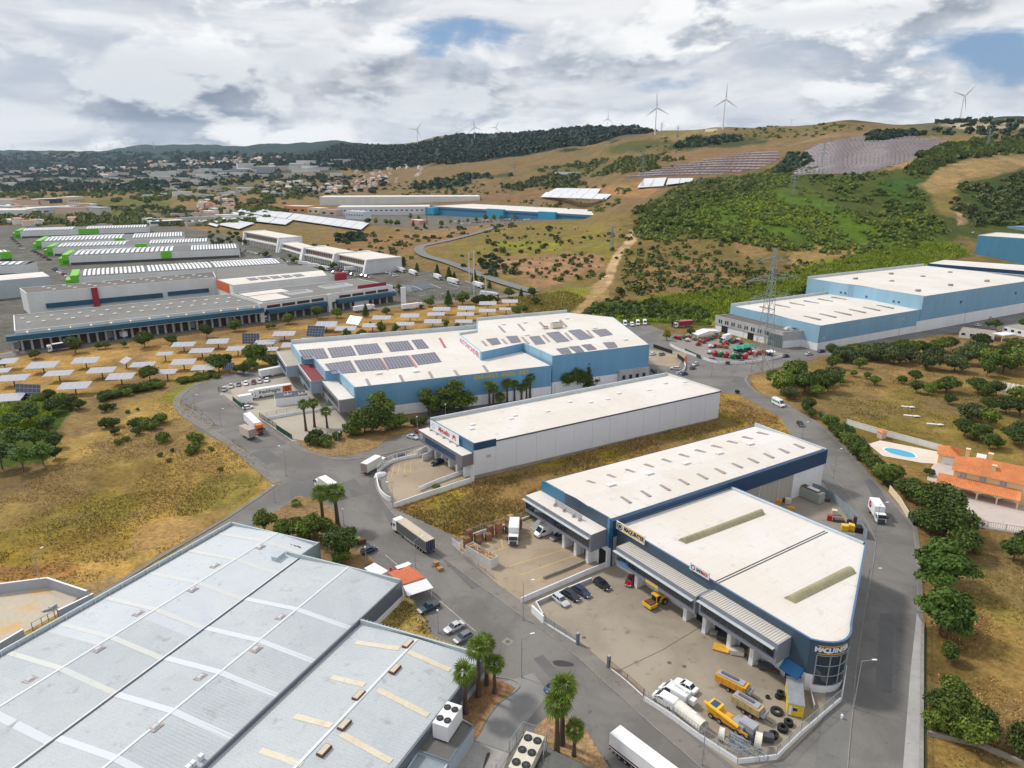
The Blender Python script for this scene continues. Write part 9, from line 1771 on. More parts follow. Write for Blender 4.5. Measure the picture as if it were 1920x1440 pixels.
# -- FAR ROADS, SOLAR FIELDS, TURBINES, PYLONS
def draped(name,px,w,m,up=.5,n=5):
 pts=curve([P(u,v)[:2]for u,v in px],n);return ribbon(name,pts,-w/2,w/2,0,0,m,zf=lambda x,y:max(hzf(x,y),0)+up)
asf=mat('far_asphalt',(.17,.168,.17),.9,vary=.15,VS2=.1)
draped('bank_road',[(1003,549),(975,541),(930,527),(880,508),(840,493),(800,481),(786,471),(790,463),(815,457),(850,449),(900,436),(945,421)],10,asf,.9)
draped('service_road',[(-60,680),(30,664),(158,647),(250,634),(396,616),(484,604),(609,588),(700,578),(830,566),(930,557),(1003,549)],9,asf,.06,3)
draped('loading_apron',[(-10,668),(60,655),(160,640),(300,621),(400,610),(490,599),(600,584),(730,568)],7,concm,.04,3)
dk=mat('tracker_post',(.1,.08,.07),.7);pvl=mat('tracker_panel_bright',(.36,.36,.4),.25,spec=.9);pvk=mat('tracker_cell_blue',(.008,.025,.075),.18,spec=.9)
def tracker(u,v,wpx,label,tilt=.12,az=None,blue=False,hgt=3.4,bare=False):
 x,y,z=P(u,v);z=max(z,0);sc=y*CP+(CAM_H-z)*SP;W_=wpx*sc/FPX;H_=W_*.62;az=az if az is not None else-x/y*.3
 t=TH('solar_tracker',label,'solar tracker',(x,y,z),az,'tracking solar panels in the dry field');XT(('post',dk,t),(0,0,0),(0,0,hgt),.28,.22,n=7);XT(('beam',dk,t),(-W_*.4,0,hgt+.1),(W_*.4,0,hgt+.1),.14,n=5)
 ct_,st_=cos(tilt),sin(tilt);tp=lambda a,b,h:(a,b*ct_-h*st_,hgt+.3+b*st_+h*ct_)
 mb=MB();mb.HX([tp(-W_/2,-H_/2,0),tp(W_/2,-H_/2,0),tp(W_/2,H_/2,0),tp(-W_/2,H_/2,0)],[tp(-W_/2,-H_/2,.08),tp(W_/2,-H_/2,.08),tp(W_/2,H_/2,.08),tp(-W_/2,H_/2,.08)])if not bare else[mb.TU(tp(-W_/2+i*W_/6,-H_/2,0),tp(-W_/2+i*W_/6,H_/2,0),.08,n=4)for i in range(7)]+[mb.TU(tp(-W_/2,-H_/2+i*H_/4,0),tp(W_/2,-H_/2+i*H_/4,0),.08,n=4)for i in range(5)]
 mb.BU('panel_frame',GV if bare else mat('panel_frame',(.55,.55,.58),.5),t)
 if not bare:
  nx,ny=(6,4)if blue else(4,2);mb=MB();e=.035
  for i in range(nx):
   for j in range(ny):a0,a1,b0,b1=-W_/2+W_*(i+e)/nx,-W_/2+W_*(i+1-e)/nx,-H_/2+H_*(j+e)/ny,-H_/2+H_*(j+1-e)/ny;mb.HX([tp(a0,b0,.08),tp(a1,b0,.08),tp(a1,b1,.08),tp(a0,b1,.08)],[tp(a0,b0,.12),tp(a1,b0,.12),tp(a1,b1,.12),tp(a0,b1,.12)])
  mb.BU('modules',pvk if blue else pvl,t,kind='stuff')
TRK=[(10,692,44),(83,699,49),(113,715,46),(163,690,43),(193,709,46),(28,724,50),(143,739,52),(229,721,46),(18,762,52),(270,698,42),(315,712,34),(346,659,40),(410,653,38),(380,671,42),(447,667,38),(346,693,42),(311,677,28),(383,704,40),(534,638,40),(613,619,38),(716,607,34),(769,603,34),(818,600,32),(873,600,32),(828,590,32),(875,588,32),(915,579,32),(914,593,32),(956,575,30),(949,590,26),(812,614,32),(870,614,32),(760,619,34),(613,622,36),(649,628,38),(699,622,36),(690,641,30),(548,660,36),(498,655,36),(505,668,34),(582,650,34),(0,710,40)]
for k,(u,v,w)in enumerate(sorted(TRK)):tracker(u,v,w,'bright near-flat tracking solar panel, %s from the left in the dry field'%nth(k+1),.1+.1*((k*7)%5)/5)
tracker(57,756,50,'large upright dark blue tracking panel near the left edge',1.25,-.1,True,4.2);tracker(472,650,32,'upright dark blue tracking panel left of the bare frame',1.3,0,True,4);tracker(593,634,34,'tilted dark blue tracking panel of four blocks',1.,-.15,True,3.6);tracker(430,700,22,'small dark blue panel half hidden by a dark tree',1.1,0,True,3)
tracker(238,690,26,'steeply tilted grey tracking panel turned to the right',.5,-.7);tracker(665,612,30,'tilted grey tracking panel turned to the right, nearer the market corner',.75,-.5);tracker(512,655,28,'bare tracker frame without panels',1.,-.4,bare=True);tracker(822,623,28,'dark blue panel lying low behind the parapet of the blue hall',.5,0,True,1.5)
def field(rows,label,grp,m):
 for k,(a,b,n)in enumerate(rows):
  t=None;mb=MB()
  for i in range(n):
   s=(i+.5)/n;u,v=a[0]+(b[0]-a[0])*s,a[1]+(b[1]-a[1])*s-sin(s*3.1)*(b[0]-a[0])*.012;x,y,z=P(u,v);
   if t is None:t=TH('solar_panel_row',label%(k+1),'solar panels',(x,y,z),0,grp);ppos=(x,y,z)
   x2,y2,z2=P(u+(b[0]-a[0])/n*.86,v+(b[1]-a[1])/n*.86);d=hypot(x2-x,y2-y)
   if d>90:continue
   dx,dy=(x2-x)/d,(y2-y)/d;qx,qy=-dy*3.4,dx*3.4
   mb.HX([(x,y,z+1.1),(x2,y2,z2+1.1),(x2+qx,y2+qy,z2+3.4),(x+qx,y+qy,z+3.4)],[(x,y,z+1.3),(x2,y2,z2+1.3),(x2+qx,y2+qy,z2+3.6),(x+qx,y+qy,z+3.6)])
  if mb.v:mb.BU('panels',m,t,world=True,kind='stuff')
rowsA=[]
for i in range(24):
 v=258+i*3.;L0_,R0_=np.interp(v,[256,270,296,330],[1600,1530,1478,1482]),np.interp(v,[256,266,290,310,330],[1700,1775,1735,1680,1600]);rowsA.append(((L0_,v+3),(R0_,v+1),int((R0_-L0_)/8)))
field(rowsA,'row %d from the top of the far hillside solar farm','solar rows on the far hillside',mat('farm_panel_grey',(.2,.175,.19),.4,vary=.2,VS2=.02))
rowsB=[]
for i in range(9):
 v=289+i*5.2;L0_,R0_=np.interp(v,[288,300,320,334],[1380,1310,1215,1155]),np.interp(v,[288,300,320,334],[1455,1462,1420,1330]);rowsB.append(((L0_,v+2),(R0_,v-2),int((R0_-L0_)/9)))
field(rowsB,'long panel row %d down from the top of the nearer purple-brown solar field','solar rows on the nearer field',mat('farm_panel_grey'))
whitet=mat('turbine_white',(.7,.71,.73),.5)
def turbine(u,vb,vh,a0,label,R=.5,yaw=.2):
 x,y,z=P(u,vb+3);q_=vb+3
 while y>9800:q_+=1;x,y,z=P(u,q_)
 H_=(vb-vh)*(y*CP+(CAM_H-z)*SP)/FPX+6;Rb=H_*R
 t=TH('wind_turbine',label,'wind turbine',(x,y,z-4),yaw,'wind turbines on the ridge');XT(('tower',whitet,t),(0,0,0),(0,0,H_),H_*.026,H_*.015,n=10);XB(('nacelle',whitet,t),-H_*.02,H_*.02,-H_*.04,H_*.06,H_-.5,H_+H_*.04);XT(('hub',whitet,t),(0,-H_*.04,H_+H_*.02),(0,-H_*.075,H_+H_*.02),H_*.022,H_*.012,n=8)
 for k in range(3):
  a=radians(a0+120*k);R_=[]
  for f,c in((.02,.03),(.15,.075),(.5,.05),(1,.012)):r=Rb*f;px_,pz_=sin(a)*r,cos(a)*r;w=Rb*c;R_.append([(px_+cos(a)*w*.7*q0,-H_*.06+q1*w*.2,H_*1.02+pz_-sin(a)*w*.7*q0)for q0,q1 in((-1,0),(0,1),(1,0),(0,-1))])
  mb=MB();mb.loft(R_);mb.BU('blade',whitet,t)
for u,vb,vh,a0,lb_,r in((783,271,243,35,'wind turbine alone above the left end of the dark hill',.55),(890,257,238,-10,'left wind turbine of the pair on the dark hill',.75),(930,254,238,25,'right wind turbine of the pair on the dark hill',.7),(1139,236,222,5,'wind turbine on the peak of the dark hill',.85),(1192,247,239,20,'tiny distant wind turbine right of the peak',.8),(1228,250,205,-5,'tall wind turbine left of the ridge house',.55),(1355,240,190,0,'tall wind turbine beside the dark trees of the ridge house',.52),(1799,220,178,45,'tall wind turbine on the right-hand ridge',.62)):turbine(u,vb,vh,a0,lb_,r)
for k,(u,vb)in enumerate(((26,281),(182,280),(206,279),(211,279),(236,277),(257,276),(262,277),(288,275),(290,276),(430,272),(1164,240),(1483,231),(1847,221))):turbine(u,vb,vb-9,17*k,'tiny wind turbine on the skyline, %s from the left'%nth(k+1),.6)
def lattice(t,H_,B_,m,arms=True,rad=.14,seg=9):
 mb=MB();W=lambda z:B_*(1-z/H_)**1.*.86+B_*.07 if z<H_*.55 else B_*(.387+.07)*(1-(z/H_-.55)/.45*.72)*1.
 zs=[H_*(1-(1-i/seg)**1.25)for i in range(seg+1)]
 for i in range(seg):
  z0,z1=zs[i],zs[i+1];w0,w1=W(z0)/2,W(z1)/2;C0=[(-w0,-w0,z0),(w0,-w0,z0),(w0,w0,z0),(-w0,w0,z0)];C1=[(-w1,-w1,z1),(w1,-w1,z1),(w1,w1,z1),(-w1,w1,z1)]
  for k in range(4):mb.TU(C0[k],C1[k],rad,n=4);j=(k+1)%4;mb.TU(C0[k],C1[j],rad*.5,n=3);mb.TU(C0[j],C1[k],rad*.5,n=3);mb.TU(C1[k],C1[j],rad*.55,n=3)
 mb.BU('lattice',m,t)
 if arms:
  for f,l in((.62,.2),(.76,.26),(.9,.17)):
   for s in(-1,1):
    z,w=H_*f,W(H_*f)/2;tip=(s*(w+H_*l),0,z+.2);mb=MB()
    for yy in(-w,w):mb.TU((s*w,yy,z),tip,rad*.6,n=4);mb.TU((s*w,yy,z+H_*.045),tip,rad*.6,n=4)
    for q in(.35,.7):p0,p1=lerp((s*w,-w,z),tip,q),lerp((s*w,w,z+H_*.045),tip,q);mb.TU(p0,p1,rad*.45,n=3)
    mb.TU(tip,(tip[0],0,z-2.2),rad*.5,n=5);mb.BU('crossarm',m,t)
pst=mat('pylon_steel',(.3,.33,.33),.5,.2)
x,y=g(1428,699);t=TH('pylon','tall lattice electricity pylon standing at the edge of the junction','pylon',(x,y,0),.5);lattice(t,56,7.2,pst,rad=.16);pyl=t;PX,PY=x,y
for k,(u,v,h)in enumerate(((1540,322,42),(1205,322,40),(1270,262,36),(1095,285,40),(885,275,38),(1070,262,40),(1310,352,36),(1147,470,24),(1487,366,26),(1204,352,30),(1006,400,26),(965,330,34),(1240,212+40,34),(820,300,36),(1400,262,30),(1850,280,34))):
 x,y,z=P(u,v);t=TH('pylon','distant lattice pylon %s'%('standing in the solar farm','beside the nearer solar field','under the ridge left of the tall turbine','on the dark hill slope','above the white warehouse roofs','below the peak of the dark hill','in front of the purple-brown field','of wood pole size beside the dirt track','in the middle of the green hill','left of the solar fields','behind the logistics hall','on the brown middle slope','at the foot of the tall turbine','at the left of the brown slope','near the ridge house','among the upper right trees')[k],'pylon',(x,y,z),.4,'distant pylons');lattice(t,h,h*.15,pst,rad=.2,seg=5)
def lamp(b,top,arm,label,kind='street_lamp',m=GV):
 x,y=g(*b);H_=max(2.5,min(13,hpx(b,top)));z=.1;t=TH(kind,label,'street lamp',(x,y,z),arm or 0,'street lamps of the estate');mb=MB();mb.TU((0,0,0),(0,0,H_),.1,.055,n=7);mb.TU((0,0,0),(0,0,.5),.15,n=7);mb.BU('pole',m,t)
 if arm is not None and H_>5:XT(('arm',m,t),(0,0,H_-.1),(1.9,0,H_+.25),.045,n=5);mb=MB();mb.loft([[(x_,w*.16,H_+.22+q*.05)for w,q in((-1,0),(1,0),(.8,1.5),(-.8,1.5))]for x_ in(1.7,2.5)]);mb.BU('lamp_head',WM,t)
 else:
  mb=MB();mb.loft([[(cos(a)*r,sin(a)*r,H_+q)for a in[2*pi*i/8 for i in range(8)]]for q,r in((0,.08),(.12,.22),(.3,.25),(.45,.12))]);mb.BU('lamp_globe',WM,t)
for b,tp,arm,lb_ in(((1600,1328),1240,0,'street lamp beside the rounded glazed corner'),((1640,1006),946,.3,'street lamp behind the white box lorry'),((1622,1120),1068,0,'street lamp along the side of the machinery hall'),((1562,897),846,.6,'street lamp near the end of the navy hall'),((1504,822),795,.6,'street lamp beside the dry grass corner'),((978,1270),1196,.4,'tall street lamp in front of the driveway palms'),((981,1163),1094,.4,'street lamp at the gate of the machinery yard'),((779,1066),1014,.8,'street lamp opposite the grey curtain lorry'),((737,953),910,2.4,'street lamp at the corner of the curved white wall'),((516,942),913,2.2,'street lamp at the triangular bed'),((537,893),841,2.5,'street lamp at the corner of the left field'),((636,854),808,-1,'street lamp on the palm hedge verge'),((415,800),766,-.5,'street lamp on the left bend, second'),((366,767),740,-.5,'street lamp on the left bend, first'),((822,1187),1147,None,'short lamp with white globe beside the silver saloon'),((687,1060),1028,None,'short lamp with globe beside the dark teal hatchback'),((645,985),957,None,'short lamp with globe under the junction palm'),((1316,1436),1352,2.4,'street lamp outside the machinery yard wall'),((77,1103),1038,1.2,'lamp post at the walled yard on the left'),((783,812),783,None,'lamp by the spur road'),((1334,706),680,.5,'street lamp left of the pylon'),((1428,640),615,.5,'lamp beside the marquee'),((1683,640),600,.5,'street lamp along the pale blue halls, left one'),((1806,612),575,.5,'street lamp along the pale blue halls, right one'),((1535,670),636,.5,'street lamp beside the black car'),((1261,636),603,.5,'lamp behind the yellowish tree'),((836,793),760,None,'lamp between the blue and white halls'),((1040,753),720,None,'lamp in front of the conifers'),((68,650),618,.5,'mast lamp before the market hall, first'),((206,638),600,.5,'mast lamp before the market hall, second'),((330,622),585,.5,'mast lamp before the market hall, third'),((442,606),570,.5,'mast lamp before the market hall, fourth'),((545,592),555,.5,'mast lamp before the market hall, fifth'),((640,580),545,.5,'mast lamp before the market hall, sixth')):lamp(b,tp,arm,lb_)
for u,v,h,lb_ in((880,532,24,'left pale pole of the pair by the bank road'),(889,520,22,'right pale pole of the pair by the bank road'),(889,566,22,'pale mast among the bushes beside the lorries'),(911,560,16,'second pale mast beside the lorries'),(801,421,26,'tall dark mast at the pink gatehouse')):
 x,y,z=P(u,v);t=TH('mast',lb_,'mast',(x,y,max(z,0)));XT(('pole',GD if 'dark' in lb_ else C2,t),(0,0,0),(0,0,h),.5,.35,n=6);XB(('crossbar',GV,t),-1.2,1.2,-.15,.15,h-1.5,h-1.2)
# -- FENCES, WALLS, GATES
def FE(pxs,h,label,m=GV,step=.45,post=3.,base=.0,mesh=None,name='fence',z=.05,bar=.025,n=1,cat='fence'):
 pts=W(pxs)if n==1 else curve(W(pxs),n);t=TH(name,label,cat,(*pts[0],z));mbp,mbb=[],MB()
 for i in range(len(pts)-1):
  f=Fr(pts[i],pts[i+1]);k=max(1,int(f.L/post))
  for j in range(k+(1 if i==len(pts)-2 else 0)):s=f.L*j/k;PF('post',t,m,f,s-.05,s+.05,-.05,.05,z,z+base+h)
  if base:PF('base_wall',t,WH,f,0,f.L,-.13,.12,z,z+base)
  PA('rail',t,m,lambda mb:(f.box(mb,0,f.L,-.03,.03,z+base+h-.08,z+base+h-.02),f.box(mb,0,f.L,-.03,.03,z+base+.12,z+base+.18)))
  if mesh:PF('mesh_panel',t,mesh,f,.05,f.L-.05,-.012,.012,z+base+.1,z+base+h-.05)
  else:
   for j in range(int(f.L/step)):s=(j+.5)*step;f.box(mbb,s-bar,s+bar,-bar,bar,z+base+.15,z+base+h-.05)
 if mbb.v:mbb.BU('bars',m,t,world=True,kind='stuff')
 return t
gmesh=mat('green_screen',(.005,.06,.035),.8,vary=.3,VS2=1)
FE([(1536,781),(1568,808),(1617,860),(1668,918)],1.9,'dark green screened fence along the right-hand road',mat('green_post',(.01,.06,.04),.6),mesh=gmesh);WR([(1667,922),(1686,945),(1702,972)],2.,cream,'pale cream wall at the villa entrance by the road');FE([(1702,966),(1712,986)],2.,'short dark green screen next to the cream wall',mat('green_post'),mesh=gmesh)
WR([(1729,1175),(1727,1440),(1726,1560)],.7,mat('dusty_kerb_wall',(.3,.28,.25),.9,vary=.3),'low dusty wall at the right edge of the road',t=.5);FE([(1734,1175),(1733,1440),(1732,1560)],1.4,'thin green mesh fence above the low road wall',mat('green_post'),step=.5)
WR([(1738,1378),(1830,1398),(1920,1437),(2100,1500)],.9,mat('old_wall',(.3,.26,.21),.9,vary=.3),'old low wall across the right-hand meadow',t=.5)
FE([(1812,981),(1850,992),(1920,1003),(2100,1040)],1.6,'thin dark fence on a low wall behind the meadow',GD,step=.5,base=.5)
x,y=g(1838,1006);t=TH('pallet_stack','ochre wooden panel leaning at the forecourt fence','pallet',(x,y,.05),-.15);mb=MB();mb.HX([(-2.3,-.1,0),(2.3,-.1,0),(2.3,.1,0),(-2.3,.1,0)],[(-2.3,.5,1.5),(2.3,.5,1.5),(2.3,.65,1.5),(-2.3,.65,1.5)]);mb.BU('panel',ochm,t)
WR([(977,1131),(1040,1104),(1100,1078),(1156,1056)],1.3,WH,'white wall between the pallet yard and the machinery yard',cap=C2);WR([(1018,1158),(1005,1135),(1060,1110),(1109,1090)],.9,GL,'low ramp wall behind the parked cars',cap=C2);WR([(1019,1086),(1060,1070),(1123,1043)],.7,mat('old_wall'),'low kerb wall with a yellow end in the pallet yard',t=.4)
WR([(997,1149),(1019,1170)],1.9,WH,'white gate pillar wall with a dark notice at the yard entrance',t=.35)
FE([(1019,1168),(1082,1207)],1.5,'sliding grey bar gate of the machinery yard',GV,base=.35,step=.3,name='gate',cat='gate');FE([(1143,1253),(1175,1278),(1206,1306)],1.5,'rust-brown bar fence of the machinery yard',mat('rusty_bars',(.24,.12,.08),.8),base=.2,step=.3)
for u,v,lb_ in((1083,1209,'grey gate post at the end of the sliding gate'),(1141,1252,'grey gate post at the start of the brown fence')):x,y=g(u,v);t=TH('gate_post',lb_,'post',(x,y,.05),-.9);XB(('post',mat('slate_post',(.12,.15,.19),.5),t),-.22,.22,-.3,.3,0,2.6);XB(('cap',GV,t),-.26,.26,-.34,.34,2.6,2.72)
FE([(1207,1314),(1260,1348),(1310,1385),(1382,1432)],1.6,'white wall with mesh posts along the machinery yard pavement',GV,base=1.,step=.6);FE([(1382,1432),(1455,1424),(1500,1380),(1575,1316)],1.8,'mesh fence on white wall round the south corner of the machinery yard',GV,base=.9,step=.5,post=2.5);FE([(1577,1314),(1584,1270)],1.8,'white fence panel at the foot of the glazed corner',WM,base=.8,step=.3);WR([(1518,1298),(1526,1330)],1.,GL,'short ramp wall beside the yellow cabin')
FE([(1484,909),(1534,925),(1560,940),(1600,975),(1624,1012)],2.6,'tall grey-blue sheet fence around the rear scrap yard',mat('grey_blue_post',(.25,.3,.34),.6),mesh=mat('grey_blue_sheet',(.24,.29,.33),.6,vary=.2),post=2.4)
WR([(706,899),(711,922),(722,936),(732,941)],1.5,WH,'curved white wall at the pavement corner of the white hall yard',n=4,cap=C2);WR([(740,953),(800,932),(889,903)],1.5,WH,'long white side wall of the white hall yard',cap=C2);WR([(786,921),(820,906),(867,889)],1.2,WH,'inner white ramp wall in the white hall yard',cap=C2)
FE([(708,890),(722,876),(745,865),(790,855)],1.8,'bar fence on the curved rear wall of the white hall yard',WM,base=1.,step=.5,n=3);WR([(782,858),(800,848),(815,855),(792,865)],2.2,WH,'white ramp walls of the corner dock',cap=C2)
X,Y=g(713,893);t=TH('covered_skip','heap under white sheeting behind the curved wall','heap',(X,Y,.05),.9);mb=MB();mb.loft([[(x_,cos(a)*w,abs(sin(a))*h)for a in[pi*i/7 for i in range(8)]]for x_,w,h in((-2.2,.6,.5),(-1.2,1.1,1.5),(.4,1.2,1.3),(2,.8,.7))],closed=False);mb.BU('sheeting',WH,t)
FE([(873,1010),(905,998),(955,985),(1000,968),(1040,955)],1.8,'tall post fence behind the pallet crates',GV,base=.6,step=.6);FE([(848,1022),(862,1033)],2.,'white lettered gate leaf beside the pallet yard',WH,step=.2,name='gate',cat='gate');FE([(870,1042),(925,1085)],1.2,'low bar fence in front of the scrap container',GV,step=.5)
FE([(437,752),(459,770)],2.,'dark green fence before the small white trailer',mat('green_post'),mesh=gmesh);FE([(410,735),(433,738)],2.2,'dark green bar gate at the road bend',mat('green_post'),step=.3,name='gate',cat='gate');FE([(487,783),(505,795),(519,804)],2.,'grey-green bar fence beside the orange lorry',mat('green_post'),step=.35);FE([(519,806),(548,825)],2.,'dark green screened gate below the orange lorry',mat('green_post'),mesh=gmesh)
WR([(500,788),(557,777),(640,766)],1.,WH,'low white wall between the two freight yards',cap=C2);FE([(500,786),(557,775),(640,764)],1.6,'thin mesh fence between the two freight yards',GV,base=1.,step=.6)
ys=at(0,1117)
sheet('yard_sandy',[(-200,1130),(0,1110),(89,1100),(151,1116),(120,1145),(60,1178),(0,1210),(-200,1330)],.04,SN('yard_sandy',(.46,.41,.33),(.5,.43,.33),(.56,.36,.14),.09,.12,.9,0,.5));yw=mat('blue_grey_render',(.36,.39,.45),.8,vary=.1)
WR([(-200,1128),(0,1113),(92,1101),(166,1126)],2.4,yw,'pale blue-grey wall around the sandy yard at the left',cap=WH,t=.3);WR([(177,1124),(111,1156)],1.5,yw,'lower blue-grey wall right of the yard gate',cap=WH,t=.3);WR([(46,1192),(0,1219),(-100,1272)],1.5,yw,'lower blue-grey wall left of the yard gate',cap=WH,t=.3)
FE([(110,1157),(62,1183)],1.9,'dark sliding gate with wide bars at the sandy yard',GD,step=1.3,bar=.05,name='gate',cat='gate');X,Y=at(92,1144);t=TH('rubbish_heap','small grey heap on the sand inside the gate','heap',(X,Y,.05),.5);mb=MB();[mb.box(x_-.7,x_+.7,y_-.4,y_+.4,0,z_,rot=r_)for x_,y_,z_,r_ in((0,0,.5,0),(.7,.3,.7,.8),(-.6,.2,.35,.4))];mb.BU('bags',GV,t)
WR([(1256,648),(1275,658),(1331,678),(1365,683),(1406,681),(1440,676),(1472,669)],1.1,WH,'curved white wall of the tractor forecourt',n=3,cap=C2);FE([(1284,660),(1313,673)],1.8,'dark green screened gate of the tractor forecourt',mat('green_post'),mesh=gmesh);WR([(1268,702),(1281,697),(1285,688),(1283,682)],1.1,WH,'curved white wall of the small yard right of the blue hall',n=3);FE([(1270,671),(1283,681)],2.2,'black screened gate at the small yard',GD,mesh=mat('black_screen',(.01,.012,.015),.7));FE([(1225,652),(1260,664)],2.,'dark mesh fence behind the small yard cars',GD,mesh=mat('black_screen'))
FE([(955,1413),(981,1377),(1025,1392),(1018,1440)],2.6,'tall mesh fence round the six-fan chiller pen',GV,step=.7,bar=.015,post=2.2);FE([(930,1450),(955,1413)],1.8,'mesh gate by the loading floor',GV,step=.6,bar=.015,name='gate',cat='gate')
for k,(u,v)in enumerate(((779,1104),(795,1101),(741,1071))):X,Y=at(u,v);t=TH('plastic_table','red plastic table and chairs at the snack bar, %s'%('left under the awning','right under the awning','behind the roof')[k],'table',(X,Y,.05),.4);XB(('table_top',red,t),-.5,.5,-.5,.5,.7,.75);[MB().box(sx*.9-.22,sx*.9+.22,sy*.5-.22,sy*.5+.22,0,.8).BU('seat',red,t)for sx in(-1,1)for sy in(-1,1)]
for k,(u,v,c_,nm)in enumerate(((669,1018,mat('bin_lime',(.25,.5,.03),.5),'lime-topped recycling bin beside the round tree'),(679,1020,rust,'brown motorcycle and box beside the lime bin'),(1364,683,GD,'dark waste bin on the kerb of the tractor yard'),(1487,1276+30,GD,'grey bin beside the site cabin'))):CRT(u,v,(1.8,1.2,1.4),c_,nm,name='waste_bin',cat='bin')
X,Y=at(1578,1348);t=TH('bollard','small white bollard on the pavement below the yard corner','bollard',(X,Y,.12));XT(('post',WH,t),(0,0,0),(0,0,.7),.22,n=8);XT(('cap',WH,t),(0,0,.7),(0,0,.85),.25,.1,n=8)
for u,v,s,lb_ in((1706,764,1.4,'pile of brushwood and white scrap on the meadow'),(1714,781,1.6,'long white slab lying on the meadow'),(1758,797,1.6,'two white slabs lying on the meadow')):X,Y=at(u,v);t=TH('debris',lb_,'debris',(X,Y,.05),-.3);XB(('slab',WM,t),-2.2*s,1.2*s,-.5,.5,0,.3);XB(('slab',C2,t),-.6,.9*s,-1.2,.2,.31,.5,rot=.4)
x,y,z=P(838,556)
t=TH('transformer_yard','tangle of grey switchgear gantries behind the service road trees','substation',(x,y,z),.5)
for i in range(4):
 for j in range(3):X,Y=-22+i*14,-8+j*9;XT(('gantry_post',mat('gantry_concrete',(.42,.38,.33),.8),t),(X,Y,0),(X,Y,8),.25,n=4)
 mb=MB();mb.TU((-22+i*14,-9,8),(-22+i*14,11,8),.22,n=4);mb.TU((-22,-8+i*6,6.5),(20,-8+i*6,6.5),.18,n=4);mb.BU('busbar',GV,t)
for i in range(6):mb=MB();X=-20+i*8;mb.box(X-1.2,X+1.2,-3,0,0,2.6);[mb.TU((X+q,-1.5,2.6),(X+q,-1.5,4),.15,n=5)for q in(-.7,0,.7)];mb.BU('transformer',mat('transformer_green',(.12,.2,.15),.6)if i%2 else GV,t)
# -- VILLAGES
hs=[]
for k,(w,r,L_,D_,H_)in enumerate((((.68,.62,.55),(.42,.2,.13),11,9,6),((.72,.7,.68),(.5,.26,.16),9,9,7),((.6,.42,.34),(.4,.19,.13),12,9,6),((.7,.69,.66),(.55,.54,.52),14,10,5))):
 t=TH('house','x','house');XB(('wall',mat('village_wall_%s'%'abcd'[k],w,.8),t),-L_/2,L_/2,-D_/2,D_/2,-2,H_);c=[(-L_/2-.4,-D_/2-.4),(L_/2+.4,-D_/2-.4),(L_/2+.4,D_/2+.4),(-L_/2-.4,D_/2+.4)];mb=MB();r0,r1=lerp(c[3],c[0],.5),lerp(c[1],c[2],.5);mb.poly([(*c[0],H_),(*c[1],H_),(*r1,H_+2),(*r0,H_+2)]);mb.poly([(*r0,H_+2),(*r1,H_+2),(*c[2],H_),(*c[3],H_)]);mb.poly([(*c[1],H_),(*c[2],H_),(*r1,H_+2)]);mb.poly([(*c[3],H_),(*c[0],H_),(*r0,H_+2)]);mb.BU('roof',mat('village_roof_%s'%'abcd'[k],r,.8),t);hs.append([t,False])
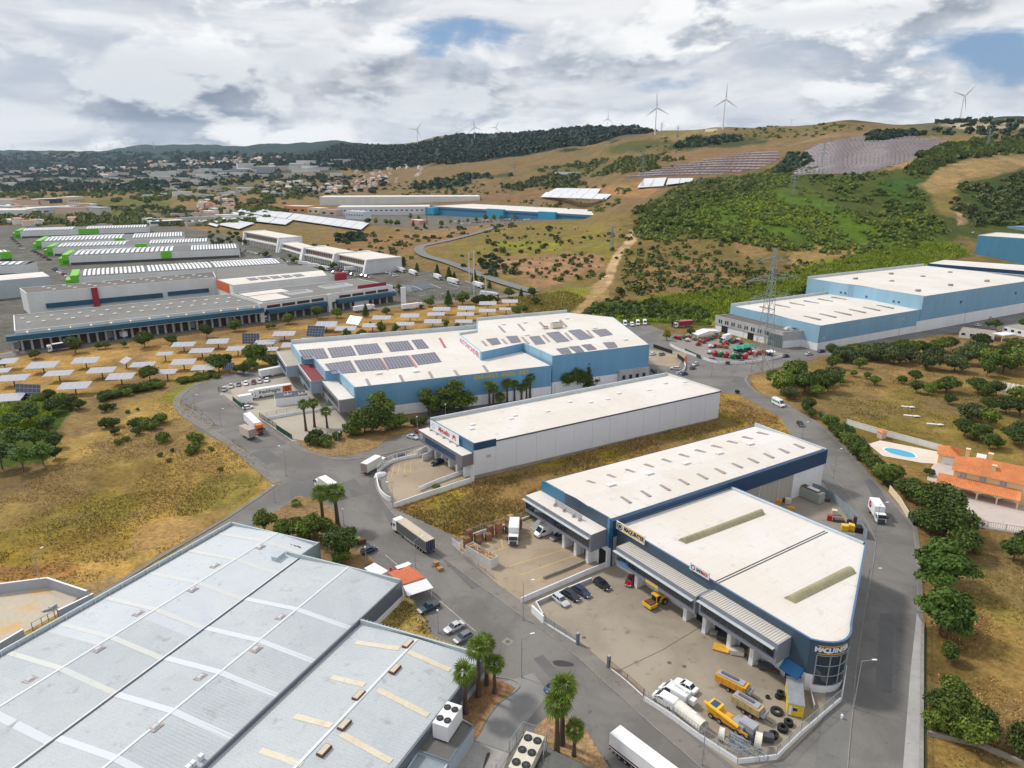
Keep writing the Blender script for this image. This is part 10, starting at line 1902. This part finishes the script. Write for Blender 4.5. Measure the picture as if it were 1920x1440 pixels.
for(x0,x1,y0,y1,n,s,f_,lb_)in((660,745,322,352,46,1.,lambda u:0,'in the terracotta village on the slope'),(480,680,342,364,62,1.,lambda u:0,'in the white village below the terraces road'),(372,440,374,402,26,1.,lambda u:0,'among the pink houses left of the terraces'),(240,400,300,314,34,2.6,lambda u:-(u-240)*.05+8,'in the town on the left hills'),(60,240,312,324,26,2.6,lambda u:0,'in the town at the far left'),(385,540,298,312,36,2.4,lambda u:0,'in the town above the tan valley'),(0,300,326,333,20,2.4,lambda u:0,'in the line of buildings across the left plain'),(700,800,312,332,12,1.1,lambda u:0,'scattered above the terracotta village'),(10,140,418,424,9,1.,lambda u:0,'behind the farthest market hall'),(20,60,392,402,5,1.2,lambda u:0,'beside the left factories')):
 for i in range(n):
  u,v=rr.uniform(x0,x1),rr.uniform(y0,y1);v+=f_(u);x,y,z=P(u,v);q=rr.choice([0,1,1,2,3])if 'terracotta' in lb_ or 'pink' in lb_ else rr.choice([0,1,3,3,1]);h=hs[q];l='%s house %s'%(('cream','white','pinkish','flat-toned white')[q],lb_);sc_=s*rr.uniform(.8,1.25)
  if not h[1]:h[1]=True;h[0].location=(x,y,z);h[0].scale=(sc_,)*3;h[0]['label']=l;h[0]['group']='far village houses';o=h[0]
  else:o=dup(h[0],(x,y,z),rr.uniform(0,3),l,'far village houses',sc_)
for i,h in enumerate(hs):
 if not h[1]:bpy.data.objects.remove(h[0])
tb_=[]
for k in range(3):o=MB().box(-9,9,-6,6,-3,7).box(-9.2,9.2,-6.2,6.2,7,7.5,1).BU('town_block',[mat('town_wall_%d'%k,[(.66,.65,.62),(.52,.5,.48),(.6,.5,.42)][k],.8),mat('town_roof_%d'%k,[(.6,.6,.6),(.34,.36,.38),(.4,.22,.15)][k],.8)]);tag(o,'x','building','town blocks in the far valley');tb_.append([o,0])
for(x0,x1,y0,y1,n,s,lb_)in((0,640,318,332,70,2.6,'in the town across the far valley'),(300,660,300,318,60,2.6,'in the town below the left hills'),(0,400,334,350,40,2.,'among the trees of the left plain'),(250,520,352,372,30,1.3,'beside the motorway valley'),(0,200,384,402,18,1.6,'in the industrial estate at the left'),(270,470,404,420,22,1.1,'behind the market halls')):
 for i in range(n):
  x,y,z=P(rr.uniform(x0,x1),rr.uniform(y0,y1));h=rr.choice(tb_);o=h[0]if not h[1]else h[0].copy()
  if h[1]:COL.objects.link(o)
  h[1]=1;o.location=(x,y,z);q=s*rr.uniform(.6,1.3);o.scale=(q*rr.uniform(.7,2.2),q,q*rr.uniform(.6,1));o.rotation_euler[2]=rr.uniform(-.6,.6);o['label']='%s block %s'%(('pale','grey','reddish')[tb_.index(h)],lb_)
for d in(PROTO,VP):
 for k,p in d.items():
  if not p[1]:
   for c in list(p[0].children_recursive):bpy.data.objects.remove(c)
   bpy.data.objects.remove(p[0])
# -- AIR
m=bpy.data.materials.new('pale_air');m.use_nodes=True;nt=m.node_tree;nt.nodes.clear();o_=nt.nodes.new('ShaderNodeOutputMaterial');v_=nt.nodes.new('ShaderNodeVolumePrincipled');v_.inputs['Color'].default_value=(.55,.74,1,1);v_.inputs['Density'].default_value=HAZE;v_.inputs['Anisotropy'].default_value=.2;nt.links.new(v_.outputs[0],o_.inputs['Volume'])
mb=MB();mb.box(-15500,15500,-200,12500,-90,900);mb.BU('haze',m,kind='stuff')
